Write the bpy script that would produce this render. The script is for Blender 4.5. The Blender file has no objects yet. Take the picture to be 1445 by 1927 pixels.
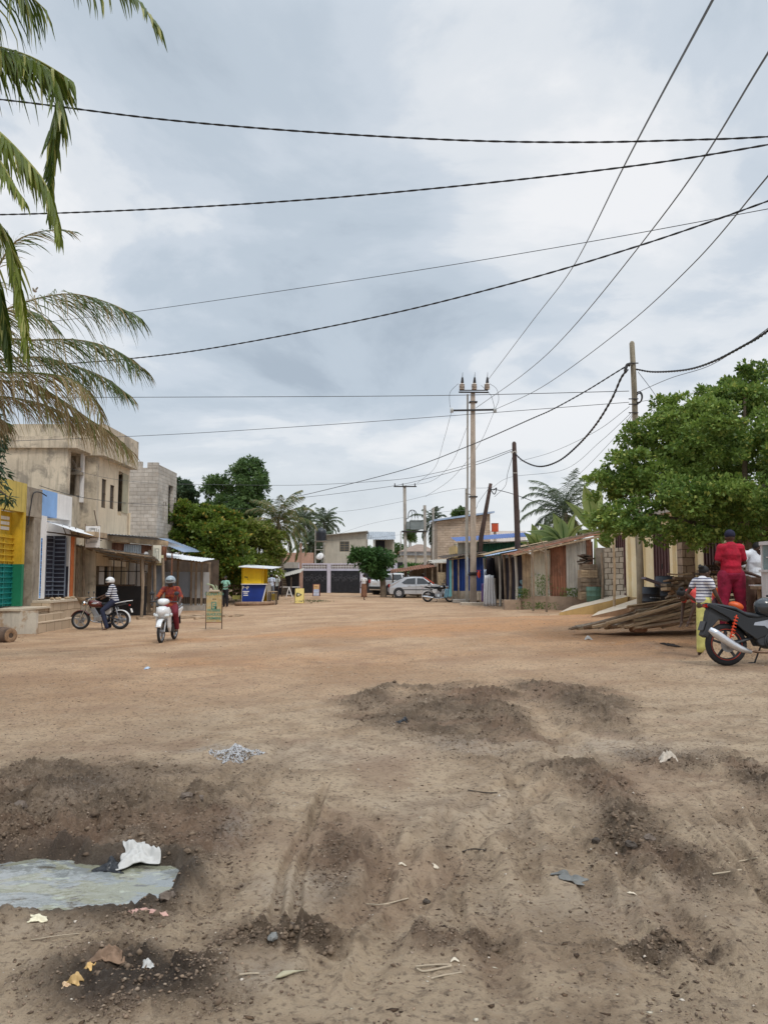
import bpy, math, random
import numpy as np
from mathutils import Vector, Matrix, Euler
R = math.radians; PI = math.pi
S = bpy.context.scene; COL = S.collection; TMP = bpy.data.scenes.new('workshop')   # modifiers and lettering are evaluated there
RNG = random.Random(7); NP = np.random.RandomState(11)
def evalmesh(o):
    with bpy.context.temp_override(scene=TMP, view_layer=TMP.view_layers[0]):
        dg = bpy.context.evaluated_depsgraph_get(); dg.update(); return bpy.data.meshes.new_from_object(o.evaluated_get(dg))
# ---------------------------------------------------------------- camera
F = 1450.0; CU, CV = 722.5, 963.5; CAMZ = 1.6; TH = math.atan((1083-963.5)/F)
cd = bpy.data.cameras.new('camera'); cam = bpy.data.objects.new('camera', cd); COL.objects.link(cam)
cd.sensor_fit = 'VERTICAL'; cd.sensor_height = 36; cd.lens = F/1927*36; cd.clip_start = .1; cd.clip_end = 3000
cam.location = (0, 0, CAMZ); cam.rotation_euler = (PI/2+TH, 0, 0); S.camera = cam
# ---------------------------------------------------------------- world, sun, exposure
SUN_EL, SUN_AZ = R(54), R(152)     # high veiled sun, behind the camera and to the right
w = bpy.data.worlds.new('World'); S.world = w; w.use_nodes = True
nt = w.node_tree; nt.nodes.clear(); L = nt.links.new
def nd(t, **k):
    n = nt.nodes.new(t)
    for a, b in k.items(): setattr(n, a, b)
    return n
def mth(op, a, b=None, c=None, clamp=False):
    n = nd('ShaderNodeMath', operation=op); n.use_clamp = clamp
    for i, x in enumerate((a, b, c)):
        if x is None: continue
        if isinstance(x, (int, float)): n.inputs[i].default_value = x
        else: L(x, n.inputs[i])
    return n.outputs[0]
def ramp(fac, pts, interp='EASE'):
    n = nd('ShaderNodeValToRGB'); cr = n.color_ramp; cr.interpolation = interp
    while len(cr.elements) < len(pts): cr.elements.new(.5)
    for e, (p, c) in zip(cr.elements, pts):
        e.position = p; e.color = (c, c, c, 1) if isinstance(c, (int, float)) else (*c, 1)
    L(fac, n.inputs[0]); return n.outputs[0]
def mixc(f, a, b, mode='MIX'):
    n = nd('ShaderNodeMix', data_type='RGBA', blend_type=mode)
    for i, x in ((0, f), (6, a), (7, b)):
        if isinstance(x, (int, float)): n.inputs[i].default_value = x if i == 0 else (x, x, x, 1)
        elif isinstance(x, tuple): n.inputs[i].default_value = (*x, 1)
        else: L(x, n.inputs[i])
    return n.outputs[2]
tc = nd('ShaderNodeTexCoord'); sep = nd('ShaderNodeSeparateXYZ'); L(tc.outputs['Generated'], sep.inputs[0])
X, Y, Z = sep.outputs
zz = mth('ADD', mth('MAXIMUM', Z, 0), .22)
cmb = nd('ShaderNodeCombineXYZ'); L(mth('DIVIDE', X, zz), cmb.inputs[0]); L(mth('DIVIDE', Y, zz), cmb.inputs[1])
def noi(vec, scale, det=6, rough=.5, dist=0, off=(0, 0, 0)):
    mp = nd('ShaderNodeMapping'); mp.inputs['Location'].default_value = off; L(vec, mp.inputs[0])
    n = nd('ShaderNodeTexNoise'); n.inputs['Scale'].default_value = scale; n.inputs['Detail'].default_value = det
    n.inputs['Roughness'].default_value = rough; n.inputs['Distortion'].default_value = dist
    L(mp.outputs[0], n.inputs['Vector']); return n.outputs['Fac']
n1 = noi(cmb.outputs[0], 1.35, 8, .56, .35, (3.3, 1.7, 0)); n2 = noi(cmb.outputs[0], .5, 3, .5, 0, (9, 4, 2))
# a thinner, brighter part of the cloud layer low ahead to the right
dv = nd('ShaderNodeVectorMath', operation='DOT_PRODUCT'); L(tc.outputs['Generated'], dv.inputs[0])
d = Vector((.40, 1, .22)).normalized(); dv.inputs[1].default_value = d
brt = ramp(dv.outputs['Value'], [(.90, 0), (.995, 1)])
cl = mth('ADD', mth('MULTIPLY', n1, .75), mth('MULTIPLY', n2, .25))
cl = mth('ADD', cl, mth('MULTIPLY', brt, .075))
def bank(u, v, deg, amt):   # a broad cloud bank (dark) or thin place (bright) in one part of the sky
    global cl
    x, z = (u-722.5)/1450, (963.5-v)/1450; q_ = nd('ShaderNodeVectorMath', operation='DOT_PRODUCT'); L(tc.outputs['Generated'], q_.inputs[0]); q_.inputs[1].default_value = Vector((x, math.cos(TH)-z*math.sin(TH), math.sin(TH)+z*math.cos(TH))).normalized()
    cl = mth('ADD', cl, mth('MULTIPLY', ramp(mth('ADD', q_.outputs['Value'], mth('MULTIPLY', mth('SUBTRACT', n1, .5), .03)), [(math.cos(R(deg*1.6)), 0), (math.cos(R(deg*.3)), 1)]), amt))
for b_ in ((880, 655, 6, -.05), (1180, 640, 6, -.05), (1400, 600, 5, -.07), (1080, 480, 8, .06), (1400, 380, 7, .04), (560, 420, 11, -.015), (300, 130, 9, .01), (1200, 150, 8, -.03)): bank(*b_)
cloud = ramp(cl, [(.37, (.42, .49, .57)), (.45, (.53, .605, .685)), (.51, (.62, .685, .76)), (.555, (.76, .80, .845)), (.62, (.90, .91, .93))])
hz = ramp(Z, [(.0, (.86, .87, .875)), (.10, (.80, .825, .845)), (.30, (.66, .71, .765))])
cloud = mixc(ramp(Z, [(.0, .95), (.12, .5), (.24, .0)]), cloud, hz)
zen = ramp(Z, [(.62, 1.0), (.95, 1.0)])
up = mth('ADD', 1.0, mth('MULTIPLY', ramp(Z, [(.60, 0.), (.85, 1.)]), 1.5))   # an overcast sky is brightest overhead
cloud = mixc(1.0, cloud, up, 'MULTIPLY')
sky = nd('ShaderNodeTexSky', sky_type='NISHITA'); sky.sun_disc = False; sky.sun_elevation = SUN_EL; sky.sun_rotation = SUN_AZ
bg1 = nd('ShaderNodeBackground'); L(sky.outputs[0], bg1.inputs[0]); bg1.inputs[1].default_value = .06
bg2 = nd('ShaderNodeBackground'); L(cloud, bg2.inputs[0]); bg2.inputs[1].default_value = 1.0
ms = nd('ShaderNodeMixShader'); ms.inputs[0].default_value = .88; L(bg1.outputs[0], ms.inputs[1]); L(bg2.outputs[0], ms.inputs[2])
out = nd('ShaderNodeOutputWorld'); L(ms.outputs[0], out.inputs[0])
sl = bpy.data.lights.new('sun', 'SUN'); so = bpy.data.objects.new('sun', sl); COL.objects.link(so)
sl.energy = 1.5; sl.angle = R(15); sl.color = (1, .95, .88)
sd = Vector((math.sin(SUN_AZ)*math.cos(SUN_EL), math.cos(SUN_AZ)*math.cos(SUN_EL), math.sin(SUN_EL)))
so.rotation_euler = sd.to_track_quat('Z', 'Y').to_euler(); so.location = (0, 0, 50)
S.view_settings.view_transform = 'Standard'; S.view_settings.look = 'None'; S.view_settings.exposure = .12; S.view_settings.gamma = 1
# ---------------------------------------------------------------- measuring
def ray(u, v):
    x, z = (u-CU)/F, (CV-v)/F
    return x, math.cos(TH)-z*math.sin(TH), math.sin(TH)+z*math.cos(TH)
def W(u, v, Yd):
    x, y, z = ray(u, v); t = Yd/y; return Vector((x*t, Yd, CAMZ+z*t))
def G0(u, v, z0=0.):
    x, y, z = ray(u, v); t = (z0-CAMZ)/z; return Vector((x*t, y*t, z0))
# ---------------------------------------------------------------- materials
def _mk(name):
    global nt, L
    m = bpy.data.materials.new(name); m.use_nodes = True; nt = m.node_tree; nt.nodes.clear(); L = nt.links.new
    o = nd('ShaderNodeOutputMaterial'); b = nd('ShaderNodeBsdfPrincipled'); L(b.outputs[0], o.inputs[0])
    return m, b
def M(name, col, rough=.75, var=.18, scale=2.5, bump=.15, metal=0, col2=None, mix=.5, streak=0., brick=None, fine=40, spec=.4, alpha=None, stripes=None, weave=0, coat=0, trans=0):
    """painted / plaster / metal surface: base colour broken up by noise, optional second colour in patches, rain streaks, block courses"""
    m, b = _mk(name)
    t = nd('ShaderNodeTexCoord').outputs['Object']
    a = noi(t, scale, 6, .6); f = noi(t, fine, 3, .6)
    c = mixc(ramp(a, [(.3, 0), (.7, 1)]), tuple(x*(1-var) for x in col), tuple(min(1, x*(1+var)) for x in col))
    c = mixc(mth('MULTIPLY', ramp(f, [(.35, 1), (.6, 0)]), .25), c, tuple(x*.72 for x in col))
    hh = f
    if brick:
        s = nd('ShaderNodeSeparateXYZ'); L(t, s.inputs[0]); cb = nd('ShaderNodeCombineXYZ')
        L(mth('ADD', s.outputs[0], s.outputs[1]), cb.inputs[0]); L(s.outputs[2], cb.inputs[1])
        bw, bh, mc = brick
        wv_ = nd('ShaderNodeVectorMath', operation='MULTIPLY_ADD'); nn_ = nd('ShaderNodeTexNoise'); nn_.inputs['Scale'].default_value = 2.3; L(t, nn_.inputs[0])
        L(nn_.outputs['Color'], wv_.inputs[0]); wv_.inputs[1].default_value = (.09, .07, 0); L(cb.outputs[0], wv_.inputs[2])
        bt = nd('ShaderNodeTexBrick'); L(wv_.outputs[0], bt.inputs[0]); bt.inputs['Scale'].default_value = 1
        bt.inputs['Brick Width'].default_value = bw; bt.inputs['Row Height'].default_value = bh
        bt.inputs['Mortar Size'].default_value = .014; bt.inputs['Mortar Smooth'].default_value = .3; bt.inputs['Bias'].default_value = -.2
        bt.inputs['Color1'].default_value = (1, 1, 1, 1); bt.inputs['Color2'].default_value = (.80, .78, .76, 1)
        bt.inputs['Mortar'].default_value = (*mc, 1)
        c = mixc(1., c, bt.outputs['Color'], 'MULTIPLY')
        hh = mth('ADD', mth('MULTIPLY', bt.outputs['Fac'], -2.0), f)
    if col2:
        a2 = noi(t, scale*1.7, 7, .65, .4, (5, 2, 8)); k = 1-mix
        c = mixc(ramp(a2, [(max(0, k-.1+.0), 0), (min(1, k+.06), 1)]), c, col2)
    if streak:
        mp = nd('ShaderNodeMapping'); mp.inputs['Scale'].default_value = (3.2, 3.2, .35); L(t, mp.inputs[0])
        st = noi(mp.outputs[0], 2.2, 6, .65)
        c = mixc(mth('MULTIPLY', ramp(st, [(.46, 0), (.66, 1)]), streak), c, tuple(x*.3 for x in col))
    if stripes:
        s = nd('ShaderNodeSeparateXYZ'); L(t, s.inputs[0]); per, c2, fr = stripes
        wv = mth('ADD', mth('MULTIPLY', s.outputs[2], 1/per), mth('MULTIPLY', a, .25))
        c = mixc(mth('GREATER_THAN', mth('FRACT', wv), fr), c, c2)
    L(c, b.inputs['Base Color']); b.inputs['Metallic'].default_value = metal
    L(mth('ADD', rough-.08, mth('MULTIPLY', a, .16)), b.inputs['Roughness']); b.inputs['Specular IOR Level'].default_value = spec
    if coat: b.inputs['Coat Weight'].default_value = coat; b.inputs['Coat Roughness'].default_value = .08
    if trans: b.inputs['Transmission Weight'].default_value = trans
    if bump:
        bp = nd('ShaderNodeBump'); bp.inputs['Strength'].default_value = min(1, bump*2); bp.inputs['Distance'].default_value = .02
        L(hh, bp.inputs['Height']); L(bp.outputs[0], b.inputs['Normal'])
    return m
def MLEAF(name, c1, c2, c3=None, f3=.9, rough=.5):
    m, b = _mk(name); g = nd('ShaderNodeNewGeometry'); r = g.outputs['Random Per Island']
    t = nd('ShaderNodeTexCoord').outputs['Object']
    a = noi(t, .9, 3, .5)
    c = mixc(mth('ADD', mth('MULTIPLY', r, .55), mth('MULTIPLY', ramp(a, [(.35, 0), (.65, 1)]), .45)), c1, c2)
    if c3: c = mixc(mth('GREATER_THAN', mth('FRACT', mth('MULTIPLY', r, 37.7)), f3), c, c3)
    L(c, b.inputs['Base Color']); b.inputs['Roughness'].default_value = rough; b.inputs['Specular IOR Level'].default_value = .35
    tr = nd('ShaderNodeBsdfTranslucent'); L(c, tr.inputs[0]); mx = nd('ShaderNodeMixShader'); mx.inputs[0].default_value = .33
    L(b.outputs[0], mx.inputs[1]); L(tr.outputs[0], mx.inputs[2]); L(mx.outputs[0], [n for n in nt.nodes if n.type == 'OUTPUT_MATERIAL'][0].inputs[0])
    return m
# ---------------------------------------------------------------- objects
def tag(o, label=None, cat=None, group=None, kind=None):
    for k, v in (('label', label), ('category', cat), ('group', group), ('kind', kind)):
        if v: o[k] = v
    return o
def thing(name, label, cat, loc=(0, 0, 0), rz=0, group=None):
    o = bpy.data.objects.new(name, None); COL.objects.link(o); o.location = loc; o.rotation_euler = (0, 0, rz)
    o.empty_display_size = .2; return tag(o, label, cat, group)
def copy_tree(o, parent=None):
    c = o.copy(); COL.objects.link(c)
    if parent: c.parent = parent
    for ch in list(o.children): copy_tree(ch, c)
    return c
class MB:
    def __init__(s): s.v = []; s.f = []; s.m = []; s.mi = 0; s.T = None
    def add(s, vs, fs):
        n = len(s.v)
        s.v += [tuple(s.T @ Vector(p)) for p in vs] if s.T else [tuple(p) for p in vs]
        s.f += [tuple(i+n for i in f) for f in fs]; s.m += [s.mi]*len(fs); return s
    def box(s, c, d, rz=0, ry=0, rx=0):
        M3 = Euler((rx, ry, rz)).to_matrix(); c = Vector(c); h = Vector(d)/2
        vs = [c+M3@Vector((sx*h.x, sy*h.y, sz*h.z)) for sx in (-1, 1) for sy in (-1, 1) for sz in (-1, 1)]
        return s.add(vs, [(0, 1, 3, 2), (4, 6, 7, 5), (0, 4, 5, 1), (2, 3, 7, 6), (0, 2, 6, 4), (1, 5, 7, 3)])
    def b2(s, a, b):   # box from corner to corner
        a, b = Vector(a), Vector(b); return s.box((a+b)/2, [abs(x) for x in (b-a)])
    def bar(s, p, q, w, h=None, roll=0):
        p, q = Vector(p), Vector(q); d = q-p; h = h or w
        m = (d.to_track_quat('Z', 'Y') @ Euler((0, 0, roll)).to_quaternion()).to_matrix()
        vs = [p+m@Vector((x*w/2, y*h/2, z)) for x in (-1, 1) for y in (-1, 1) for z in (0, d.length)]
        return s.add(vs, [(0, 1, 3, 2), (4, 6, 7, 5), (0, 4, 5, 1), (2, 3, 7, 6), (0, 2, 6, 4), (1, 5, 7, 3)])
    def tube(s, pts, r, n=8, cap=True, squash=1.):
        pts = [Vector(p) for p in pts]; k = len(pts); rs = r if isinstance(r, (list, tuple)) else [r]*k
        vs = []; up = None
        for i, p in enumerate(pts):
            d = (pts[min(i+1, k-1)]-pts[max(i-1, 0)]).normalized()
            if up is None:
                up = Vector((0, 0, 1)) if abs(d.z) < .9 else Vector((0, 1, 0))
            a = d.cross(up).normalized(); up = a.cross(d).normalized()
            for j in range(n):
                t = 2*PI*j/n; vs.append(p+rs[i]*(math.cos(t)*a+math.sin(t)*up*squash))
        fs = [(i*n+j, i*n+(j+1) % n, (i+1)*n+(j+1) % n, (i+1)*n+j) for i in range(k-1) for j in range(n)]
        if cap: fs += [tuple(range(n-1, -1, -1)), tuple(range((k-1)*n, k*n))]
        return s.add(vs, fs)
    def cyl(s, p, q, r, r2=None, n=16): return s.tube([p, q], [r, r if r2 is None else r2], n)
    def ring(s, c, axis, R0, r, n=28, k=10, sq=1.):   # torus
        ax = Vector(axis).normalized(); a = ax.orthogonal().normalized(); b = ax.cross(a); c = Vector(c); vs = []
        for i in range(n):
            t = 2*PI*i/n; rad = math.cos(t)*a+math.sin(t)*b
            for j in range(k):
                q = 2*PI*j/k; vs.append(c+rad*(R0+r*math.cos(q))+ax*(r*sq*math.sin(q)))
        return s.add(vs, [(i*k+j, ((i+1) % n)*k+j, ((i+1) % n)*k+(j+1) % k, i*k+(j+1) % k) for i in range(n) for j in range(k)])
    def ell(s, c, r, n=14, k=8, rot=None, zmin=-1.):
        c = Vector(c); M3 = Euler(rot).to_matrix() if rot else Matrix.Identity(3); vs = []
        r = (r, r, r) if isinstance(r, (int, float)) else r; t0 = math.asin(max(-1, zmin))
        for i in range(k+1):
            t = t0+(PI/2-t0)*i/k
            for j in range(n):
                q = 2*PI*j/n; vs.append(c+M3@Vector((r[0]*math.cos(t)*math.cos(q), r[1]*math.cos(t)*math.sin(q), r[2]*math.sin(t))))
        fs = [(i*n+j, i*n+(j+1) % n, (i+1)*n+(j+1) % n, (i+1)*n+j) for i in range(k) for j in range(n)]
        return s.add(vs, fs+[tuple(range(n-1, -1, -1)), tuple(range(k*n, (k+1)*n))])
    def prism(s, poly, a, b, axis='y'):   # 2-D outline extruded from a to b along an axis
        def P(x, y, t): return {'y': (x, t, y), 'x': (t, x, y), 'z': (x, y, t)}[axis]
        n = len(poly); vs = [P(x, y, a) for x, y in poly]+[P(x, y, b) for x, y in poly]
        return s.add(vs, [(i, (i+1) % n, n+(i+1) % n, n+i) for i in range(n)]+[tuple(range(n-1, -1, -1)), tuple(range(n, 2*n))])
    def loft(s, secs, cap=True, closed=True):
        n = len(secs[0]); vs = [p for q in secs for p in q]
        fs = [(i*n+j, i*n+(j+1) % n, (i+1)*n+(j+1) % n, (i+1)*n+j) for i in range(len(secs)-1) for j in range(n if closed else n-1)]
        if cap: fs += [tuple(range(n-1, -1, -1)), tuple(range((len(secs)-1)*n, len(secs)*n))]
        return s.add(vs, fs)
    def corr(s, p, du, dv, wave=.09, amp=.014, th=.004, rag=0.):   # corrugated sheet: waves run along dv, repeat along du
        p, du, dv = Vector(p), Vector(du), Vector(dv); lu = du.length; n = max(4, int(lu/wave*6)); nn = du.cross(dv).normalized()
        nv = max(1, int(dv.length/.6)); vs = []
        ph = RNG.random()*6
        for side in (0, 1):
            for j in range(nv+1):
                for i in range(n+1):
                    t = i/n; o = amp*math.sin(t*lu/wave*2*PI+ph)+side*th
                    e = rag*(math.sin(7*t*lu+ph)+math.sin(17*t*lu))*.5 if j == 0 else 0
                    vs.append(p+du*t+dv*(j/nv)+nn*(o+.01*math.sin(j*2.1+t*5+ph))-dv.normalized()*e)
        q = n+1; B = (nv+1)*q
        fs = [(j*q+i, j*q+i+1, (j+1)*q+i+1, (j+1)*q+i) for j in range(nv) for i in range(n)]
        fs += [(B+j*q+i, B+(j+1)*q+i, B+(j+1)*q+i+1, B+j*q+i+1) for j in range(nv) for i in range(n)]
        fs += [(i, B+i, B+i+1, i+1) for i in range(n)]+[(nv*q+i, nv*q+i+1, B+nv*q+i+1, B+nv*q+i) for i in range(n)]
        return s.add(vs, fs)
    def wall(s, p, du, h, th, holes=(), up=(0, 0, 1)):
        """wall slab from p along du, height h, thickness th towards the left of du; holes = (u0,u1,z0,z1) real openings"""
        p, du = Vector(p), Vector(du); l = du.length; d = du/l; n = Vector((-d.y, d.x, 0))
        us = sorted({0, l, *[x for q in holes for x in q[:2]]}); zs = sorted({0, h, *[x for q in holes for x in q[2:]]})
        for i in range(len(us)-1):
            for j in range(len(zs)-1):
                cu, cz = (us[i]+us[i+1])/2, (zs[j]+zs[j+1])/2
                if any(q[0] < cu < q[1] and q[2] < cz < q[3] for q in holes): continue
                vs = [p+d*u+n*t+Vector((0, 0, z)) for u in us[i:i+2] for t in (0, th) for z in zs[j:j+2]]
                n0 = len(s.v); s.add(vs, [(0, 1, 3, 2), (4, 6, 7, 5), (0, 4, 5, 1), (2, 3, 7, 6), (0, 2, 6, 4), (1, 5, 7, 3)])
        return s
    def build(s, name, mats, parent=None, smooth=False, bevel=0, label=None, cat=None, group=None, kind=None, loc=None, clean=True):
        me = bpy.data.meshes.new(name); vs = s.v
        o = bpy.data.objects.new(name, me)
        if parent is None and kind != 'structure' and loc is None and vs:      # give a free-standing mesh its own origin at its base
            a = np.array(vs); c = a.mean(0); loc = (float(c[0]), float(c[1]), float(a[:, 2].min()))
        if loc is not None and parent is None:
            vs = [(x-loc[0], y-loc[1], z-loc[2]) for x, y, z in vs]; o.location = loc
        if parent:
            mx = Matrix.Identity(4); q = parent
            while q: mx = q.matrix_basis @ mx; q = q.parent
            mx = mx.inverted(); vs = [tuple(mx @ Vector(p)) for p in vs]
        me.from_pydata(vs, [], s.f)
        if not isinstance(mats, (list, tuple)): mats = [mats]
        for m in mats: me.materials.append(m)
        if len(mats) > 1: me.polygons.foreach_set('material_index', s.m)
        if smooth: me.polygons.foreach_set('use_smooth', [True]*len(me.polygons))
        me.update(); COL.objects.link(o)
        if parent: o.parent = parent
        if smooth == 'auto':
            pass
        if bevel:
            b = o.modifiers.new('b', 'BEVEL'); b.width = bevel; b.segments = 2; b.limit_method = 'ANGLE'; b.angle_limit = R(40)
        return tag(o, label, cat, group, kind)
def spline(pts, n=8):
    P = [Vector(p) for p in pts]; P = [P[0]*2-P[1]]+P+[P[-1]*2-P[-2]]; o = []
    for i in range(1, len(P)-2):
        for k in range(n):
            t = k/n; a, b, c, d = P[i-1:i+3]
            o.append(.5*((2*b)+(c-a)*t+(2*a-5*b+4*c-d)*t*t+(3*b-a-3*c+d)*t**3))
    return o+[P[-2]]
# ================================================================ GROUND
def vnoise(x, y, seed=0):
    xi = np.floor(x).astype(np.int64); yi = np.floor(y).astype(np.int64); fx = x-xi; fy = y-yi
    fx = fx*fx*fx*(fx*(fx*6-15)+10); fy = fy*fy*fy*(fy*(fy*6-15)+10)
    def h(a, b):
        n = (a*374761393+b*668265263+seed*144269) & 0xffffffff; n = ((n ^ (n >> 13))*1274126177) & 0xffffffff
        n = n ^ (n >> 16); return (n & 0xffff)/65535.
    return (h(xi, yi)*(1-fx)+h(xi+1, yi)*fx)*(1-fy)+(h(xi, yi+1)*(1-fx)+h(xi+1, yi+1)*fx)*fy
def fbm(x, y, sc, oct=4, seed=0, rough=.5):
    v = 0; a = 1; t = 0; x = x/sc; y = y/sc; c, s_ = math.cos(.6), math.sin(.6)
    for i in range(oct):
        v = v+a*(vnoise(x, y, seed+i)*2-1); t += a; a *= rough; x, y = (x*c-y*s_)*2.03+7.1, (x*s_+y*c)*2.03+3.7
    return v/t
def sst(a, b, x): t = np.clip((x-a)/(b-a), 0, 1); return t*t*(3-2*t)
CP = [W(u, v, Y_) for u, v, Y_ in [(20, 1214, 22), (78, 1192, 24.4), (200, 1187, 26), (318, 1201, 20), (405, 1184, 25), (422, 1148, 42), (480, 1138, 43),
     (785, 1126, 52), (684, 1131, 49), (600, 1116, 62), (700, 1115, 62), (890, 1134, 42), (975, 1148, 32), (930, 1143, 34), (1100, 1150, 29), (250, 1152, 34), (340, 1150, 39),
     (830, 1133, 45), (1380, 1244, 11.6), (1260, 1240, 12.1), (1460, 1240, 12.0), (1500, 1244, 11.6), (722, 1228, 16), (500, 1228, 16), (950, 1228, 16), (722, 1170, 26), (1050, 1196, 19), (1080, 1190, 17.6), (1130, 1190, 17.3), (1180, 1190, 17), (1210, 1150, 28), (1250, 1190, 16.8), (1310, 1190, 16.4), (1215, 1152, 24), (1000, 1172, 24)]]
CP += [Vector((x, y, 0)) for x in (-5, -2, 0, 2, 5) for y in (-3, 0, 2, 4, 6, 8.5)]
CP += [Vector((x, 11.5, 0)) for x in (-6, -3, 0, 2.5)]+[Vector((x, 90, .7)) for x in (-60, -20, 0, 20, 60)]+[Vector((40, 30, .9)), Vector((-40, 25, -.2)), Vector((12, 24, .75)), Vector((11, 15, .7))]
CPa = np.array([tuple(p) for p in CP])
def gbase(x, y):
    x = np.asarray(x, float); y = np.asarray(y, float); num = np.zeros_like(x); den = np.zeros_like(x)+1e-9
    for cx, cy, cz in CPa:
        sg = 1.1+.11*abs(cy); w_ = np.exp(-((x-cx)**2+(y-cy)**2)/(2*sg*sg))+1e-5/(1+((x-cx)**2+(y-cy)**2)/100); num += w_*cz; den += w_
    z = num/den
    # raised yard on the right with a short bank down to the road
    edge = 12.55+.14*np.sin(x*1.7)+.12*fbm(x, y, .7, 3, 5)
    t = sst(edge-.16, edge+.10, y)*sst(-.12, .30, x-.405*y-.1*fbm(x, y, .9, 3, 6))*sst(40, 24, y)
    return z*(1-t)+np.maximum(z, .66+.010*np.clip(y-13, 0, 20))*t
def gz(x, y): return float(gbase(np.array([x]), np.array([y]))[0])
def blob(x, y, u, v, du, dv, soft=.75, seed=3, nz=.62, rot=0.):
    c = G0(u, v); rx = abs(G0(u+du, v).x-c.x); ry = abs(G0(u, v-dv).y-G0(u, v+dv).y)/2
    X_, Y_ = x-c.x, y-c.y; X_, Y_ = X_*math.cos(rot)+Y_*math.sin(rot), -X_*math.sin(rot)+Y_*math.cos(rot)
    d_ = np.sqrt((X_/rx)**2+(Y_/ry)**2)+nz*fbm(x, y, .5*min(rx, ry)+.15, 4, seed)
    return sst(1+soft, 1-soft, d_)
def seg(x, y, pts):   # distance to a polyline on the ground, and the length along it
    best = np.full_like(x, 1e9); al = np.zeros_like(x); acc = 0
    P = [G0(*p) for p in pts]
    for a, b in zip(P, P[1:]):
        dx, dy = b.x-a.x, b.y-a.y; l = math.hypot(dx, dy); t = np.clip(((x-a.x)*dx+(y-a.y)*dy)/l/l, 0, 1)
        q = np.hypot(x-a.x-t*dx, y-a.y-t*dy); k = q < best; best = np.where(k, q, best); al = np.where(k, acc+t*l, al); acc += l
    return best, al, acc
RUTSHADE = []
def rut(x, y, pts, wd, dp, tread=0., berm=.6, seed=0):
    d_, al, tot = seg(x, y, pts); d_ = d_+wd*.25*fbm(x, y, .3, 3, seed); e = sst(0, .35, al)*sst(tot, tot-.35, al)
    g = -dp*sst(wd, wd*.45, d_)+dp*berm*np.exp(-((d_-wd*1.35)/(wd*.5))**2)*(.6+.8*fbm(x, y, .18, 3, seed+4))
    if tread: g = g+tread*np.sin(al/.055*2*PI)*sst(wd, wd*.5, d_)
    RUTSHADE.append(sst(wd, wd*.5, d_)*e); return g*e
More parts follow.
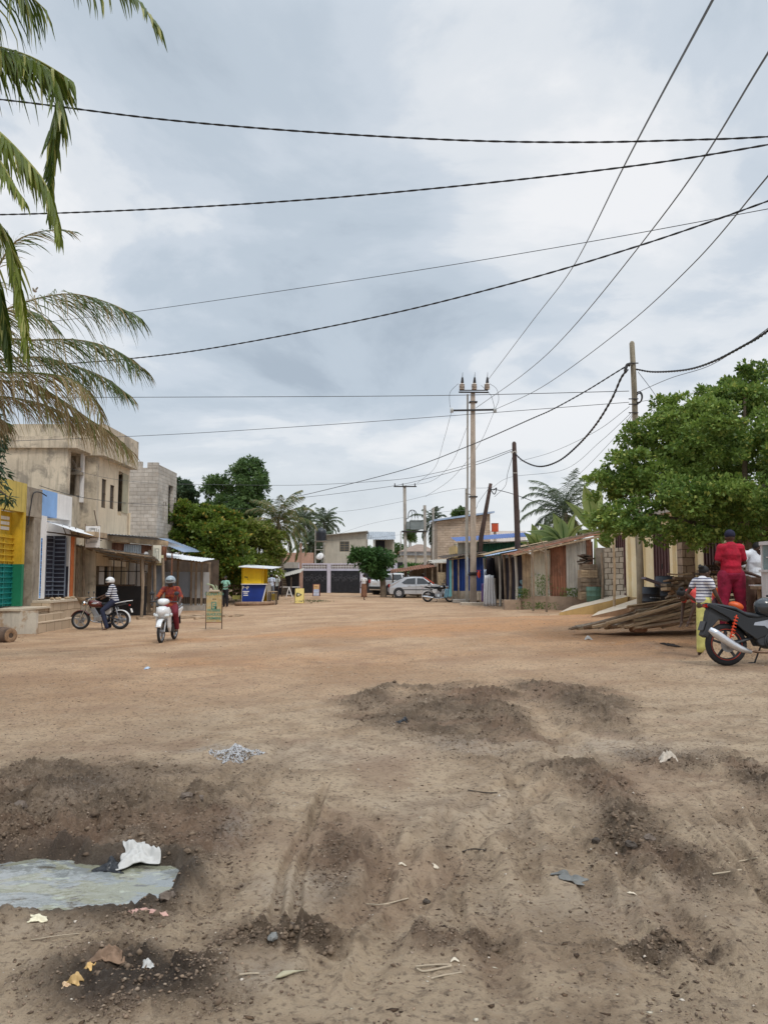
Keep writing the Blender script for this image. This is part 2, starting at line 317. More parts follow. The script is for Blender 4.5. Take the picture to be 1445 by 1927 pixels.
def features(x, y):
    near = y < 26; z = np.zeros_like(x); at_ = {k: np.zeros_like(x) for k in ('mud', 'wet', 'pale', 'org', 'near')}
    xs, ys = x[near], y[near]; h = np.zeros_like(xs)
    mud = np.zeros_like(xs)
    for a in [(150, 1540, 330, 115), (30, 1480, 160, 60), (330, 1560, 130, 90), (300, 1680, 90, 60),
              (800, 1345, 150, 42), (905, 1345, 90, 48), (700, 1322, 50, 18), (1090, 1335, 80, 36), (1010, 1308, 60, 14), (1150, 1500, 60, 60), (1200, 1575, 95, 52), (1060, 1448, 90, 18), (1250, 1435, 70, 20),
              (1445, 1480, 60, 60), (260, 1840, 200, 60), (500, 1760, 120, 26), (560, 1770, 110, 20), (1240, 1790, 110, 20), (820, 1770, 120, 30), (1310, 1640, 60, 30), (640, 1600, 60, 60)]:
        mud = np.maximum(mud, blob(xs, ys, *a))
    clod = fbm(xs, ys, .30, 5, 21, .55); cl2 = np.abs(fbm(xs, ys, .11, 4, 31, .6)); cl3 = fbm(xs, ys, .045, 3, 41, .6); bil = 1-np.abs(fbm(xs, ys, .42, 4, 51, .55))*2
    lump = np.maximum(0, fbm(xs, ys, .075, 4, 44, .6)+.05); h += mud*(.026*clod+.060*cl2+.030*cl3+.085*lump*sst(-.2, .3, clod))
    h += .0065*fbm(xs, ys, .06, 3, 81)+.0035*fbm(xs, ys, .022, 2, 83)+.012*fbm(xs, ys, .35, 3, 82)
    h += .035*fbm(xs, ys, 1.9, 3, 61)*sst(2, 5, ys)
    rg = sst(-.15, .45, fbm(xs, ys, 1.1, 4, 91))*sst(12.5, 8, ys); h += rg*(.012*cl2+.009*cl3+.010*clod); mud = np.maximum(mud, .30*rg)
    rt = np.random.RandomState(33)
    for k in range(26):   # long wheel tracks fanning out of the turning place towards the camera
        u0 = rt.uniform(330, 1500); v0 = rt.uniform(1380, 1560); u1 = u0+(u0-820)*rt.uniform(.25, .7)+rt.uniform(-60, 60); v1 = v0+rt.uniform(180, 380); um = (u0+u1)/2+rt.uniform(-50, 50); vm = (v0+v1)/2
        wd_ = rt.choice([.035, .045, .08, .11]); h += rut(xs, ys, [(u0, v0), ((u0+um)/2+rt.uniform(-9, 9), (v0+vm)/2), (um, vm), (u1, v1)], wd_, rt.uniform(.012, .030), rt.choice([0, .004, .005]), seed=100+k)
        mud = np.maximum(mud, .38*RUTSHADE[-1])  # rut troughs darkened in colour to strengthen their weak shade
    for k in range(12):
        u0 = rt.uniform(0, 900); v0 = rt.uniform(1230, 1420); h += rut(xs, ys, [(u0, v0+rt.uniform(-14, 14)), (u0+260, v0+rt.uniform(-14, 14)), (u0+560, v0-rt.uniform(0, 40))], rt.choice([.05, .09, .14]), rt.uniform(.008, .018), 0, seed=140+k)
    # ridges thrown up by wheels
    for pts, a, wd in [([(645, 1338), (690, 1322), (735, 1300), (800, 1306), (880, 1318)], .075, .16), ([(900, 1312), (950, 1350), (1000, 1400)], .09, .22), ([(985, 1302), (1050, 1315), (1120, 1350), (1170, 1378)], .10, .25),
                       ([(1060, 1440), (1150, 1442)], .05, .12), ([(1180, 1520), (1250, 1580), (1320, 1635)], .05, .08), ([(20, 1520), (110, 1500), (200, 1560)], .05, .15), ([(335, 1620), (350, 1690)], .05, .07),
                       ([(200, 1480), (230, 1540), (190, 1590)], .05, .09), ([(290, 1500), (300, 1560)], .06, .09), ([(370, 1480), (350, 1570)], .05, .09), ([(470, 1765), (560, 1752), (650, 1775)], .045, .09), ([(500, 1868), (580, 1868)], .02, .05)]:
        d_, al, tot = seg(xs, ys, pts); d_ = np.abs(d_+wd*.5*fbm(xs, ys, .25, 3, 7)); e = sst(-.02, .15, al)*sst(tot+.02, tot-.15, al)
        h += .8*a*np.exp(-(d_/wd)**2)*(.8+1.0*fbm(xs, ys, .07, 5, 9, .65))*e; mud = np.maximum(mud, .8*np.exp(-(d_/wd)**2)*e)
    for i, (pts, wd, dp, tr) in enumerate([([(560, 1518), (640, 1545), (700, 1610), (745, 1690), (770, 1790)], .085, .030, 0), ([(600, 1500), (680, 1525), (760, 1600), (810, 1700), (870, 1800)], .10, .030, 0),
              ([(420, 1610), (440, 1660), (430, 1720)], .045, .018, .005), ([(470, 1640), (455, 1700)], .04, .014, .004), ([(555, 1545), (575, 1640)], .05, .018, .004), ([(770, 1560), (765, 1640)], .05, .014, .003),
              ([(1100, 1500), (1150, 1600), (1250, 1700), (1400, 1860)], .11, .026, 0), ([(1180, 1430), (1270, 1560), (1420, 1720)], .10, .022, .0025), ([(1240, 1480), (1330, 1580)], .05, .010, .003),
              ([(150, 1480), (170, 1560), (150, 1610)], .11, .04, .004), ([(255, 1470), (262, 1560)], .09, .04, .004), ([(1000, 1340), (1060, 1400), (1080, 1440)], .2, .04, 0), ([(30, 1500), (80, 1560), (60, 1600)], .1, .03, 0),
              ([(870, 1650), (900, 1750), (930, 1900)], .12, .02, 0), ([(560, 1925), (640, 1760), (760, 1600), (900, 1500), (1050, 1440)], .10, .030, .004), ([(640, 1925), (720, 1770), (840, 1620), (960, 1520), (1080, 1460)], .10, .030, .004), ([(1300, 1925), (1180, 1760), (1080, 1600), (1010, 1500), (960, 1420)], .12, .030, .004), ([(1420, 1925), (1290, 1760), (1180, 1620), (1100, 1520)], .12, .026, .004), ([(200, 1300), (500, 1260), (800, 1250), (1200, 1236)], .25, .02, 0), ([(0, 1400), (300, 1330), (560, 1290)], .2, .015, 0)]):
        h += rut(xs, ys, pts, wd, dp, tr, seed=i)
    RUTSHADE.clear()
    mud = np.maximum(mud, .35*sst(.05, .5, fbm(xs, ys, .8, 5, 95, .6))*sst(5.5, 3.2, ys))
    # puddle basin
    pud = np.zeros_like(xs)
    for a in [(60, 1658, 165, 50), (200, 1660, 135, 46), (-150, 1658, 200, 54), (290, 1660, 56, 34)]:
        pud = np.maximum(pud, blob(xs, ys, *a, soft=.22, nz=.42, seed=13))
    rim = np.zeros_like(xs)
    for a in [(60, 1660, 200, 66), (200, 1664, 170, 62), (-150, 1660, 230, 70), (290, 1662, 80, 48)]: rim = np.maximum(rim, blob(xs, ys, *a, soft=.3, nz=.2, seed=14))
    h = h*(1-pud*.75)+.035*rim*(1-pud)-.075*pud
    d5 = blob(xs, ys, 215, 1840, 130, 36, seed=17); h -= .018*d5
    wet = np.maximum(np.clip(rim*1.3, 0, 1)*(1-.25*mud)*.95, d5*.85); wet = np.maximum(wet, blob(xs, ys, 205, 1622, 70, 16, seed=18))
    pale = np.maximum.reduce([blob(xs, ys, *a, soft=.8, nz=.8, seed=19)*k for a, k in [((400, 1415, 60, 5), .8), ((900, 1408, 110, 12), .55), ((1180, 1410, 110, 18), .6), ((440, 1560, 30, 30), .7), ((160, 1490, 50, 30), .25),
              ((560, 1680, 110, 30), .5), ((480, 1830, 80, 30), .5), ((90, 1750, 90, 12), .3), ((250, 1590, 30, 14), .2), ((1160, 1690, 160, 40), .3), ((850, 1520, 160, 40), .25), ((640, 1420, 200, 20), .3)]])
    # a small heap of soil right of the middle, and low humps on the sandy part
    h += .10*blob(xs, ys, 1222, 1246, 26, 5, soft=.9, nz=.1)+.05*blob(xs, ys, 1085, 1236, 26, 4, soft=.9, nz=.1)+.05*blob(xs, ys, 430, 1282, 60, 8, soft=.9, nz=.1)
    h += .07*blob(xs, ys, 445, 1414, 62, 9, soft=.9, nz=.2)
    org = np.maximum.reduce([blob(xs, ys, *a, soft=.9, nz=.7, seed=23)*k for a, k in [((900, 1195, 520, 16), 1), ((1150, 1225, 260, 20), .8), ((1000, 1172, 300, 9), .9), ((380, 1250, 170, 14), .6), ((650, 1245, 260, 14), .5)]])
    z[near] = h
    at_['mud'][near] = mud; at_['wet'][near] = np.clip(wet, 0, 1); at_['pale'][near] = pale; at_['org'][near] = org  # mud also carries the painted shade of the rut troughs
    f = y >= 26
    z[f] = .03*fbm(x[f], y[f], 2.2, 3, 61)+.012*fbm(x[f], y[f], .5, 3, 62)
    at_['near'] = sst(13.5, 6.5, y+.9*fbm(x, y, 1.6, 4, 71)+np.where(x < -1, .5*(-x-1), -.25*(x+1)))
    return z, at_
def ground():
    ys = [-30, -18, -10, -5, -2, 0, 1.0, 1.7]
    y = 2.0
    while y < 70: ys.append(y); y += max(.0055, .00056*y*y*.9+.004) if y < 14 else .00056*y*y
    ys += [75, 82, 92, 105, 130, 170, 240, 400, 800, 1600]
    ts = list(np.linspace(-1.02, 1.02, 760)); ts = [-40, -14, -6, -3.2, -2, -1.5, -1.25, -1.1]+ts+[1.1, 1.25, 1.5, 2, 3.2, 6, 14, 40]
    ya = np.array(ys); ta = np.array(ts)
    X_ = ta[None, :]*(1.0+.53*np.abs(ya))[:, None]; Y_ = np.repeat(ya[:, None], len(ta), 1)
    x, y = X_.ravel(), Y_.ravel()
    dz, at_ = features(x, y); z = gbase(x, y)+dz
    nr, nc = X_.shape; co = np.stack([x, y, z], 1).astype(np.float32)
    i = np.arange((nr-1)*(nc-1)); r_, c_ = i//(nc-1), i % (nc-1); a = r_*nc+c_
    fc = np.stack([a, a+1, a+nc+1, a+nc], 1).astype(np.int32)
    me = bpy.data.meshes.new('ground'); me.vertices.add(len(co)); me.vertices.foreach_set('co', co.ravel())
    me.loops.add(fc.size); me.loops.foreach_set('vertex_index', fc.ravel())
    me.polygons.add(len(fc)); me.polygons.foreach_set('loop_start', np.arange(0, fc.size, 4, dtype=np.int32)); me.polygons.foreach_set('loop_total', np.full(len(fc), 4, np.int32))
    me.polygons.foreach_set('use_smooth', np.ones(len(fc), bool)); me.update(calc_edges=True)
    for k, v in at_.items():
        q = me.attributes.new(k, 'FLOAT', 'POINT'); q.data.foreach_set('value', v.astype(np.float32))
    o = bpy.data.objects.new('ground', me); COL.objects.link(o); o['kind'] = 'structure'
    m, b = _mk('earth'); t = nd('ShaderNodeTexCoord').outputs['Object']
    def at(n): q = nd('ShaderNodeAttribute'); q.attribute_name = n; return q.outputs['Fac']
    mp = nd('ShaderNodeMapping'); mp.inputs['Scale'].default_value = (.85, 1, 1); L(t, mp.inputs[0]); tm = mp.outputs[0]
    big = noi(tm, .45, 6, .6, .3); mid = noi(tm, 2.2, 7, .62, .2); fi = noi(t, 26, 5, .65); sp = noi(t, 75, 3, .5)
    sand = mixc(ramp(big, [(.32, 0), (.68, 1)]), (.40, .245, .140), (.55, .375, .235))
    sand = mixc(ramp(at('org'), [(.1, 0), (1., .75)]), sand, (.52, .265, .12))
    grey = mixc(ramp(mid, [(.3, 0), (.7, 1)]), (.325, .232, .152), (.60, .46, .315))
    c = mixc(at('near'), sand, grey)
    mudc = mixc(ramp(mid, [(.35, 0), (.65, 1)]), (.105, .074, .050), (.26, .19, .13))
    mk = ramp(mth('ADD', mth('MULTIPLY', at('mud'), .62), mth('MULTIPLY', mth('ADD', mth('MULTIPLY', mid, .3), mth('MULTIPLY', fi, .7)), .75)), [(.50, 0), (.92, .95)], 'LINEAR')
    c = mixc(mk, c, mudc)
    pl = mth('MULTIPLY', at('pale'), ramp(fi, [(.35, .1), (.6, 1)])); c = mixc(mth('MULTIPLY', pl, .6), c, (.46, .41, .36))
    # trodden darker patches, crumbs and grit, with flecks of painted shade
    c = mixc(mth('MULTIPLY', ramp(mid, [(.50, 0), (.72, 1)]), .30), c, (.17, .115, .08))
    c = mixc(mth('MULTIPLY', ramp(fi, [(.34, 1), (.50, 0)]), .62), c, (.11, .078, .055))
    c = mixc(mth('MULTIPLY', ramp(noi(t, 9, 6, .7, .5), [(.54, 0), (.68, 1)]), .45), c, (.12, .084, .06))
    c = mixc(mth('MULTIPLY', ramp(noi(t, 5, 6, .7, .3, (4, 4, 0)), [(.56, 0), (.70, 1)]), .38), c, (.47, .375, .285))
    c = mixc(mth('MULTIPLY', ramp(sp, [(.66, 0), (.78, 1)]), .35), c, (.62, .54, .45))
    c = mixc(mth('MULTIPLY', ramp(sp, [(.24, 1), (.33, 0)]), .6), c, (.06, .045, .035))
    fl = noi(t, 17, 9, .82, .4, (2, 9, 0)); c = mixc(mth('MULTIPLY', ramp(fl, [(.57, 0), (.66, 1)]), mth('ADD', .24, mth('MULTIPLY', at('near'), .30))), c, (.085, .058, .040))  # dark flecks colour in the shade of crumbs and cracks
    fl2 = noi(t, 48, 5, .8, .2, (1, 5, 0)); c = mixc(mth('MULTIPLY', ramp(fl2, [(.57, 0), (.66, 1)]), mth('ADD', .12, mth('MULTIPLY', at('near'), .38))), c, (.52, .42, .31))
    rd = ramp(noi(t, .8, 4, .6, 0, (7, 2, 0)), [(.5, 0), (.65, .35)]); c = mixc(rd, c, (.27, .16, .105))
    c = mixc(mth('MULTIPLY', at('wet'), .82), c, (.030, .026, .024))
    L(c, b.inputs['Base Color'])
    wr = mth('SUBTRACT', .93, mth('MULTIPLY', mth('MULTIPLY', at('wet'), ramp(mid, [(.4, .3), (.6, 1)])), .55)); L(wr, b.inputs['Roughness']); b.inputs['Specular IOR Level'].default_value = .25
    bp = nd('ShaderNodeBump'); bp.inputs['Strength'].default_value = .9; bp.inputs['Distance'].default_value = .035
    L(mth('ADD', mth('MULTIPLY', noi(t, 30, 8, .78), 1.0), mth('ADD', mth('MULTIPLY', mid, .9), mth('MULTIPLY', fl, .9))), bp.inputs['Height']); L(bp.outputs[0], b.inputs['Normal'])
    me.materials.append(m)
    return o, co.reshape(nr, nc, 3), ya, ta, {k: v.reshape(nr, nc) for k, v in at_.items()}
GROUND, GCO, GYA, GTA, GAT = ground()
def gsamp(x, y, fields):   # the built ground's height and attributes at many points at once
    j = np.clip(np.searchsorted(GYA, y)-1, 0, len(GYA)-2); t = x/(1.0+.53*np.abs(y)); i = np.clip(np.searchsorted(GTA, t)-1, 0, len(GTA)-2)
    fy = (y-GYA[j])/(GYA[j+1]-GYA[j]); fx = (t-GTA[i])/(GTA[i+1]-GTA[i])
    return [(g[j, i]*(1-fx)+g[j, i+1]*fx)*(1-fy)+(g[j+1, i]*(1-fx)+g[j+1, i+1]*fx)*fy for g in fields]
def gh(x, y):   # exact height of the built ground
    j = int(np.clip(np.searchsorted(GYA, y)-1, 0, len(GYA)-2)); t = x/(1.0+.53*abs(y)); i = int(np.clip(np.searchsorted(GTA, t)-1, 0, len(GTA)-2))
    fy = (y-GYA[j])/(GYA[j+1]-GYA[j]); fx = (t-GTA[i])/(GTA[i+1]-GTA[i]); g = GCO[:, :, 2]
    return float((g[j, i]*(1-fx)+g[j, i+1]*fx)*(1-fy)+(g[j+1, i]*(1-fx)+g[j+1, i+1]*fx)*fy)
def gpt(u, v):  # the point of the real ground seen at a photo pixel
    z = 0.
    for _ in range(8):
        p = G0(u, v, z); z = .5*z+.5*gh(p.x, p.y)
    p = G0(u, v, z); return Vector((p.x, p.y, gh(p.x, p.y)))
# water
mw, bw = _mk('puddle_water'); t = nd('ShaderNodeTexCoord').outputs['Object']
mp = nd('ShaderNodeMapping'); mp.inputs['Scale'].default_value = (1., 1.7, 1); L(t, mp.inputs[0])
a = noi(mp.outputs[0], 3.2, 7, .65, .6); a2 = noi(mp.outputs[0], 8, 6, .7, .3, (3, 1, 0))
c = mixc(ramp(a, [(.48, 0), (.53, 1)]), (.22, .235, .23), (.235, .235, .17)); c = mixc(ramp(a2, [(.60, 0), (.64, 1)]), c, (.36, .38, .30)); c = mixc(ramp(a2, [(.34, 1), (.44, 0)]), c, (.10, .09, .07))
L(c, bw.inputs['Base Color']); L(ramp(a2, [(.5, .02), (.60, .5)]), bw.inputs['Roughness']); bw.inputs['IOR'].default_value = 1.75; bw.inputs['Specular IOR Level'].default_value = .9
bp = nd('ShaderNodeBump'); bp.inputs['Strength'].default_value = .25; bp.inputs['Distance'].default_value = .01; L(noi(mp.outputs[0], 11, 3, .5), bp.inputs['Height']); L(bp.outputs[0], bw.inputs['Normal'])
q = MB(); pc = G0(100, 1662)
q.add([(pc.x-1.9, pc.y-.62, -.030), (pc.x+.78, pc.y-.62, -.030), (pc.x+.78, pc.y+.62, -.030), (pc.x-1.9, pc.y+.62, -.030)], [(0, 1, 2, 3)])
q.build('puddle_water', mw, kind='structure')
# ================================================================ MATERIALS
PLA = M('weathered_plaster', (.54, .46, .35), .9, .2, .9, .25, col2=(.30, .26, .205), mix=.42, streak=.4)
PLA2 = M('beige_render', (.64, .53, .385), .88, .10, 1.1, .12, col2=(.52, .43, .32), mix=.33, streak=.22)
CONC = M('concrete', (.40, .37, .33), .88, .18, 2.2, .25, streak=.25)
CONCD = M('dirty_concrete', (.33, .28, .22), .9, .2, 1.8, .3, col2=(.24, .19, .14), mix=.4, streak=.4)
BLOCK = M('sandcrete_block', (.52, .475, .42), .92, .2, 1.2, .35, brick=(.42, .21, (.74, .72, .68)), streak=.25, col2=(.44, .37, .30), mix=.35)
MUDB = M('earth_block', (.50, .40, .31), .92, .2, 1.5, .35, brick=(.40, .19, (.72, .68, .64)), col2=(.42, .33, .26), mix=.4)
YEL = M('yellow_ochre_paint', (.56, .36, .025), .6, .16, 1.4, .08, streak=.25)
YELW = M('faded_yellow_paint', (.56, .42, .10), .7, .16, 1.2, .1, streak=.4, col2=(.48, .38, .15), mix=.3)
GRN = M('green_paint', (.012, .17, .085), .55, .15, 1.6, .06, col2=(.03, .20, .11), mix=.3)
TEAL = M('teal_door_paint', (.012, .22, .20), .5, .15, 3, .08, streak=.2)
WHT = M('white_paint', (.76, .74, .72), .7, .06, 1.8, .06, streak=.12)
BLU = M('pale_blue_paint', (.24, .42, .74), .6, .12, 1.5, .06, streak=.1)
BLUD = M('faded_blue_stripe', (.10, .34, .72), .6, .2, 4, .06, col2=(.55, .65, .75), mix=.35)
SLATE = M('slate_blue_door_paint', (.20, .23, .29), .5, .2, 3, .06, streak=.3)
DARKP = M('dark_skirting_paint', (.035, .035, .055), .6, .2, 3, .05)
ORG = M('orange_door_paint', (.60, .17, .05), .6, .15, 3, .08, streak=.2)
WOOD = M('weathered_wood', (.27, .205, .145), .85, .3, 3, .25, streak=.5, fine=60)
WOODL = M('raw_wood', (.42, .31, .20), .82, .28, 4, .2, streak=.35, fine=60)
WOODD = M('dark_wood', (.10, .07, .05), .85, .3, 3, .2, streak=.4)
BLK = M('black_paint', (.02, .02, .022), .6, .25, 3, .05)
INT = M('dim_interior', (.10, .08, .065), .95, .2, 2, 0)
ZINC = M('zinc_sheet', (.42, .45, .48), .42, .16, 2.5, .05, metal=.55, streak=.25)
ZINCB = M('new_bluish_sheet', (.40, .50, .66), .38, .12, 2, .05, metal=.4, streak=.15)
ZWHT = M('white_roof_sheet', (.74, .75, .76), .4, .06, 2, .03, streak=.08)
RUST = M('rusty_sheet', (.24, .105, .06), .85, .3, 2.4, .12, col2=(.34, .20, .14), mix=.35, streak=.5)
ZOLD = M('old_grey_sheet', (.46, .43, .375), .75, .15, 1.4, .06, col2=(.44, .41, .36), mix=.3, streak=.35, metal=.15)
TILE = M('beige_tile', (.50, .385, .27), .55, .08, 2, .03, brick=(.6, .3, (.42, .38, .33)))
SLABM = M('pale_slab', (.55, .46, .35), .75, .12, 2, .1)
WWASH = M('stained_whitewash', (.58, .53, .45), .9, .12, 1.6, .2, col2=(.42, .30, .20), mix=.42, streak=.3)
IRON = M('iron_bar', (.03, .028, .028), .6, .2, 5, 0)
GLASS = M('window_glass', (.05, .055, .06), .12, .1, 3, 0, spec=.8)
SHUT = M('louvre_glass', (.16, .15, .13), .4, .2, 4, 0)
def louvre(mb, p, du, h, n, dpt=.03, t=.02):   # a leaf of horizontal metal slats
    p, du = Vector(p), Vector(du); nn = Vector((-du.y, du.x, 0)).normalized()
    mb.mi = 1; mb.wall(p, du, h, .012); mb.mi = 0
    for k in range(n):
        z = h*(k+.5)/n; a = p-nn*dpt*.5+Vector((0, 0, z)); mb.bar(a, a+du, h/n*.55, dpt)
    for q in (p, p+du): mb.bar(q-nn*.01, q-nn*.01+Vector((0, 0, h)), .04, .04)
    mb.bar(p+du*.5-nn*.012, p+du*.5-nn*.012+Vector((0, 0, h*.11)), .03)
# ================================================================ LEFT: yellow shop, bare pier, blue-white shop on one terrace
XF = -12.1
t = thing('shop', 'yellow and green painted shop front with open louvred metal doors at the left edge', 'shop', (XF, 25, .5))
MB().wall((XF, 20.2, 3.72), (0, 5.8, 0), .98, .25).build('fascia', YELW, t)
for z0, z1, m in ((.58, 1.98, GRN), (1.98, 3.72, YEL)):
    q = MB(); q.b2((XF, 25.84, z0), (XF-.7, 26.0, z1)); q.b2((XF-.42, 20.4, z0), (XF-.7, 25.84, z1)); q.b2((XF, 23.6, z0), (XF-.42, 24.3, z1)); q.build('wall', m, t)
for z0, z1, m, k in ((.6, 1.98, TEAL, 8), (1.98, 2.95, YEL, 5)):
    for p_, d_ in (((XF-.34, 25.25, z0), (.0, .58, 0)), ((XF-.36, 24.5, z0), (.12, .55, 0))):
        q = MB(); louvre(q, p_, d_, z1-z0, k); q.build('door', [m, m], t)
q = MB()
for z in (3.50, 3.33, 3.16): q.b2((XF-.415, 24.9, z-.055), (XF-.405, 25.7, z+.055))
q.build('sign_panel', WHT, t, label='white lettered bands over the door')
MB().b2((XF-3.2, 20.2, .6), (XF-1.3, 26, 4.45)).build('body', PLA, t)
t = thing('pier', 'bare cement pier and beam between the yellow shop and the blue and white shop', 'wall', (XF, 26.6, .5))
q = MB(); q.b2((XF-.5, 26.62, .52), (XF+.0, 27.14, 3.62)); q.b2((XF-.55, 26.02, 3.62), (XF+.01, 27.17, 4.62)); q.b2((XF-1.1, 26.03, .55), (XF-.75, 26.6, 3.6)); q.build('pier', CONCD, t)
q = MB(); q.tube(spline([(XF+.03, 26.1, 3.3), (XF+.05, 26.2, 3.9), (XF+.06, 26.35, 4.4), (XF+.08, 26.8, 4.5), (XF+.1, 27.3, 4.42)]), .02, 6); q.build('cable', BLK, t)
t = thing('shop', 'white and pale blue shop front with dark louvred doors behind the tiled steps', 'shop', (XF, 28.4, .7))
MB().wall((XF, 27.2, 3.72), (0, 1.25, 0), .93, .3).build('fascia', BLU, t, label='pale blue half of the fascia')
MB().wall((XF, 28.45, 3.72), (0, 1.35, 0), .92, .3).build('fascia', WHT, t, label='white half of the fascia')
q = MB(); q.wall((XF, 27.2, .78), (0, .44, 0), 2.94, .9); q.b2((XF-.9, 27.64, .78), (XF-1.1, 29.68, 3.72)); q.wall((XF, 29.68, .78), (0, .12, 0), 2.94, 1.1); q.build('wall', WHT, t)
MB().b2((XF-.004, 29.67, .78), (XF-.14, 29.678, 1.95)).build('skirting', DARKP, t); MB().b2((XF-.72, 29.67, .78), (XF-.9, 29.678, 1.95)).build('skirting', DARKP, t)
MB().b2((XF-.14, 29.655, .78), (XF-.70, 29.672, 3.12)).build('doorway', BLK, t)  # black slab paints in the dark of the door opening
q = MB(); q.wall((XF+.006, 27.22, .82), (0, .10, 0), 2.1, .012); q.build('blue_stripe', BLUD, t)
q = MB()
for k in range(26): q.b2((XF+.004, 27.235, .9+k*.078), (XF+.011, 27.305, .9+k*.078+.03+.02*(k % 3)))
q.build('lettering', M('blue_letter_paint', (.02, .07, .22), .6, .2, 4, 0), t)
q = MB(); louvre(q, (XF-.50, 29.5, .8), (.44, .02, 0), 2.25, 14); q.build('door', [SLATE, DARKP], t); q = MB(); louvre(q, (XF-.62, 29.05, .8), (.10, .42, 0), 2.3, 14); q.build('door', [SLATE, DARKP], t)
MB().b2((XF-3.4, 27.2, .8), (XF-2.3, 29.8, 4.4)).build('body', PLA, t)
t = thing('awning', 'slanting white sheet awning on rods over the blue and white shop', 'awning', (XF, 29, 3.6))
q = MB(); q.T = None; q.corr((XF-.3, 27.9, 3.62), (0, 3.1, -.1), (1.15, .35, -.42), .12, .01); q.build('sheet', ZWHT, t)
q = MB(); q.bar((XF-.3, 28.3, 3.2), (XF+1.0, 31.2, 3.05), .04); q.bar((XF+.0, 28.6, 3.15), (XF+.75, 31.0, 3.0), .03)
for y, dz in ((28.5, .5), (29.1, .5), (29.7, .5), (30.6, .4)): q.bar((XF+.35, y, 3.1), (XF+.2, y, 3.15+dz-.2), .025)
q.bar((XF+.72, 30.8, 3.2), (XF+.3, 31.3, 4.25), .03); q.build('rod', WOODD, t)
# terrace with steps
t = thing('terrace', 'raised cement terrace with stained white side and beige tiled steps below the shops', 'terrace', (-11.6, 25, -.2))
MB().b2((-17, 24.4, -.6), (-10.9, 24.52, .49)).build('side_wall', WWASH, t)
MB().b2((-17, 24.35, .49), (-11.4, 26.6, .55)).build('floor_slab', SLABM, t)
q = MB(); q.b2((-12.1, 24.52, -.6), (-10.9, 28.2, .10)); q.b2((-12.1, 24.53, .1), (-11.2, 27.3, .31)); q.b2((-12.1, 24.54, .31), (-11.5, 26.6, .488)); q.build('steps', TILE, t)
MB().b2((-12.1, 26.6, .1), (-11.45, 29.9, .66)).build('tiled_block', TILE, t)
MB().b2((-12.2, 26.7, .66), (-11.4, 29.95, .74)).build('upper_slab', SLABM, t)
q = MB()
for k in range(9):
    x, y = -11.75+RNG.random()*.2, 27.4+k*.22; q.ell((x, y, .78), (.06+.03*RNG.random(), .08, .05), 8, 5, (0, 0, RNG.random()*3))
tag(q.build('shoes', WOODL), 'pairs of worn sandals left on the slab before the blue and white shop', 'sandals', kind='stuff')
# orange frame and plank wall beside it
t = thing('door_frame', 'orange painted post and doorway wall right of the blue and white shop', 'door frame', (XF, 30, .7))
MB().b2((XF-.1, 29.84, .74), (XF+.02, 30.12, 3.1)).build('post', ORG, t)
q = MB(); q.b2((XF-.1, 30.12, .74), (XF+.0, 30.32, 3.1)); q.b2((XF-.1, 29.9, 3.1), (XF+.9, 31.2, 3.3)); q.build('panel', WOODL, t)
# ================================================================ two-storey building behind the shops
t = thing('house', 'two storey weathered cement house with overhanging parapet behind the painted shops', 'house', (-14, 32, 0))
q = MB(); q.wall((-18.5, 30.2, -.3), (6.0, 0, 0), 6.92, .2)
q.wall((-12.5, 30.4, -.3), (0, 1.4, 0), 6.92, .25, [(.12, 1.25, 5.1, 6.9)]); q.build('wall', PLA, t, label='stained front block')
q = MB(); q.b2((-18.5, 30.05, 6.62), (-12.1, 31.6, 7.08)); q.build('parapet', PLA, t)
q = MB(); q.cyl((-12.55, 31.35, 4.85), (-12.55, 31.35, 5.75), .11, .09); q.b2((-12.75, 31.15, 5.7), (-12.35, 31.5, 5.82)); q.cyl((-12.55, 31.35, 5.82), (-12.55, 31.35, 6.0), .12, .16)
for k in range(9):
    a = PI*k/8; b = PI*(k+1)/8; q.bar((-13.2+.55*math.cos(a), 31.35, 5.95+.5*math.sin(a)), (-13.2+.55*math.cos(b), 31.35, 5.95+.5*math.sin(b)), .12)
q.build('balcony_column', CONCD, t)
MB().b2((-12.5, 31.5, 4.6), (-12.38, 31.66, 6.62)).build('downpipe', WHT, t)
MB().b2((-14.5, 30.6, 4.7), (-12.8, 31.7, 4.8)).build('balcony_floor', CONCD, t)
q = MB(); q.wall((-18.5, 31.8, -.3), (6.6, 0, 0), 8.15, .2); q.build('wall', PLA, t, label='rear block')
q = MB(); q.wall((-11.9, 32.0, 2.0), (0, 3.85, 0), 4.6, .2, [(.35, .85, 2.46, 3.69), (1.35, 1.85, 2.5, 3.55), (2.35, 2.85, 2.3, 4.3), (2.85, 3.6, 2.5, 4.2)]); q.build('wall', PLA2, t, label='lighter street side')
q = MB(); q.b2((-18.4, 31.55, 6.55), (-11.55, 35.95, 7.86)); q.build('roof_parapet', PLA, t)
for y0, z0, z1 in ((32.35, 4.46, 5.69), (33.35, 4.5, 5.55)):
    q = MB(); q.b2((-11.98, y0, z0), (-12.02, y0+.5, z1)); wn = q.build('window', SHUT, t)
    q = MB()
    for k in range(5): q.b2((-11.93, y0+k*.115, z0), (-11.95, y0+k*.115+.02, z1))
    for z in (z0, (z0+z1)/2, z1-.03): q.b2((-11.92, y0, z), (-11.94, y0+.5, z+.03))
    q.build('window_grille', WOODD, wn)
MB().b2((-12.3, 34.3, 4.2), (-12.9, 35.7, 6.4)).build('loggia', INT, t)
q = MB(); q.b2((-11.86, 34.85, 4.45), (-11.9, 35.6, 6.25)); q.build('blind', M('cane_blind', (.40, .36, .25), .9, .15, 4, .1, stripes=(.05, (.30, .27, .19), .5)), t)
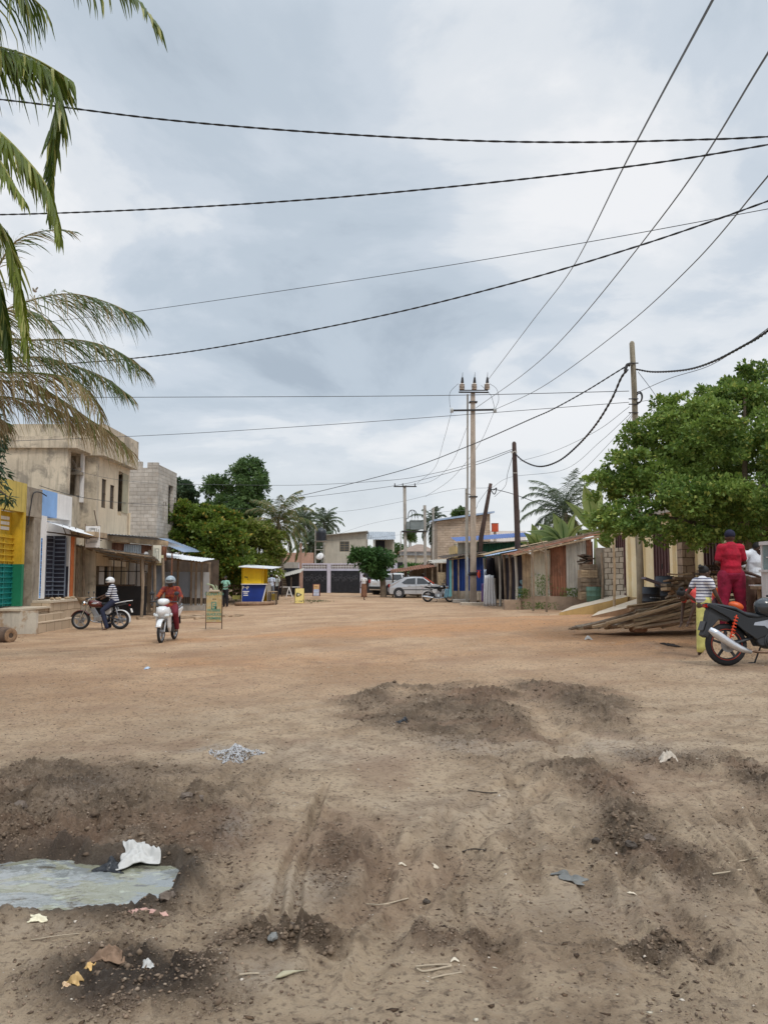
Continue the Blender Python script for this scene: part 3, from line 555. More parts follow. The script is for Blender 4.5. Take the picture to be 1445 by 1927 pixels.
q = MB(); q.cyl((-11.82, 35.75, 1.8), (-11.82, 35.75, 4.5), .05); q.build('downpipe', PLA2, t)
MB().b2((-18, 32, 0), (-12.2, 35.8, 6.5)).build('interior', PLA, t) if 0 else None
MB().b2((-11.96, 31.85, 2.0), (-18.4, 35.85, 2.1)).build('floor', CONC, t)
MB().b2((-18.4, 35.7, 0), (-11.92, 35.85, 6.55)).build('rear_wall', PLA2, t)
q = MB(); q.cyl((-17.4, 31.7, 7.86), (-17.4, 31.7, 8.1), .12); q.cyl((-17.4, 31.7, 8.1), (-17.4, 31.7, 8.22), .22); q.build('chimney_pot', CONCD, t)
# ================================================================ unfinished block building
t = thing('unfinished_building', 'tall unfinished grey block building with rebar stubs behind the wooden stall', 'building', (-14, 43, 0))
q = MB(); q.wall((-17.6, 42.7, -.3), (5.0, 0, 0), 7.9, .2); q.b2((-14.2, 42.7, 7.6), (-13.5, 42.9, 7.95)); q.b2((-13.2, 42.69, 7.6), (-12.6, 42.9, 7.9)); q.b2((-16.9, 42.7, 7.6), (-14.9, 42.9, 7.85))
q.build('front_wall', BLOCK, t)
q = MB(); q.wall((-12.6, 42.9, -.3), (0, 3.7, 0), 8.1, .2, [(.9, 1.15, 5.0, 6.1), (1.35, 1.6, 5.0, 6.1), (1.95, 3.0, 4.9, 7.2), (3.3, 3.6, 5.0, 6.6)]); q.build('side_wall', BLOCK, t)
q = MB(); q.b2((-16.2, 42.95, .0), (-15.5, 43.1, 6.8)); q.b2((-15.2, 42.62, .0), (-14.85, 42.71, 7.2)); q.build('pillar', CONC, t)
MB().b2((-17.4, 44.6, 0), (-12.9, 46.6, 7.6)).build('rear_wall', BLOCK, t)
q = MB()
for x in (-14.8, -14.72): q.bar((x, 42.8, 7.9), (x, 42.8, 8.7), .025)
q.build('rebar', RUST, t)
# ================================================================ wooden stall with the mesh front
gl = gz(-11, 32)
t = thing('stall', 'open wooden stall with sagging tin porch and black counter behind the striped rider', 'stall', (-11.3, 33, gl))
for x, y, zt in ((-12.45, 31.3, 2.85), (-12.2, 31.4, 2.8), (-9.83, 31.5, 2.45), (-9.72, 32.8, 2.4), (-10.35, 33.0, 2.3), (-9.45, 33.1, 2.35)):
    q = MB(); z0 = gz(x, y)-.3; q.tube(spline([(x, y, z0), (x+.03, y, (z0+zt)/2), (x-.02, y, zt)], 4), [.06]*9, 7); q.build('post', WOOD, t)
q = MB(); q.corr((-12.65, 31.15, 2.86), (3.2, .1, -.42), (-.1, 2.5, -.40), .14, .016, rag=.02); q.build('porch_roof', ZINC, t)
q = MB()
for a, b in (((-12.7, 31.12, 2.82), (-9.4, 31.2, 2.36)), ((-12.7, 31.9, 2.66), (-9.5, 32.0, 2.24)), ((-12.7, 32.7, 2.52), (-9.6, 32.8, 2.10)), ((-12.7, 33.4, 2.42), (-9.6, 33.5, 2.0)), ((-12.0, 31.1, 2.72), (-12.1, 33.6, 2.36)), ((-10.8, 31.1, 2.52), (-10.8, 33.6, 2.16))): q.bar(a, b, .07, .05)
q.build('rafters', WOOD, t)
q = MB(); q.b2((-12.6, 32.9, -.1), (-10.1, 33.02, 1.15)); q.build('counter_front', BLK, t)
q = MB(); q.b2((-12.3, 32.85, 1.15), (-10.7, 33.3, 1.22)); q.build('counter_top', WOODD, t)
q = MB()
for k in range(7): q.bar((-12.4+k*.33, 33.62, 1.1), (-12.4+k*.33, 33.62, 2.45), .035)
for z in (1.78, 2.3): q.bar((-12.6, 33.6, z), (-10.3, 33.6, z), .04)
q.build('mesh_frame', IRON, t)
for a, b in (((-12.62, 33.3, .0), (-12.35, 33.55, 2.8)), ((-12.2, 33.75, .0), (-12.05, 33.9, 2.7)), ((-10.2, 33.4, .0), (-10.05, 33.5, 2.7)), ((-9.95, 33.6, .0), (-9.7, 33.72, 2.5))): MB().b2(a, b).build('board', WOOD, t)
q = MB(); q.b2((-10.0, 33.4, .3), (-9.55, 33.46, 2.2)); q.build('tin_panel', M('dark_blue_grey_tin', (.16, .18, .21), .5, .2, 2, .05, metal=.3), t)
q = MB(); q.b2((-12.7, 37.8, .2), (-11.0, 37.95, 3.1)); q.b2((-12.72, 33.9, .2), (-12.6, 37.9, 3.1)); q.build('rear_wall', WHT, t, label='whitish boards seen through the mesh')
q = MB()
for x, w_ in ((-12.2, .5), (-11.5, .3), (-11.0, .15)): q.b2((x, 36.2, .5), (x+w_, 36.3, 2.5))
q.build('curtain', WHT, t)
q = MB(); q.b2((-10.75, 36.0, 1.2), (-10.4, 36.1, 2.5)); q.build('curtain', M('white_blue_cloth', (.7, .7, .72), .9, .1, 3, 0, stripes=(.62, (.05, .09, .35), .5)), t, label='white curtain with blue squares')
q = MB(); q.bar((-12.1, 33.3, 3.22), (-9.35, 33.4, 2.98), .12, .22); q.build('fascia_board', WOODL, t)
q = MB(); q.corr((-12.9, 32.7, 3.46), (3.15, .2, -.24), (0, 4.8, -.25), .14, .015); q.build('upper_roof', ZINC, t)
q = MB(); q.corr((-12.4, 33.75, 2.45), (2.9, 0, -.2), (0, .02, .62), .14, .015); q.build('gable_sheet', RUST, t)
q = MB(); q.corr((-11.35, 33.7, 2.42), (.75, 0, -.05), (0, .02, .55), .10, .012); q.build('gable_sheet', ZINC, t, label='bright zinc piece')
MB().b2((-10.1, 33.55, 2.45), (-9.85, 33.7, 2.85)).build('box_lid', WOODL, t); MB().ell((-10.28, 33.4, 2.55), (.1, .1, .08)).build('white_bowl', WHT, t)
def signboard(name, label, u0, u1, v0, v1, Yd, sk, tilt=0., m=WHT):
    p = W(u0, v1, Yd); r_ = W(u1, v0, Yd); t = thing(name, label, 'sign', p)
    w_, h = r_.x-p.x, r_.z-p.z; MB().b2((p.x, Yd, p.z), (p.x+w_, Yd+.03, p.z+h)).build('board', m, t)
    q = MB()
    for a, b, c, d in sk: q.bar((p.x+a*w_, Yd-.008, p.z+b*h), (p.x+c*w_, Yd-.008, p.z+d*h), .012)
    q.build('drawing', M('sign_ink', (.10, .11, .10), .8, .2, 4, 0), t)
    q = MB(); q.bar((p.x, Yd+.05, p.z+h), (p.x+w_, Yd+.05, p.z+h), .05); q.bar((p.x-.04, Yd+.05, p.z-.1), (p.x-.04, Yd+.05, p.z+h+.1), .04); q.build('frame', WOOD, t); return t
SK1 = [(.25, .45, .75, .45), (.25, .45, .25, .9), (.75, .45, .75, .9), (.32, .9, .68, .9), (.4, .5, .36, .85), (.6, .5, .64, .85), (.36, .85, .64, .85), (.15, .2, .85, .26), (.1, .15, .1, .8), (.9, .35, .9, .85), (.3, .28, .72, .3), (.18, .5, .12, .62), (.82, .5, .86, .7), (.42, .6, .58, .6)]
signboard('shop_sign', 'white board with a sketched throne and drapery under the white awning', 161, 189, 990, 1030, 30.3, SK1)
signboard('shop_sign', 'tall cream board with a sketched seat at the right end of the wooden stall', 288, 304, 1026, 1059, 32.8, [(.3, .2, .3, .8), (.7, .2, .7, .8), (.3, .8, .7, .8), (.3, .62, .7, .62), (.5, .2, .5, .55), (.15, .1, .15, .85), (.3, .2, .7, .2)], m=M('cream_board', (.66, .62, .50), .7, .1, 3, 0))
signboard('shop_sign', 'small yellowish board hanging behind the tall cream board', 294, 308, 1045, 1064, 33.3, [(.7, .2, .8, .7)], m=M('yellowish_board', (.70, .68, .42), .7, .1, 3, 0))
q = MB(); 
for k in range(11):
    x, y = -9.6+.26*k+RNG.random()*.1, 30.6+1.2*RNG.random(); z = gz(x, y); q.box((x, y, z+.04), (.35+.4*RNG.random(), .3, .09), RNG.random()*3, .1*RNG.random())
for k in range(20):
    x, y = -8.3+.12*k+RNG.random()*.3, 31.0+1.6*RNG.random(); z = gz(x, y); q.box((x, y, z+.03), (.2+.3*RNG.random(), .2, .07), RNG.random()*3, .15*RNG.random())
tag(q.build('rubble', M('broken_slabs', (.42, .31, .21), .9, .25, 3, .2)), 'broken cement slabs and laterite lumps heaped before the stalls', 'rubble', kind='stuff')
# ================================================================ grey stall with white roof
t = thing('stall', 'grey sheet walled stall with white tin roof beside the mango trees', 'stall', (-10, 38, gz(-10, 38)))
q = MB(); q.corr((-11.1, 36.3, 2.56), (2.5, .2, -.30), (0, 2.9, .18), .14, .012); q.build('roof', ZWHT, t)
q = MB(); q.b2((-11.0, 38.0, .55), (-9.45, 38.04, 1.78)); q.build('wall_sheet', M('grey_sheet', (.27, .31, .37), .55, .12, 1.3, .03, streak=.2), t)
q = MB(); q.b2((-9.43, 37.98, .5), (-8.98, 38.02, 1.76)); q.b2((-8.85, 37.9, .5), (-8.55, 37.94, 1.76)); q.build('wall_sheet', M('pale_grey_sheet', (.38, .38, .38), .6, .12, 1.3, .03, streak=.2), t)
q = MB()
for x in (-10.95, -10.1, -9.44, -9.2, -8.93, -8.55): q.bar((x, 37.95, .0), (x, 37.95, 2.5-.1*(x+11)), .08)
for k in range(14): q.bar((-9.9+k*.1, 38.1, .15), (-9.9+k*.1, 38.1, .55), .03)
q.bar((-11.0, 37.94, 2.45), (-8.5, 37.94, 2.2), .08); q.build('post', WOOD, t)
q = MB(); q.b2((-11.1, 40.2, .1), (-8.6, 40.3, 2.4)); q.b2((-11.12, 38, .1), (-11.02, 40.3, 2.5)); q.build('rear_wall', WOODD, t)
MB().b2((-11.2, 37.9, -.4), (-8.45, 40.5, .14)).build('plinth', CONC, t)
q = MB()
for k in range(5): q.b2((-11.5+k*.14, 37.0+.05*(k % 2), .3), (-11.38+k*.14, 37.04+.05*(k % 2), 1.75))
tag(q.build('plank_fence', WOOD), 'short fence of upright grey boards between the two stalls', 'fence')
q = MB(); q.corr((-12.6, 41, 3.6), (1.9, .2, -.75), (.3, 3, .1), .14, .015)
t = thing('shed', 'low shed under a bluish tin roof behind the grey stall', 'shed', (-10, 41, 0)); q.build('roof', ZINCB, t)
MB().b2((-12.5, 41.2, -.2), (-11.3, 42.5, 2.8)).build('wall', WOODD, t)
q = MB(); q.bar((-9.6, 35.0, gz(-9.6, 35)-.1), (-9.6, 35, 2.6), .05); tag(q.build('pole', RUST), 'thin rusty pole standing before the grey stall', 'pole')
# log
q = MB(); c = gpt(20, 1212); z = gz(c.x, c.y)+.2; a, b = Vector((-12.6, 22.6, z)), Vector((-10.25, 21.4, z-.02))
q.tube([a+(b-a)*k/10 for k in range(11)], [.2, .21, .205, .215, .2, .21, .205, .2, .215, .22, .2], 22)
lg = tag(q.build('log', M('bark', (.14, .095, .07), .95, .3, 3, .5, streak=.5), smooth=True), 'thick hollow cut log lying before the white terrace side at the left edge', 'log')
d = (b-a).normalized(); q = MB(); q.ring(b+d*.005, d, .135, .065, 24, 8, .25); q.build('cut_face', M('cut_wood', (.27, .17, .10), .9, .3, 9, .3), lg)
q = MB(); q.cyl(b+d*.001, b+d*.006, .075, .07, 14); q.build('hollow', WOODD, lg)
# ================================================================ CENTRE, far end of the street
def wxv(u, v, Yd): return W(u, v, Yd)
LIL = M('lilac_paint', (.60, .57, .66), .75, .1, 2, .05, streak=.15); GATE = M('dark_steel_gate', (.042, .044, .052), .45, .3, 5, .05, metal=.4)
GATEL = M('gate_ornament', (.17, .17, .19), .4, .2, 5, 0, metal=.5); UPW = M('pale_beige_wall', (.50, .46, .38), .88, .1, 1, .1, col2=(.40, .35, .28), mix=.3, streak=.25)
PINK = M('pinkish_wood', (.48, .30, .23), .85, .15, 2, .1, streak=.2)
Yg = 62.
t = thing('gated_wall', 'lilac wall with balustrade frieze and tall dark metal gates at the end of the street', 'wall', (-2, Yg, gz(-2, Yg)))
za, zb, zc = W(600, 1117, Yg).z-.1, W(600, 1074, Yg).z, W(600, 1060, Yg).z
xs_ = lambda u: W(u, 1083, Yg).x
q = MB(); q.b2((xs_(562), Yg+.1, zb), (xs_(746), Yg+.4, zb+.16)); q.b2((xs_(562), Yg+.1, zc-.1), (xs_(746), Yg+.4, zc))
for u in (565, 619, 681, 744): q.b2((xs_(u-3.6), Yg, za), (xs_(u+3.6), Yg+.09, zc))
q.b2((xs_(562), Yg+.30, za), (xs_(746), Yg+.38, zc-.12))
q.build('wall', LIL, t)
q = MB()
for k in range(60):
    u = 566+k*3.0
    q.b2((xs_(u), Yg+.14, zb+.16), (xs_(u+1.0), Yg+.2, zc-.1))
q.b2((xs_(563), Yg+.13, (zb+.16+zc-.1)/2-.02), (xs_(745), Yg+.21, (zb+zc+.06)/2+.02)); q.build('balustrade', WHT, t)
q = MB(); q.b2((xs_(563), Yg+.24, zb+.17), (xs_(745), Yg+.28, zc-.12)); q.build('recess', M('red_brown_recess', (.30, .20, .20), .9, .2, 3, 0), t)
for a, b in ((569, 615), (623, 677), (685, 740)):
    q = MB(); q.b2((xs_(a), Yg+.02, za), (xs_(b), Yg+.09, zb)); n = int((b-a)/1.7)
    for k in range(n+1): x = xs_(a+(b-a)*k/n); q.bar((x, Yg-.01, za), (x, Yg-.01, zb), .03)
    for z in (za+.25, za+.8, zb-.05): q.b2((xs_(a), Yg-.03, z), (xs_(b), Yg+.01, z+.05))
    g_ = q.build('gate', GATE, t); q = MB(); r_ = random.Random(a)
    for k in range(int((b-a)/5)):
        x = xs_(a+3+k*5); z = zb-.35-.3*abs(math.sin(k*1.1)); q.ring((x, Yg-.05, z), (0, 1, 0), .11, .012, 12, 4); q.bar((x-.1, Yg-.05, z-.25), (x, Yg-.05, z-.12), .02); q.bar((x+.1, Yg-.05, z-.25), (x, Yg-.05, z-.12), .02)
    q.build('ornament', GATEL, g_)
t = thing('house', 'pale beige upper storey with slanting roof and louvred window above the lilac wall', 'house', (-2, 66, 0)); Yh = 66.
X6 = lambda u: W(u, 1083, Yh).x; Z6 = lambda v: W(700, v, Yh).z
q = MB(); q.wall((X6(611), Yh, Z6(1062)-3), (X6(689)-X6(611), 0, 0), 3+Z6(1009)-Z6(1062), .2, [(X6(639)-X6(611), X6(657)-X6(611), 3+Z6(1038)-Z6(1062), 3+Z6(1019)-Z6(1062))])
q.prism([(X6(611), Z6(1009)), (X6(689), Z6(1009)), (X6(689), Z6(1001)), (X6(611), Z6(1008))], Yh, Yh+.2)
q.b2((X6(689)-.2, Yh+.2, 0), (X6(689), Yh+6, Z6(1003))); q.b2((X6(611), Yh+.2, 0), (X6(611)+.2, Yh+6, Z6(1009))); q.build('wall', UPW, t)
q = MB(); q.add([(X6(609), Yh-.4, Z6(1007)), (X6(692), Yh-.4, Z6(999)), (X6(692), Yh+6.5, Z6(996)), (X6(609), Yh+6.5, Z6(1004)), (X6(609), Yh-.4, Z6(1008.2)), (X6(692), Yh-.4, Z6(1000.4)), (X6(692), Yh+6.5, Z6(997.4)), (X6(609), Yh+6.5, Z6(1005.4))], [(0, 1, 2, 3), (7, 6, 5, 4), (0, 4, 5, 1), (1, 5, 6, 2), (2, 6, 7, 3), (3, 7, 4, 0)]); q.build('roof', ZOLD, t)
q = MB(); q.b2((X6(639), Yh+.1, Z6(1038)), (X6(657), Yh+.15, Z6(1019))); wn = q.build('window', GLASS, t)
q = MB()
for u in (639.3, 647.5, 656.2): q.b2((X6(u), Yh+.04, Z6(1038)), (X6(u+.8), Yh+.09, Z6(1019)))
for k in range(6): q.b2((X6(639), Yh+.06, Z6(1038-k*3.2)), (X6(657), Yh+.08, Z6(1037.2-k*3.2)))
q.build('louvre', M('brown_louvre', (.24, .19, .12), .6, .2, 3, 0), wn)
q = MB(); q.b2((X6(690), Yh+.3, Z6(1062)-3), (X6(745), Yh+.5, Z6(1041))); q.b2((X6(702), Yh+.3, Z6(1041)), (X6(704.5), Yh+.5, Z6(1015))); q.b2((X6(739.5), Yh+.3, Z6(1041)), (X6(742), Yh+.5, Z6(1015)))
q.b2((X6(704.5), Yh+2.4, Z6(1041)), (X6(742), Yh+2.5, Z6(1012))); q.build('balcony_wall', UPW, t)
q = MB(); q.b2((X6(707), Yh+2.3, Z6(1041)), (X6(724), Yh+2.38, Z6(1015))); q.build('doorway', M('bluish_black', (.02, .022, .035), .5, .2, 2, 0), t)
q = MB(); q.corr((X6(690), Yh+.1, Z6(1015)), (X6(744.5)-X6(690), 0, 0), (0, 3.2, Z6(1001)-Z6(1015)+.2), .2, .025); q.build('balcony_roof', ZINC, t)
# rooftop water tank on its stand
t = thing('water_tank', 'black plastic water tank on a tall steel stand left of the beige upper storey', 'water tank', (W(603, 1060, 65).x, 65, 2.4)); c = W(604, 1018, 65)
q = MB(); prof = [(.0, .44), (.05, .46), (.25, .44), (.3, .46), (.55, .44), (.6, .46), (.85, .45), (.98, .34), (1.06, .16), (1.1, .15)]
q.tube([(c.x, 65, c.z+z) for z, r in prof], [r for z, r in prof], 20); q.build('tank', M('black_plastic', (.03, .035, .045), .4, .2, 3, 0), t, smooth=True)
q = MB()
for dx in (-.45, .25):
    for dy in (-.4, .4): q.bar((c.x+dx, 65+dy, 2.3), (c.x+dx, 65+dy, c.z+(1.0 if dx < 0 else 0)), .05)
for z in (c.z-.05, c.z-.75, c.z-1.35): q.bar((c.x-.45, 64.6, z), (c.x+.3, 64.6, z), .06); q.bar((c.x-.45, 65.4, z), (c.x+.3, 65.4, z), .06)
q.b2((c.x-.55, 64.5, c.z-.03), (c.x+.5, 65.5, c.z-.001)); q.build('stand', ZOLD, t)
t = thing('satellite_dish', 'grey satellite dish on the roof edge below the black water tank', 'satellite dish', W(603, 1055, 64)); c = W(602, 1047, 64)
q = MB(); q.ell(c, (.34, .34, .12), 16, 6, (R(60), 0, R(-25)), -.98); q.build('dish', WHT, t, smooth=True); q = MB(); q.bar((c.x, 64, c.z-.6), c, .05); q.bar(c, (c.x+.1, 63.5, c.z+.1), .02); q.build('mount', IRON, t)
# left of the gates: pinkish wall, lean-to roof, dark stall, post
t = thing('lean_to', 'open lean to with ragged tin roof left of the lilac gates', 'shed', (W(540, 1083, 57).x, 57, gz(-7, 57))); Y7 = 57.
q = MB(); q.corr(W(514, 1090, 55), W(566, 1077, 55)-W(514, 1090, 55), (0, 3, .35), .16, .02, rag=.06); q.build('roof', ZOLD, t)
for u in (517, 531, 548): a = W(u, 1121, 55); MB().bar((a.x, 55, a.z-.3), (a.x, 55, W(u, 1086, 55).z), .08).build('post', WOODD, t)
MB().b2((W(524, 1083, 58).x, 58, -.2), (W(563, 1083, 58).x, 58.2, 2.15)).build('rear_wall', GATE, t)
q = MB(); a = W(545, 1104, 55.5); q.b2((a.x-.9, 55.2, a.z-.05), (a.x+.7, 56.0, a.z)); 
for dx in (-.8, .6): q.bar((a.x+dx, 55.4, a.z-.8), (a.x+dx, 55.4, a.z), .05)
q.build('table', WHT, t)
MB().b2((W(528, 1083, 68).x, 68, 0), (W(575, 1083, 68).x, 68.2, W(550, 1044, 68).z)).build('house_wall', PINK, None, label='pinkish bare wall behind the lean to and the coconut palm', cat='wall') if 0 else None
tag(MB().b2((W(526, 1083, 64).x, 64, 0), (W(566, 1083, 64).x, 64.2, W(550, 1058, 64).z)).build('garden_wall', CONC), 'grey low wall behind the ragged lean to roof', 'wall')
tag(MB().b2((W(530, 1083, 72).x, 72, 0), (W(590, 1083, 72).x, 72.2, W(550, 1040, 72).z)).build('house_wall', PINK), 'pinkish bare wall behind the coconut palm trunk', 'wall')
q = MB(); a = W(565.5, 1116, 60.5); b = W(565.5, 1022, 60.5); q.bar((a.x, 60.5, a.z), (a.x, 60.5, W(565, 1072, 60.5).z), .34); q.bar((a.x, 60.5, a.z), (a.x, 60.5, b.z), .16); q.build('gate_post', PINK, None, label='pinkish square post left of the lilac gates', cat='post')
# transformer on two poles
t = thing('transformer_station', 'grey pole mounted transformer on a platform between two concrete poles', 'transformer', (2, 55, gz(2, 55))); Y5 = 55.
def X5(u): return W(u, 1083, Y5).x
def Z5(v): return W(780, v, Y5).z
q = MB(); q.bar((X5(763.5), Y5, Z5(1110)), (X5(761.5), Y5, Z5(914)), .26, .22); q.build('pole', CONC, t)
q = MB(); q.bar((X5(800), Y5, Z5(1110)), (X5(799.5), Y5, Z5(951)), .24, .2); q.build('pole', CONC, t)
q = MB(); q.b2((X5(756), Y5-.35, Z5(1001.5)), (X5(804), Y5+.35, Z5(999))); q.bar((X5(741), Y5-.15, Z5(916)), (X5(784), Y5-.15, Z5(916)), .08)
for u in (743, 758, 781): q.bar((X5(u), Y5-.15, Z5(916)), (X5(u), Y5-.15, Z5(910)), .07)
q.build('crossarm', IRON, t)
q = MB(); q.b2((X5(772), Y5-.35, Z5(997)), (X5(790.5), Y5+.35, Z5(981))); q.b2((X5(771), Y5-.38, Z5(981)), (X5(791.5), Y5+.38, Z5(979.5)))
for k in range(9):
    for s_ in (-1, 1): x = X5(781)+s_*(X5(790.5)-X5(781)); q.b2((x, Y5-.32+k*.075, Z5(996)), (x+s_*.26, Y5-.30+k*.075, Z5(982)))
q.build('transformer', M('transformer_grey', (.20, .23, .23), .5, .15, 3, 0), t)
q = MB()
for u in (775, 781, 786.5): q.tube([(X5(u), Y5, Z5(980)), (X5(u), Y5, Z5(975))], [.06, .03], 8)
q.build('bushing', WHT, t)
q = MB(); q.tube(spline([(X5(764), Y5-.2, Z5(977)), (X5(768), Y5-.2, Z5(975)), (X5(769), Y5-.2, Z5(966)), (X5(774), Y5-.2, Z5(960.5)), (X5(782), Y5-.2, Z5(963)), (X5(786.5), Y5, Z5(975))], 6), .028, 5); q.tube(spline([(X5(775), Y5, Z5(975)), (X5(775.5), Y5, Z5(966)), (X5(774), Y5, Z5(961))], 5), .02, 5); q.tube(spline([(X5(781), Y5, Z5(975)), (X5(781), Y5, Z5(966)), (X5(778), Y5, Z5(961))], 5), .02, 5); q.build('lead', IRON, t)
# low hip roofed house behind it, haze-blue roofs further back
t = thing('house', 'low grey house with brown roof behind the transformer poles', 'house', (3, 80, 1)); Y8 = 80.
a, b = W(757, 1083, Y8).x, W(815, 1083, Y8).x
MB().b2((a, Y8, 0), (b, Y8+6, W(780, 1045, Y8).z)).build('wall', UPW, t); MB().b2((a-.3, Y8-.2, W(780, 1045, Y8).z), (b+.3, Y8-.1, W(780, 1038, Y8).z)).build('fascia', ZINC, t)
q = MB(); z0, z1 = W(780, 1038, Y8).z, W(780, 1022, Y8).z; q.add([(a-.4, Y8-.4, z0), (b+.4, Y8-.4, z0), (b+.4, Y8+7, z0), (a-.4, Y8+7, z0), (a+1.6, Y8+3, z1), (b-1, Y8+3, z1)], [(0, 1, 5, 4), (1, 2, 5), (2, 3, 4, 5), (3, 0, 4), (3, 2, 1, 0)]); q.build('roof', M('brown_roof', (.26, .19, .15), .85, .2, 2, .1), t)
t = thing('house', 'narrow dark house with metal gate beyond the right end of the lilac wall', 'house', (1.5, 70, 0)); a, b = W(746, 1083, 70).x, W(759, 1083, 70).x
MB().b2((a, 70, 0), (b, 74, W(750, 1049, 70).z)).build('wall', CONC, t); MB().b2((a+.1, 69.9, 0), (b-.05, 69.98, W(750, 1058, 70).z)).build('gate', GATE, t)
# brick building with a slanting bluish roof
Y6 = 60.; t = thing('brick_building', 'tall windowless earth block building with slanting bluish roof right of the transformer', 'building', (6, 60, 0))
a, b = W(823, 1083, Y6).x, W(923, 1083, Y6).x; za, zb = W(823, 981, Y6).z, W(923, 967, Y6).z
q = MB(); q.prism([(a, 0), (b, 0), (b, zb), (a, za)], Y6, Y6+5); q.build('wall', MUDB, t)
q = MB(); q.add([(a-.3, Y6-.4, za-.02), (b+.3, Y6-.4, zb+.05), (b+.3, Y6+5.5, zb+.3), (a-.3, Y6+5.5, za+.25), (a-.3, Y6-.4, za+.12), (b+.3, Y6-.4, zb+.19), (b+.3, Y6+5.5, zb+.44), (a-.3, Y6+5.5, za+.39)], [(4, 5, 6, 7), (3, 2, 1, 0), (0, 1, 5, 4), (1, 2, 6, 5), (2, 3, 7, 6), (3, 0, 4, 7)]); q.build('roof', ZINCB, t)
tag(MB().b2((W(897, 1083, 66).x, 66, 0), (W(990, 1083, 66).x, 66.3, W(940, 999, 66).z)).build('parapet_wall', WHT), 'long white parapet wall to the right of the earth block building', 'wall')
t = thing('water_tank', 'square red tank above the white parapet wall', 'water tank', W(931, 998, 64)); a = W(926, 998, 64); b = W(937.5, 985, 64); MB().b2((a.x, 64, a.z-.1), (b.x, 64.5, b.z)).build('tank', M('red_tank', (.50, .08, .03), .6, .15, 4, 0), t); MB().b2((a.x-.02, 63.98, b.z), (b.x+.02, 64.52, b.z+.03)).build('lid', RUST, t); MB().bar((a.x+.25, 64.25, 0), (a.x+.25, 64.25, a.z-.1), .2).build('support', CONC, t)
# low stalls with ragged roofs behind the parked cars
t = thing('market_stall', 'row of low stalls with ragged rusty tin roofs behind the silver car', 'stall', (3, 56, gz(3, 56))); Ys = 55.
def P(u, v, y=55.): return W(u, v, y)
q = MB(); q.corr(P(772, 1076), P(812, 1056)-P(772, 1076), (0, 3, .1), .18, .025, rag=.08); q.build('roof', WOODD, t)
q = MB(); q.corr(P(735, 1079, 53), P(818, 1066, 53)-P(735, 1079, 53), (0, 2.4, .28), .18, .025, rag=.1); q.build('roof', RUST, t)
q = MB(); q.corr(P(810, 1060, 54), P(852, 1058, 54)-P(810, 1060, 54), (0, 3, .28), .18, .02); q.build('roof', ZOLD, t)
for u, v in ((739, 1079), (762, 1076), (786, 1072), (813, 1066), (823, 1060), (830, 1060)): a = P(u, v, 54); MB().bar((a.x, 54, -.1), (a.x, 54, a.z), .1).build('post', WOOD, t)
MB().b2((P(770, 1083, 57).x, 57, 0), (P(822, 1083, 57).x, 57.1, P(800, 1066, 57).z)).build('rear_wall', WOOD, t); MB().b2((P(822, 1083, 56).x, 56, 0), (P(850, 1083, 56).x, 56.1, P(830, 1060, 56).z)).build('rear_wall', WOODD, t, label='dark brown part')
q = MB(); q.b2((P(824, 1083, 52).x, 52, .1), (P(838, 1083, 52).x, 52.05, P(830, 1077, 52).z)); q.build('hung_cloth', M('patterned_cloth', (.45, .36, .24), .9, .4, 14, 0, col2=(.12, .09, .06), mix=.4), t); q = MB(); q.b2((P(840, 1083, 52.2).x, 52.2, .1), (P(850, 1083, 52.2).x, 52.25, P(840, 1079, 52.2).z)); q.build('rear_panel', WOODL, t)
# small yellow gabled house
Y9 = 50.; t = thing('gable_house', 'small yellow gable with stained tiled roof above the blue shack', 'house', (5, 50, 0)); a = W(849, 1050, Y9); p = W(855, 1024, Y9); e = W(893, 1050, Y9)
q = MB(); q.prism([(W(848, 0, Y9).x, 0), (W(866, 0, Y9).x, 0), (W(866, 0, Y9).x, W(0, 1050, Y9).z), (p.x+.05, p.z-.05), (W(849, 0, Y9).x, W(0, 1036, Y9).z)], Y9, Y9+5); q.build('wall', M('yellow_gable', (.62, .47, .22), .85, .1, 2, .05), t)
q = MB(); c0 = W(854.5, 1022.5, Y9); c1 = W(867.5, 1051, Y9); c2 = W(886, 1020.5, Y9+.5); c3 = W(898, 1050, Y9+.5)
q.add([c0, c1, c3, c2, c0+Vector((0, .2, -.08)), c1+Vector((0, .2, -.08)), c3+Vector((0, .2, -.08)), c2+Vector((0, .2, -.08))], [(0, 1, 2, 3), (7, 6, 5, 4), (0, 4, 5, 1), (1, 5, 6, 2), (2, 6, 7, 3), (3, 7, 4, 0)]); q.build('roof', M('pale_tiles', (.42, .38, .30), .9, .25, 3, .3, brick=(.5, .28, (.35, .33, .3)), streak=.5), t)
# blue shack
Yb = 44.; t = thing('shack', 'bright blue corrugated shack with turquoise corner post behind the concrete pole', 'shack', (4.6, Yb, gz(4.6, Yb))); XB = lambda u: W(u, 1083, Yb).x; ZB = lambda v: W(870, v, Yb).z
BC = M('blue_corrugated', (.012, .045, .205), .5, .18, 2, .05, streak=.35)
q = MB(); q.corr((XB(850), Yb, ZB(1112)), (XB(912)-XB(850), 0, 0), (0, 0, ZB(1049)-ZB(1112)), .15, .025); q.build('wall', BC, t)
q = MB(); q.corr((XB(850), Yb+3.6, ZB(1112)), (0, -3.6, 0), (0, 0, ZB(1049)-ZB(1112)), .15, .02); q.build('side_wall', BC, t)
MB().b2((XB(845.5), Yb-.1, ZB(1122)), (XB(849.5), Yb, ZB(1052))).build('corner_post', M('turquoise_paint', (.16, .48, .52), .6, .1, 3, 0), t)
for u in (851, 862): MB().bar((XB(u), Yb-.12, ZB(1126)), (XB(u), Yb-.12, ZB(1050)), .09).build('post', WOOD, t)
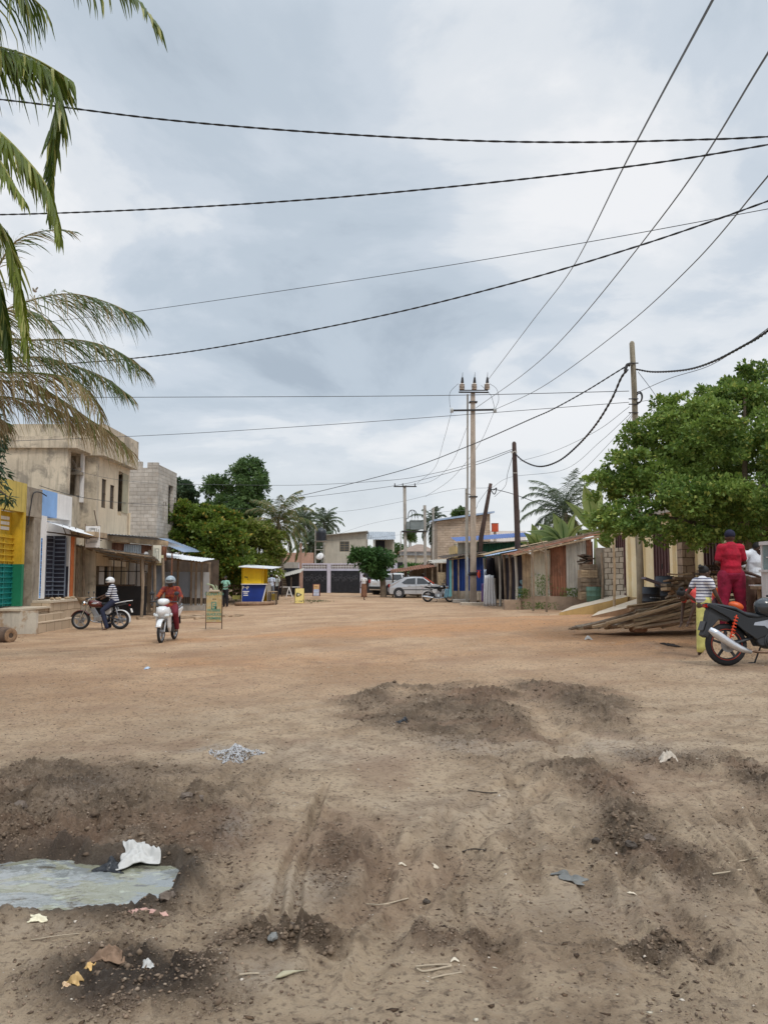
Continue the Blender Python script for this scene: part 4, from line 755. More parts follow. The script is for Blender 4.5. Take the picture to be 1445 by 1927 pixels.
q = MB(); q.corr((XB(833), Yb-.6, ZB(1051)), (XB(914)-XB(833), 0, ZB(1040)-ZB(1051)), (0, 4.5, .22), .15, .02, rag=.03); q.build('roof', WOODD, t); q = MB(); q.bar((XB(844), Yb-.25, ZB(1053)), (XB(914), Yb-.25, ZB(1046)), .1, .06); q.build('roof_beam', WOODL, t)
MB().b2((XB(850), Yb-.08, ZB(1128)), (XB(912), Yb+3.5, ZB(1112))).build('plinth', CONCD, t)
q = MB(); a = W(852, 1134, 43); b = W(888, 1127, 43); q.box(((a.x+b.x)/2, 42.9, (a.z+b.z)/2), (b.x-a.x, .9, .17)); tag(q.build('slab', CONC), 'grey concrete slab lying before the blue shack', 'slab')
q = MB(); a = W(868, 1140, 39); b = W(925, 1134, 39); q.box(((a.x+b.x)/2, 39.4, (a.z+b.z)/2), (b.x-a.x, .9, .13)); tag(q.build('slab', SLABM), 'pale concrete slab at the foot of the concrete pole', 'slab')
for (u, lb) in ((904, 'square pale block right of the concrete pole foot'),): a = W(u, 1122, 41); tag(MB().box((a.x, 41, a.z), (.33, .4, .42)).build('stone_block', SLABM, bevel=.03), lb, 'block')
# green shack under the long blue roof
Yn = 46.; t = thing('shack', 'dark green shack with long bright blue tin roof behind the leaning pole', 'shack', (7, Yn, gz(7, Yn))); XB = lambda u: W(u, 1083, Yn).x; ZB = lambda v: W(930, v, Yn).z
GC = M('dark_green_sheet', (.012, .10, .055), .55, .2, 2, .05, streak=.3)
q = MB(); q.corr((XB(898), Yn, ZB(1120)), (XB(995)-XB(898), 0, 0), (0, 0, ZB(1019)-ZB(1120)), .15, .02); q.build('wall', GC, t)
q = MB(); q.corr((XB(857), Yn-.7, ZB(1019.5)), (XB(1008)-XB(857), 0, ZB(1010)-ZB(1019.5)), (0, 4, .42), .15, .02); q.build('roof', M('blue_roof_sheet', (.09, .155, .37), .6, .12, 2, .05), t)
MB().b2((XB(862), Yn+.1, ZB(1060)), (XB(898), Yn+.2, ZB(1021))).build('side_wall', UPW, t)
q = MB(); q.bar((XB(906), Yn-.4, ZB(1023)), (XB(1002), Yn-.4, ZB(1017)), .2, .05); q.build('fascia_board', ZOLD, t)
q = MB(); q.corr((W(905, 0, 42.6).x, 42.6, W(0, 1128, 42.6).z), (W(912.5, 0, 42.6).x-W(905, 0, 42.6).x, 0, 0), (0, 0, W(0, 1049, 42.6).z-W(0, 1128, 42.6).z), .1, .015); q.build('front_panel', GC, t)
# ================================================================ RIGHT SIDE
Yk = 32.; XE = 5.6
t = thing('shack', 'long corrugated iron shack with open post front and hanging clothes right of the concrete pole', 'shack', (XE, Yk, gz(XE, Yk)))
def lerp(a, b, k): return Vector(a)+(Vector(b)-Vector(a))*k
A0 = Vector((XE+.12, 32.0, .62)); A1 = Vector((8.05, 30.0, .62)); T0, T1 = 2.40, 3.02
def wallsheet(k0, k1, m, nm='wall_sheet', off=0, lab=None):
    p, r_ = lerp(A0, A1, k0), lerp(A0, A1, k1); z1 = T0+(T1-T0)*k1; p = p+Vector((0, -off, 0)); q = MB()
    q.corr(p, Vector((r_.x-p.x, r_.y-off-p.y, 0)), (0, 0, T0+(T1-T0)*(k0+k1)/2-.62+.06), .12, .018); q.build(nm, m, t, label=lab)
CRM = M('cream_old_sheet', (.54, .48, .375), .8, .15, 1, .06, col2=(.38, .40, .40), mix=.4, streak=.4)
wallsheet(.0, .14, WOODL, lab='bare board panel at the corner'); wallsheet(.13, .42, CRM, off=.03); wallsheet(.40, .66, RUST, off=.0, lab='rusty red brown sheets'); wallsheet(.64, .93, ZOLD, off=.03); wallsheet(.92, 1.0, RUST, lab='rusty red brown sheet at the end')
q = MB(); q.corr((8.1, 30.0, .62), (.5, 3, 0), (0, 0, 2.3), .12, .018); q.build('side_wall', RUST, t)
# plinth
q = MB(); q.wall((XE-.05, 31.45, -.2), (2.75, -2.0, 0), .98, .16); q.b2((XE-.75, 31.3, -.2), (XE-.08, 31.6, .62)); q.b2((XE-.1, 31.62, -.2), (XE+.07, 32.1, .70)); q.build('plinth', M('plinth_earth_cement', (.34, .25, .18), .9, .2, 2, .2, streak=.2), t)
tag(MB().box((7.3, 32, .3), (2.6, 1.8, .62)).build('floor', CONCD, t), 'earth floor') if 0 else None
# roof: rusty verge at the front, bluish sheets behind, slope down to the street
def RF(p, q_, r_, m, lab=None, am=.018):
    b = MB(); b.corr(p, Vector(q_)-Vector(p), Vector(r_)-Vector(p), .13, am, rag=.04); b.build('roof', m, t, label=lab)
RF((XE-.35, 31.7, 2.47), (XE-.35, 34.6, 2.52), (8.4, 29.7, 3.22), RUST, 'rusty front strip of the roof')
RF((XE-.45, 34.4, 2.56), (XE-.45, 39.6, 2.60), (8.8, 33.0, 3.30), ZINCB, 'newer bluish sheets')
RF((XE-.5, 39.4, 2.66), (XE-.5, 42.4, 2.72), (8.8, 37.5, 3.45), WOODL, 'pale old boards on the roof')
q = MB(); r9 = random.Random(5)
for k in range(16):
    x = XE+.2+r9.random()*3.2; y = 31+r9.random()*4; z = 2.62+.22*(x-XE)+.05; a = r9.uniform(-.3, .5); l = r9.uniform(.5, 1.5); q.bar((x, y, z), (x+l*math.cos(a), y-l*.3, z+.24*l), .05)
q.build('loose_battens', WOOD, t)
q = MB(); q.bar((XE-.3, 31.6, 2.42), (8.3, 29.7, 3.1), .09, .07); q.build('verge_board', WOODL, t)
pz = lambda x, y: gz(x, y)-.2
for y, lean in ((32.1, .0), (33.6, -.06), (35.2, .05), (36.6, .0), (38.6, .08), (40.6, 0), (42.2, 0)):
    q = MB(); q.tube(spline([(XE-.12+lean, y, pz(XE, y)), (XE-.1, y, 1.4), (XE-.14, y, 2.55)], 4), [.06]*9, 7); q.build('post', WOOD if int(y) % 2 else ZOLD, t)
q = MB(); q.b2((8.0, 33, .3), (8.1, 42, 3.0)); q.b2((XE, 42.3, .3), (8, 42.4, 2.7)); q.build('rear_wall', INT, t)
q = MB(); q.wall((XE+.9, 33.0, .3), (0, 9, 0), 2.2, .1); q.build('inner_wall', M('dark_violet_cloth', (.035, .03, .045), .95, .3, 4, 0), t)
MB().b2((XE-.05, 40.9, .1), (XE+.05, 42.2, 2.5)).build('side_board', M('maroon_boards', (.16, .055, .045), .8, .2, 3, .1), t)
def cloth(name, lab, p, w_, h, mat, fold=3, cat='cloth', group=None, ax=(0, 1, 0)):
    q = MB(); ax = Vector(ax); n = 18; vs = []; nr = 8
    up_ = Vector((ax.y, -ax.x, 0))
    for j in range(nr+1):
        for i in range(n+1):
            u = i/n; v = j/nr; o = .022*math.sin(u*fold*2*PI+v*1.3)*(.4+v*.8)
            vs.append(Vector(p)+ax*((u-.5)*w_*(.75+.35*v))+up_*o-Vector((0, 0, v*h+.02*math.sin(u*9))))
    fs = [(j*(n+1)+i, j*(n+1)+i+1, (j+1)*(n+1)+i+1, (j+1)*(n+1)+i) for j in range(nr) for i in range(n)]
    q.add(vs, fs); o = q.build(name, mat, smooth=True); sm = o.modifiers.new('s', 'SOLIDIFY'); sm.thickness = .012; return tag(o, lab, cat, group)
cloth('hanging_cloth', 'long white robe hanging at the open front of the iron shack', (XE-.66, 36.4, 1.62), .62, 1.45, M('white_cloth', (.86, .86, .87), .9, .03, 4, 0), 4, ax=(.93, .36, 0))
cloth('hanging_cloth', 'pale blue robe hanging behind the long white robe', (XE-.62, 37.6, 1.9), .5, 1.5, M('pale_cloth', (.55, .62, .72), .9, .05, 4, 0), 3, ax=(.75, .66, 0))
cloth('hanging_cloth', 'black dress hanging above the long white robe', (XE-.5, 37.0, 2.45), .7, .95, M('black_cloth', (.015, .012, .018), .9, .2, 4, 0), 3, ax=(.75, .66, 0))
cloth('hanging_cloth', 'purple cloth hanging low beside the pale blue robe', (XE-.6, 39.0, 1.2), .35, .9, M('purple_cloth', (.30, .17, .42), .9, .1, 4, 0), 3, ax=(.75, .66, 0))
q = MB()
for k in range(14): q.ell((XE+.1+.3*RNG.random(), 32.7+.5*RNG.random(), .6+.75*RNG.random()), (.14, .12, .1), 8, 5, (RNG.random(), RNG.random(), 0))
tag(q.build('clothes_heap', M('teal_cloth', (.13, .22, .25), .9, .3, 6, .2, col2=(.25, .10, .12), mix=.25), smooth=True), 'heap of teal and dark clothes inside the front of the iron shack', 'clothes', kind='stuff')
tag(MB().bar(W(897, 1073.5, 41.3), W(905, 1073, 41.3), .03).ell(W(901, 1081, 41.3), (.09, .06, .2)).build('lantern', M('red_plastic', (.70, .08, .04), .5, .1, 3, 0)), 'red bag hanging from a bracket on the concrete pole', 'bag')
# stacked crates and green barrel
r9 = random.Random(3); zb_ = W(1105, 1128, 29.4).z
for k, (dz, w_, h, lb) in enumerate([(0, .62, .3, 'lowest wooden crate of the stack behind the green barrel'), (.31, .70, .5, 'big wooden crate, second from the bottom behind the green barrel'), (.82, .6, .3, 'wooden crate third from the bottom behind the green barrel'), (1.13, .55, .2, 'topmost wooden crate of the stack behind the green barrel')]):
    c = Vector((7.72+.03*(k % 2), 29.4, zb_+dz+h/2)); q = MB(); q.box(c, (w_, .5, h))
    for z in (-.33, 0, .33): q.box(c+Vector((0, -.26, z*h)), (w_+.02, .03, h*.25), 0, .02*(k-1))
    q.box(c+Vector((0, -.275, 0)), (.05, .03, h)); tag(q.build('crate', WOOD if k % 2 else WOODL), lb, 'crate', 'crates stacked behind the green barrel')
q = MB()
for k in range(7): q.box((7.65+r9.uniform(-.15, .2), 29.35, zb_+1.36+.05*k), (.4, .2, .05), r9.random(), r9.uniform(-.4, .4))
tag(q.build('scrap_wood', WOODD), 'dark wood scraps piled on the topmost crate', 'scrap wood', kind='stuff')
t = thing('barrel', 'green metal barrel standing at the end of the iron shack', 'barrel', (7.74, 28.6, W(1111, 1132, 28.6).z)); z = t.location.z
q = MB(); pr = [(0, .26), (.02, .275), (.19, .272), (.2, .285), (.22, .272), (.38, .272), (.4, .285), (.42, .272), (.56, .275), (.58, .262), (.545, .25)]; q.tube([(7.74, 28.6, z+a) for a, b in pr], [b for a, b in pr], 24)
q.build('drum', M('faded_green_metal', (.10, .19, .14), .6, .2, 3, .1, col2=(.20, .15, .10), mix=.25, streak=.4), t, smooth=True)
q = MB(); q.ring((7.74, 28.6, z+.57), (0, 0, 1), .272, .014, 24, 6); q.build('rim', RUST, t)
# block garden wall between the shack and the yellow building
t = thing('garden_wall', 'weathered pierced block wall between the iron shack and the yellow building', 'wall', (8.3, 29, .5))
q = MB(); q.wall((8.02, 29.35, .3), (.5, -.25, 0), 2.35, .15); q.build('wall', CONCD, t, label='grey plastered pier')
q = MB(); q.wall((8.15, 28.6, .3), (.45, -1.0, 0), 2.3, .15); q.build('pierced_wall', M('pierced_block', (.50, .43, .34), .9, .2, 3, .3, brick=(.2, .2, (.25, .22, .18))), t)
for u, Yp, v0, v1, lb in ((1003, 28, 1035, 1150, 'left thin forked post standing before the iron shack'), (1028, 27.6, 1030, 1152, 'right thin forked post standing before the iron shack'), (1133, 28, 1040, 1128, 'thin grey stake beside the crate stack'), (1155, 25.5, 1005, 1141, 'thin straight wooden stake before the first purple door')):
    a, b = W(u, v1, Yp), W(u-2, v0, Yp); q = MB(); q.tube([a, (a+b)/2+Vector((.03, 0, 0)), b], [.045, .04, .035], 7)
    if u < 1100: q.tube([b, b+Vector((-.18, 0, .28))], [.03, .02], 5); q.tube([b, b+Vector((.5, 0, .12))], [.03, .02], 5); q.tube([b-Vector((0, 0, .2)), b+Vector((-.5, 0, .05))], [.03, .02], 5)
    tag(q.build('stake', WOODL if u == 1155 else WOOD), lb, 'post')
# yellow building, its front runs along the street
XY_ = 8.55; CREAM = M('cream_yellow_paint', (.86, .73, .47), .8, .05, 1.2, .06, col2=(.88, .80, .60), mix=.4, streak=.06); PLUM = M('plum_door_paint', (.135, .07, .068), .55, .2, 3, .05, streak=.4)
def yq(u): return XY_*F/(u-CU)
t = thing('house', 'cream yellow single storey building with tall plum coloured metal doors on the right', 'house', (XY_, 24, .6))
doors = [(1180, 1157), (1261, 1228), (1358, 1322), (1480, 1425)]; Y1 = 29.2
holes = [(Y1-yq(b)*1.0, Y1-yq(a)*1.0, .45, 2.62) for a, b in doors]
q = MB(); d0 = Vector((0, -(Y1-14.), 0)); q.wall((XY_, Y1, .45), d0, 3.0, .28, [(min(a, b), max(a, b), c, d) for a, b, c, d in holes]); q.build('wall', CREAM, t)
q = MB(); q.b2((XY_-.06, 14, .1), (XY_+.3, Y1+.02, .86)); q.build('base', M('ochre_base', (.52, .36, .18), .85, .1, 2, .1, streak=.2), t)
q = MB(); q.b2((XY_-.25, 13.9, 3.45), (XY_+.5, Y1+.1, 3.6)); q.build('roof_edge', CONC, t)
q = MB(); q.b2((XY_+.3, 29.0, .3), (13.5, 29.2, 3.4)); q.build('end_wall', CREAM, t)
for y in (26.9, 25.4, 22.75, 21.2, 18.6):
    MB().b2((XY_-.10, y-.11, .86), (XY_-.003, y+.11, 3.44)).build('pilaster', CREAM, t)
for i, (a, b) in enumerate(doors):
    ya, yb = min(yq(a), yq(b)), max(yq(a), yq(b)); q = MB(); q.b2((XY_+.06, ya, .88), (XY_+.10, yb, 3.08)); n = 6
    for k in range(n+1):
        y = ya+(yb-ya)*k/n; q.b2((XY_+.005, y-.035, 1.25), (XY_+.06, y+.035, 3.05))
    q.b2((XY_+.02, ya, .9), (XY_+.06, yb, .98)); q.b2((XY_+.02, ya, 1.18), (XY_+.06, yb, 1.24)); d_ = q.build('door', PLUM, t)
    MB().b2((XY_-.01, (ya+yb)/2-.03, 1.8), (XY_+.004, (ya+yb)/2+.03, 1.95)).build('handle', IRON, d_)
tag(MB().b2((7.72, 20.0, .5), (8.05, 20.35, 3.4)).build('pillar', M('bare_brick_pillar', (.33, .24, .17), .92, .25, 4, .3, brick=(.4, .2, (.4, .38, .35)))), 'bare rough block pillar before the third plum door', 'pillar')
# ramps up to the doors
def ramp_(name, lb, pts, z0, mt, ms):
    q = MB(); vs = [Vector(p) for p in pts]; b_ = [Vector((p.x, p.y, z0)) for p in vs]; q.add(vs+b_, [(0, 1, 2, 3), (0, 4, 5, 1), (1, 5, 6, 2), (2, 6, 7, 3), (3, 7, 4, 0)])
    t_ = thing(name, lb, 'ramp', (vs[0].x, vs[0].y, z0)); q.mi = 0; top = MB(); top.add([p+Vector((0, 0, .006)) for p in vs], [(0, 1, 2, 3)]); q.build('body', ms, t_); top.build('surface', mt, t_)
ramp_('ramp', 'cement ramp with ochre side leading to the farthest plum door', [W(1052, 1153, 26.2), W(1180, 1123, 26.2), W(1168, 1116, 28.9), W(1075, 1141, 28.9)], -.1, SLABM, M('ochre_side', (.56, .38, .16), .85, .1, 2, .1, streak=.2))
ramp_('ramp', 'cement ramp with earthy side beside the wooden utility pole', [W(1112, 1160, 24.2), W(1215, 1136, 24.2), W(1206, 1124, 26), W(1125, 1151, 26)], 0.1, SLABM, M('earthy_side', (.32, .20, .12), .9, .2, 3, .2))
# tarred drums
def drum(x, y, z, rz, lb, h=.95, r=.30, tilt=0.):
    t = thing('drum', lb, 'drum', (0, 0, 0), group='dark metal drums by the utility pole'); q = MB(); pr = [(0, r*.97), (.02, r), (h*.33, r), (h*.34, r+.015), (h*.37, r), (h*.66, r), (h*.67, r+.015), (h*.7, r), (h-.02, r), (h, r*.97), (h-.04, r*.9), (.3, r*.9)]
    q.tube([(0, 0, a) for a, b in pr], [b for a, b in pr], 26); q.build('body', M('tarred_metal', (.035, .04, .05), .65, .3, 3, .2, col2=(.10, .09, .09), mix=.3, streak=.3), t, smooth=True)
    q = MB()
    for k in range(7):
        a = -PI/2-.75+k*.25; q.bar((r*1.06*math.cos(a), r*1.06*math.sin(a), h*.52), (r*1.06*math.cos(a+.17), r*1.06*math.sin(a+.17), h*.52), .02)
    q.build('reflective_strip', ZINC, t); t.location = (x, y, z); t.rotation_euler = (0, tilt, rz)
a = W(1252, 1141, 20.5); drum(a.x, 20.5, a.z, 0, 'upright dark drum against the second plum door', .80, .24)
a = W(1224, 1146, 19.6); drum(a.x, 19.6, a.z, .3, 'dented dark drum between the utility pole and the upright drum', .55, .215, .05)
q = MB(); q.box(W(1228, 1094, 19.4), (.5, .3, .05), 0, R(20)); tag(q.build('lid', M('purple_grey_sheet', (.16, .13, .15), .7, .2, 3, 0)), 'dark bent lid leaning on the dented drum', 'lid')
# planks
r9 = random.Random(12); PB = [M('tan_board', (.32, .205, .12), .85, .25, 3, .2, streak=.4), WOOD, M('brown_board', (.28, .18, .11), .85, .25, 3, .2, streak=.4), M('pale_board', (.46, .33, .205), .8, .2, 3, .2, streak=.3)]
k = 0
def plank(u0, v0, y0, u1, v1, y1, w_, th, m=None, roll=0., lb=None):
    global k
    a, b = W(u0, v0, y0), W(u1, v1, y1); q = MB(); d = (b-a).normalized(); s_ = d.cross(Vector((0, 0, 1))).normalized(); s_ = s_*math.cos(roll)+Vector((0, 0, 1))*math.sin(roll); n_ = s_.cross(d); n = 9; secs = []
    for i in range(n):
        c = a+(b-a)*i/(n-1)-Vector((0, 0, .02*math.sin(PI*i/(n-1)))); ww = w_*(1+.18*r9.uniform(-1, 1)); secs.append([c+s_*ww/2+n_*th/2, c+s_*ww/2-n_*th/2, c-s_*ww/2-n_*th/2, c-s_*ww/2+n_*th/2])
    q.loft(secs); k += 1; m = m or r9.choice(PB); cn = {PB[0]: 'tan', PB[1]: 'weathered grey', PB[2]: 'dark brown', PB[3]: 'pale', WOODD: 'nearly black'}[m]; lb = lb.replace('%s', cn) if lb else '%s rough board in the heap between the reddish block and the yellow skirt' % cn; return tag(q.build('plank', m), lb, 'plank', 'off cut planks heaped in the yard')
for i in range(46):   # long boards fanning down to the left
    f = i/45; u0 = 1074+f*120+r9.uniform(-8, 8); v0 = 1187-f*5+r9.uniform(-4, 1); u1 = u0+150+r9.uniform(-30, 45); v1 = v0-22-30*r9.random()
    y = 17.3-.7*f+r9.uniform(-.2, .4); v0 -= 3; plank(u0, v0, y, u1, v1, y+.5, r9.uniform(.06, .16), r9.uniform(.02, .05), roll=r9.uniform(-.3, .5), lb='%s rough board in the fan of boards pointing down into the street')
for i in range(44):
    u0 = 1185+r9.uniform(-10, 60); j = i/43; v0 = 1182-38*j+r9.uniform(-3, 3); u1 = 1322+r9.uniform(-14, 8); y = 16.4+1.1*j
    plank(u0, v0, y, u1, v0-14-12*r9.random(), y+.2, r9.uniform(.07, .18), r9.uniform(.02, .055), roll=r9.uniform(-.2, .5))
plank(1140, 1172, 16.3, 1330, 1120, 16.3, .07, .04, PB[3], lb='long pale batten lying across the top of the plank heap')
plank(1115, 1180, 16.6, 1265, 1140, 16.8, .09, .05, PB[3], lb='long pale batten in the left part of the plank heap')
for i in range(64):   # stacked short boards behind
    j = i//8; u0 = 1262+r9.uniform(-16, 40); v = 1150-j*8.6+r9.uniform(-3, 3); y = 17.5+.3*r9.random()+.08*j; u0 -= 10*(j < 3)
    plank(u0, v, y, u0+r9.uniform(45, 90), v-r9.uniform(-6, 8), y+.3*r9.random(), r9.uniform(.12, .3), r9.uniform(.03, .07), roll=r9.uniform(-.1, .3), lb='short %s board in the stack behind the bending girl')
for i in range(16):
    v = 1140-i*5; plank(1318+r9.uniform(-8, 8), v, 18.3, 1420+r9.uniform(-10, 30), v-r9.uniform(-3, 6), 18.4, r9.uniform(.1, .25), r9.uniform(.03, .06), r9.choice([PB[1], WOODD, PB[2]]), lb='%s old board stacked behind the woman in red')
plank(1256, 1080, 17.2, 1300, 1079, 17.3, .06, .03, PB[3], lb='short pale batten sticking out left of the bending girl')
tag(MB().box(W(1200, 1182, 16.6), (.30, .3, .18), .3).build('stump', M('red_earth_lump', (.27, .14, .08), .95, .3, 5, .4), bevel=.05), 'reddish block supporting the plank heap', 'block')
# lattice, table, glass cabinet
t = thing('lattice', 'bent wooden lattice leaning against the dark board stack', 'lattice', W(1340, 1120, 14.8)); q = MB()
for k2 in range(5):
    a = 1332+k2*6; q.bar(W(a, 1120, 14.8), W(a+16, 1084, 14.8), .025); q.bar(W(a+16, 1120, 14.8), W(a, 1084, 14.8), .025)
q.build('slats', WOODL, t)
t = thing('table', 'rough wooden table in front of the woman in the white shirt', 'table', (0, 0, 0)); zt = W(1415, 1104, 13.3).z; xa, xb = W(1392, 0, 13.3).x, W(1438, 0, 13.3).x
MB().b2((xa, 13.1, zt-.05), (xb+.3, 13.8, zt)).build('tabletop', WOODL, t); MB().b2((xa, 13.12, zt-.2), (xb+.3, 13.16, zt-.051)).build('apron', WOOD, t)
for x in (xa+.14, xb+.1):
    for y in (13.2, 13.7): MB().b2((x-.045, y-.045, gz(x, y)-.1), (x+.045, y+.045, zt-.05)).build('leg', WOODL, t)
tag(MB().box(W(1426, 1101.5, 13.3), (.24, .2, .02)).build('tray', WHT), 'white tray on the rough wooden table', 'tray')
t = thing('display_cabinet', 'white glazed food cabinet at the right edge beside the black motorcycle', 'cabinet', (0, 0, 0)); a = W(1452, 1114, 12.75); zt = W(1434, 1018, 12.75).z; zm = W(1434, 1072, 12.75).z; CW = M('cabinet_white', (.62, .62, .60), .5, .08, 3, 0, streak=.1)
MB().b2((a.x, 12.7, gz(a.x, 13)-.05), (a.x+.8, 13.1, zm-.04)).build('base', CW, t); MB().b2((a.x-.03, 12.66, zm-.04), (a.x+.83, 13.12, zm)).build('shelf', CW, t); MB().b2((a.x-.02, 12.68, zt-.06), (a.x+.82, 13.1, zt)).build('top', CW, t)
for x in (a.x, a.x+.76):
    for y in (12.7, 13.05): MB().b2((x, y, zm), (x+.04, y+.04, zt-.06)).build('frame', CW, t)
MB().b2((a.x+.02, 13.02, zm), (a.x+.78, 13.04, zt-.06)).build('rear_glass', M('greenish_glass', (.22, .28, .28), .1, .1, 3, 0), t); MB().b2((a.x+.04, 12.74, zm+.2), (a.x+.76, 13.0, zm+.22)).build('shelf', CW, t)
q = MB(); q.box(W(1345, 1118, 14.1), (.16, .12, .22), .4, .2); tag(q.build('plastic_can', M('orange_plastic', (.75, .13, .02), .4, .1, 3, 0), bevel=.03), 'orange plastic can behind the motorcycle seat', 'can')
q = MB(); q.ell(W(1354, 1127, 13.7), (.09, .08, .09)); tag(q.build('plastic_bag', M('pink_plastic', (.55, .16, .18), .5, .1, 3, 0), smooth=True), 'pinkish bag on the ground left of the woman in red', 'bag')
q = MB(); q.ell(W(1384, 1140, 13.2), (.13, .1, .07), rot=(0, .3, 0)); tag(q.build('plastic_basin', M('orange_basin', (.70, .12, .03), .4, .1, 3, 0), smooth=True), 'orange basin behind the black motorcycle', 'basin')
# ================================================================ TREES
def leafmesh(name, pts, nrm, size, mat, parent, aspect=2.2, jit=.5, fold=.25, droop=0.):
    """one mesh of folded leaves: pts (n,3), nrm (n,3) outward directions"""
    n = len(pts); a = nrm+NP.normal(0, .7, (n, 3)); a[:, 2] -= droop; a /= np.linalg.norm(a, axis=1)[:, None]+1e-9
    b = np.cross(a, NP.normal(0, 1, (n, 3))+np.array([0, 0, .01])); b /= np.linalg.norm(b, axis=1)[:, None]+1e-9; c = np.cross(a, b)
    s = size*(1+jit*NP.uniform(-1, 1, n))[:, None]; w_ = s/aspect
    v = np.stack([pts, pts+a*s*.5+b*w_*.5+c*w_*fold*.5, pts+a*s, pts+a*s*.5-b*w_*.5+c*w_*fold*.5], 1).reshape(-1, 3).astype(np.float32)
    me = bpy.data.meshes.new(name); me.vertices.add(len(v)); o = bpy.data.objects.new(name, me)
    loc = np.array(parent.location) if parent else np.zeros(3); me.vertices.foreach_set('co', (v-loc).astype(np.float32).ravel())
    me.loops.add(n*4); me.loops.foreach_set('vertex_index', np.arange(n*4, dtype=np.int32)); me.polygons.add(n)
    me.polygons.foreach_set('loop_start', np.arange(0, n*4, 4, dtype=np.int32)); me.polygons.foreach_set('loop_total', np.full(n, 4, np.int32)); me.update(calc_edges=True)
    me.materials.append(mat); COL.objects.link(o); o.parent = parent; return o
def crown_points(clumps, n, shell=.55, sub=26, subr=.30, flat=.75):
    """clumps: (centre, radii). Leaves sit on many small tufts spread over each clump, so gaps and shaded hollows stay between them"""
    sp = []
    for c, r in clumps:   # sprigs that break up the outline
        for _ in range(5):
            d = NP.normal(0, 1, 3); d /= np.linalg.norm(d); d[2] = abs(d[2])*.8 if NP.rand() < .75 else d[2]; k_ = NP.uniform(.16, .30)*min(r); sp.append((tuple(np.array(c)+d*np.array(r)*NP.uniform(.95, 1.25)), (k_*1.5, k_*1.3, k_)))
    clumps = list(clumps)+sp; P_, N_ = [], []; vol = np.array([r[0]*r[1]*r[2] for c, r in clumps])**.67; cnt = (n*vol/vol.sum()).astype(int)
    for (c, r), k in zip(clumps, cnt):
        c = np.array(c); r = np.array(r); d = NP.normal(0, 1, (sub, 3)); d[:, 2] = np.where(d[:, 2] < -.55, -d[:, 2]*.5, d[:, 2]); d /= np.linalg.norm(d, axis=1)[:, None]
        rr = NP.uniform(shell, 1.0, sub)[:, None]; tc_ = c+d*r*rr; idx = NP.randint(0, sub, k); tr = subr*r.mean()*NP.uniform(.6, 1.3, sub)
        e = NP.normal(0, 1, (k, 3)); e /= np.linalg.norm(e, axis=1)[:, None]; rad = NP.uniform(.35, 1, k)**.5
        p = tc_[idx]+e*(tr[idx]*rad)[:, None]*np.array([1, 1, flat]); P_.append(p); nn = e*.6+d[idx]*.5; N_.append(nn)
    return np.concatenate(P_), np.concatenate(N_)
BARK = M('tree_bark', (.20, .155, .11), .95, .3, 3, .5, streak=.5)
def tree(name, label, base, trunk, limbs, clumps, n, size, mat, r0=.18, group=None, **kw):
    t = thing(name, label, 'tree', base, group=group); q = MB(); pts = spline(trunk, 5); k = len(pts)
    q.tube(pts, [r0*(1-.5*i/k) for i in range(k)], 10)
    for l, r in limbs: sp_ = spline(l, 5); q.tube(sp_, [r*(1-.75*i/len(sp_)) for i in range(len(sp_))], 7)
    q.build('trunk', BARK, t, smooth=True); cp = {k_: kw.pop(k_) for k_ in ('shell', 'sub', 'subr', 'flat') if k_ in kw}
    p, nn = crown_points(clumps, n, **cp); leafmesh('crown', p, nn, size, mat, t, **kw); return t
def cl(u, v, Yd, ru, rv, ry=None): # clump whose centre and size are read off the photo at a distance
    c = W(u, v, Yd); k = Yd/F; return (tuple(c), (ru*k, (ry if ry else ru*k), rv*k))
# big dark green tree of the yard
LG = MLEAF('leaf_green', (.060, .125, .022), (.26, .36, .075), (.38, .42, .10), .92)
YT = 16.5; b = W(1425, 1128, YT); gzt = gz(b.x, YT); rr = random.Random(4)
cs = [cl(1130, 905, 16, 26, 16, .3), cl(1170, 868, 16, 30, 20, .4), cl(1150, 985, 15.6, 42, 36, .6), cl(1210, 1000, 15.3, 70, 30, .8), cl(1180, 930, 16.2, 60, 45, .9), cl(1250, 900, 16.2, 75, 70, 1.2), cl(1230, 830, 16.6, 60, 45, .9), cl(1295, 790, 16.8, 62, 42, 1.0),
      cl(1250, 760, 17, 26, 14, .4), cl(1340, 840, 15.6, 80, 70, 1.2), cl(1310, 950, 15.2, 85, 60, 1.2), cl(1400, 960, 15.2, 75, 60, 1.2), cl(1390, 760, 17, 70, 50, 1.2), cl(1410, 712, 17.2, 45, 25, .7), cl(1450, 850, 16, 80, 80, 1.3), cl(1500, 780, 17, 90, 70, 1.4),
      cl(1560, 900, 16.5, 90, 90, 1.4), cl(1640, 850, 17, 80, 90, 1.4), cl(1500, 990, 15.8, 80, 40, 1.1), cl(1360, 1010, 15.6, 60, 24, .8), cl(1290, 1010, 15.4, 40, 22, .6), cl(1430, 900, 18.5, 120, 90, 1.6), cl(1550, 860, 19, 120, 100, 1.6), cl(1300, 870, 18.3, 90, 80, 1.4), cl(1445, 1000, 17.4, 80, 30, 1.2), cl(1330, 985, 17.2, 70, 36, 1.2)]
c0 = Vector((b.x, YT, gzt)); top = W(1405, 1015, YT)
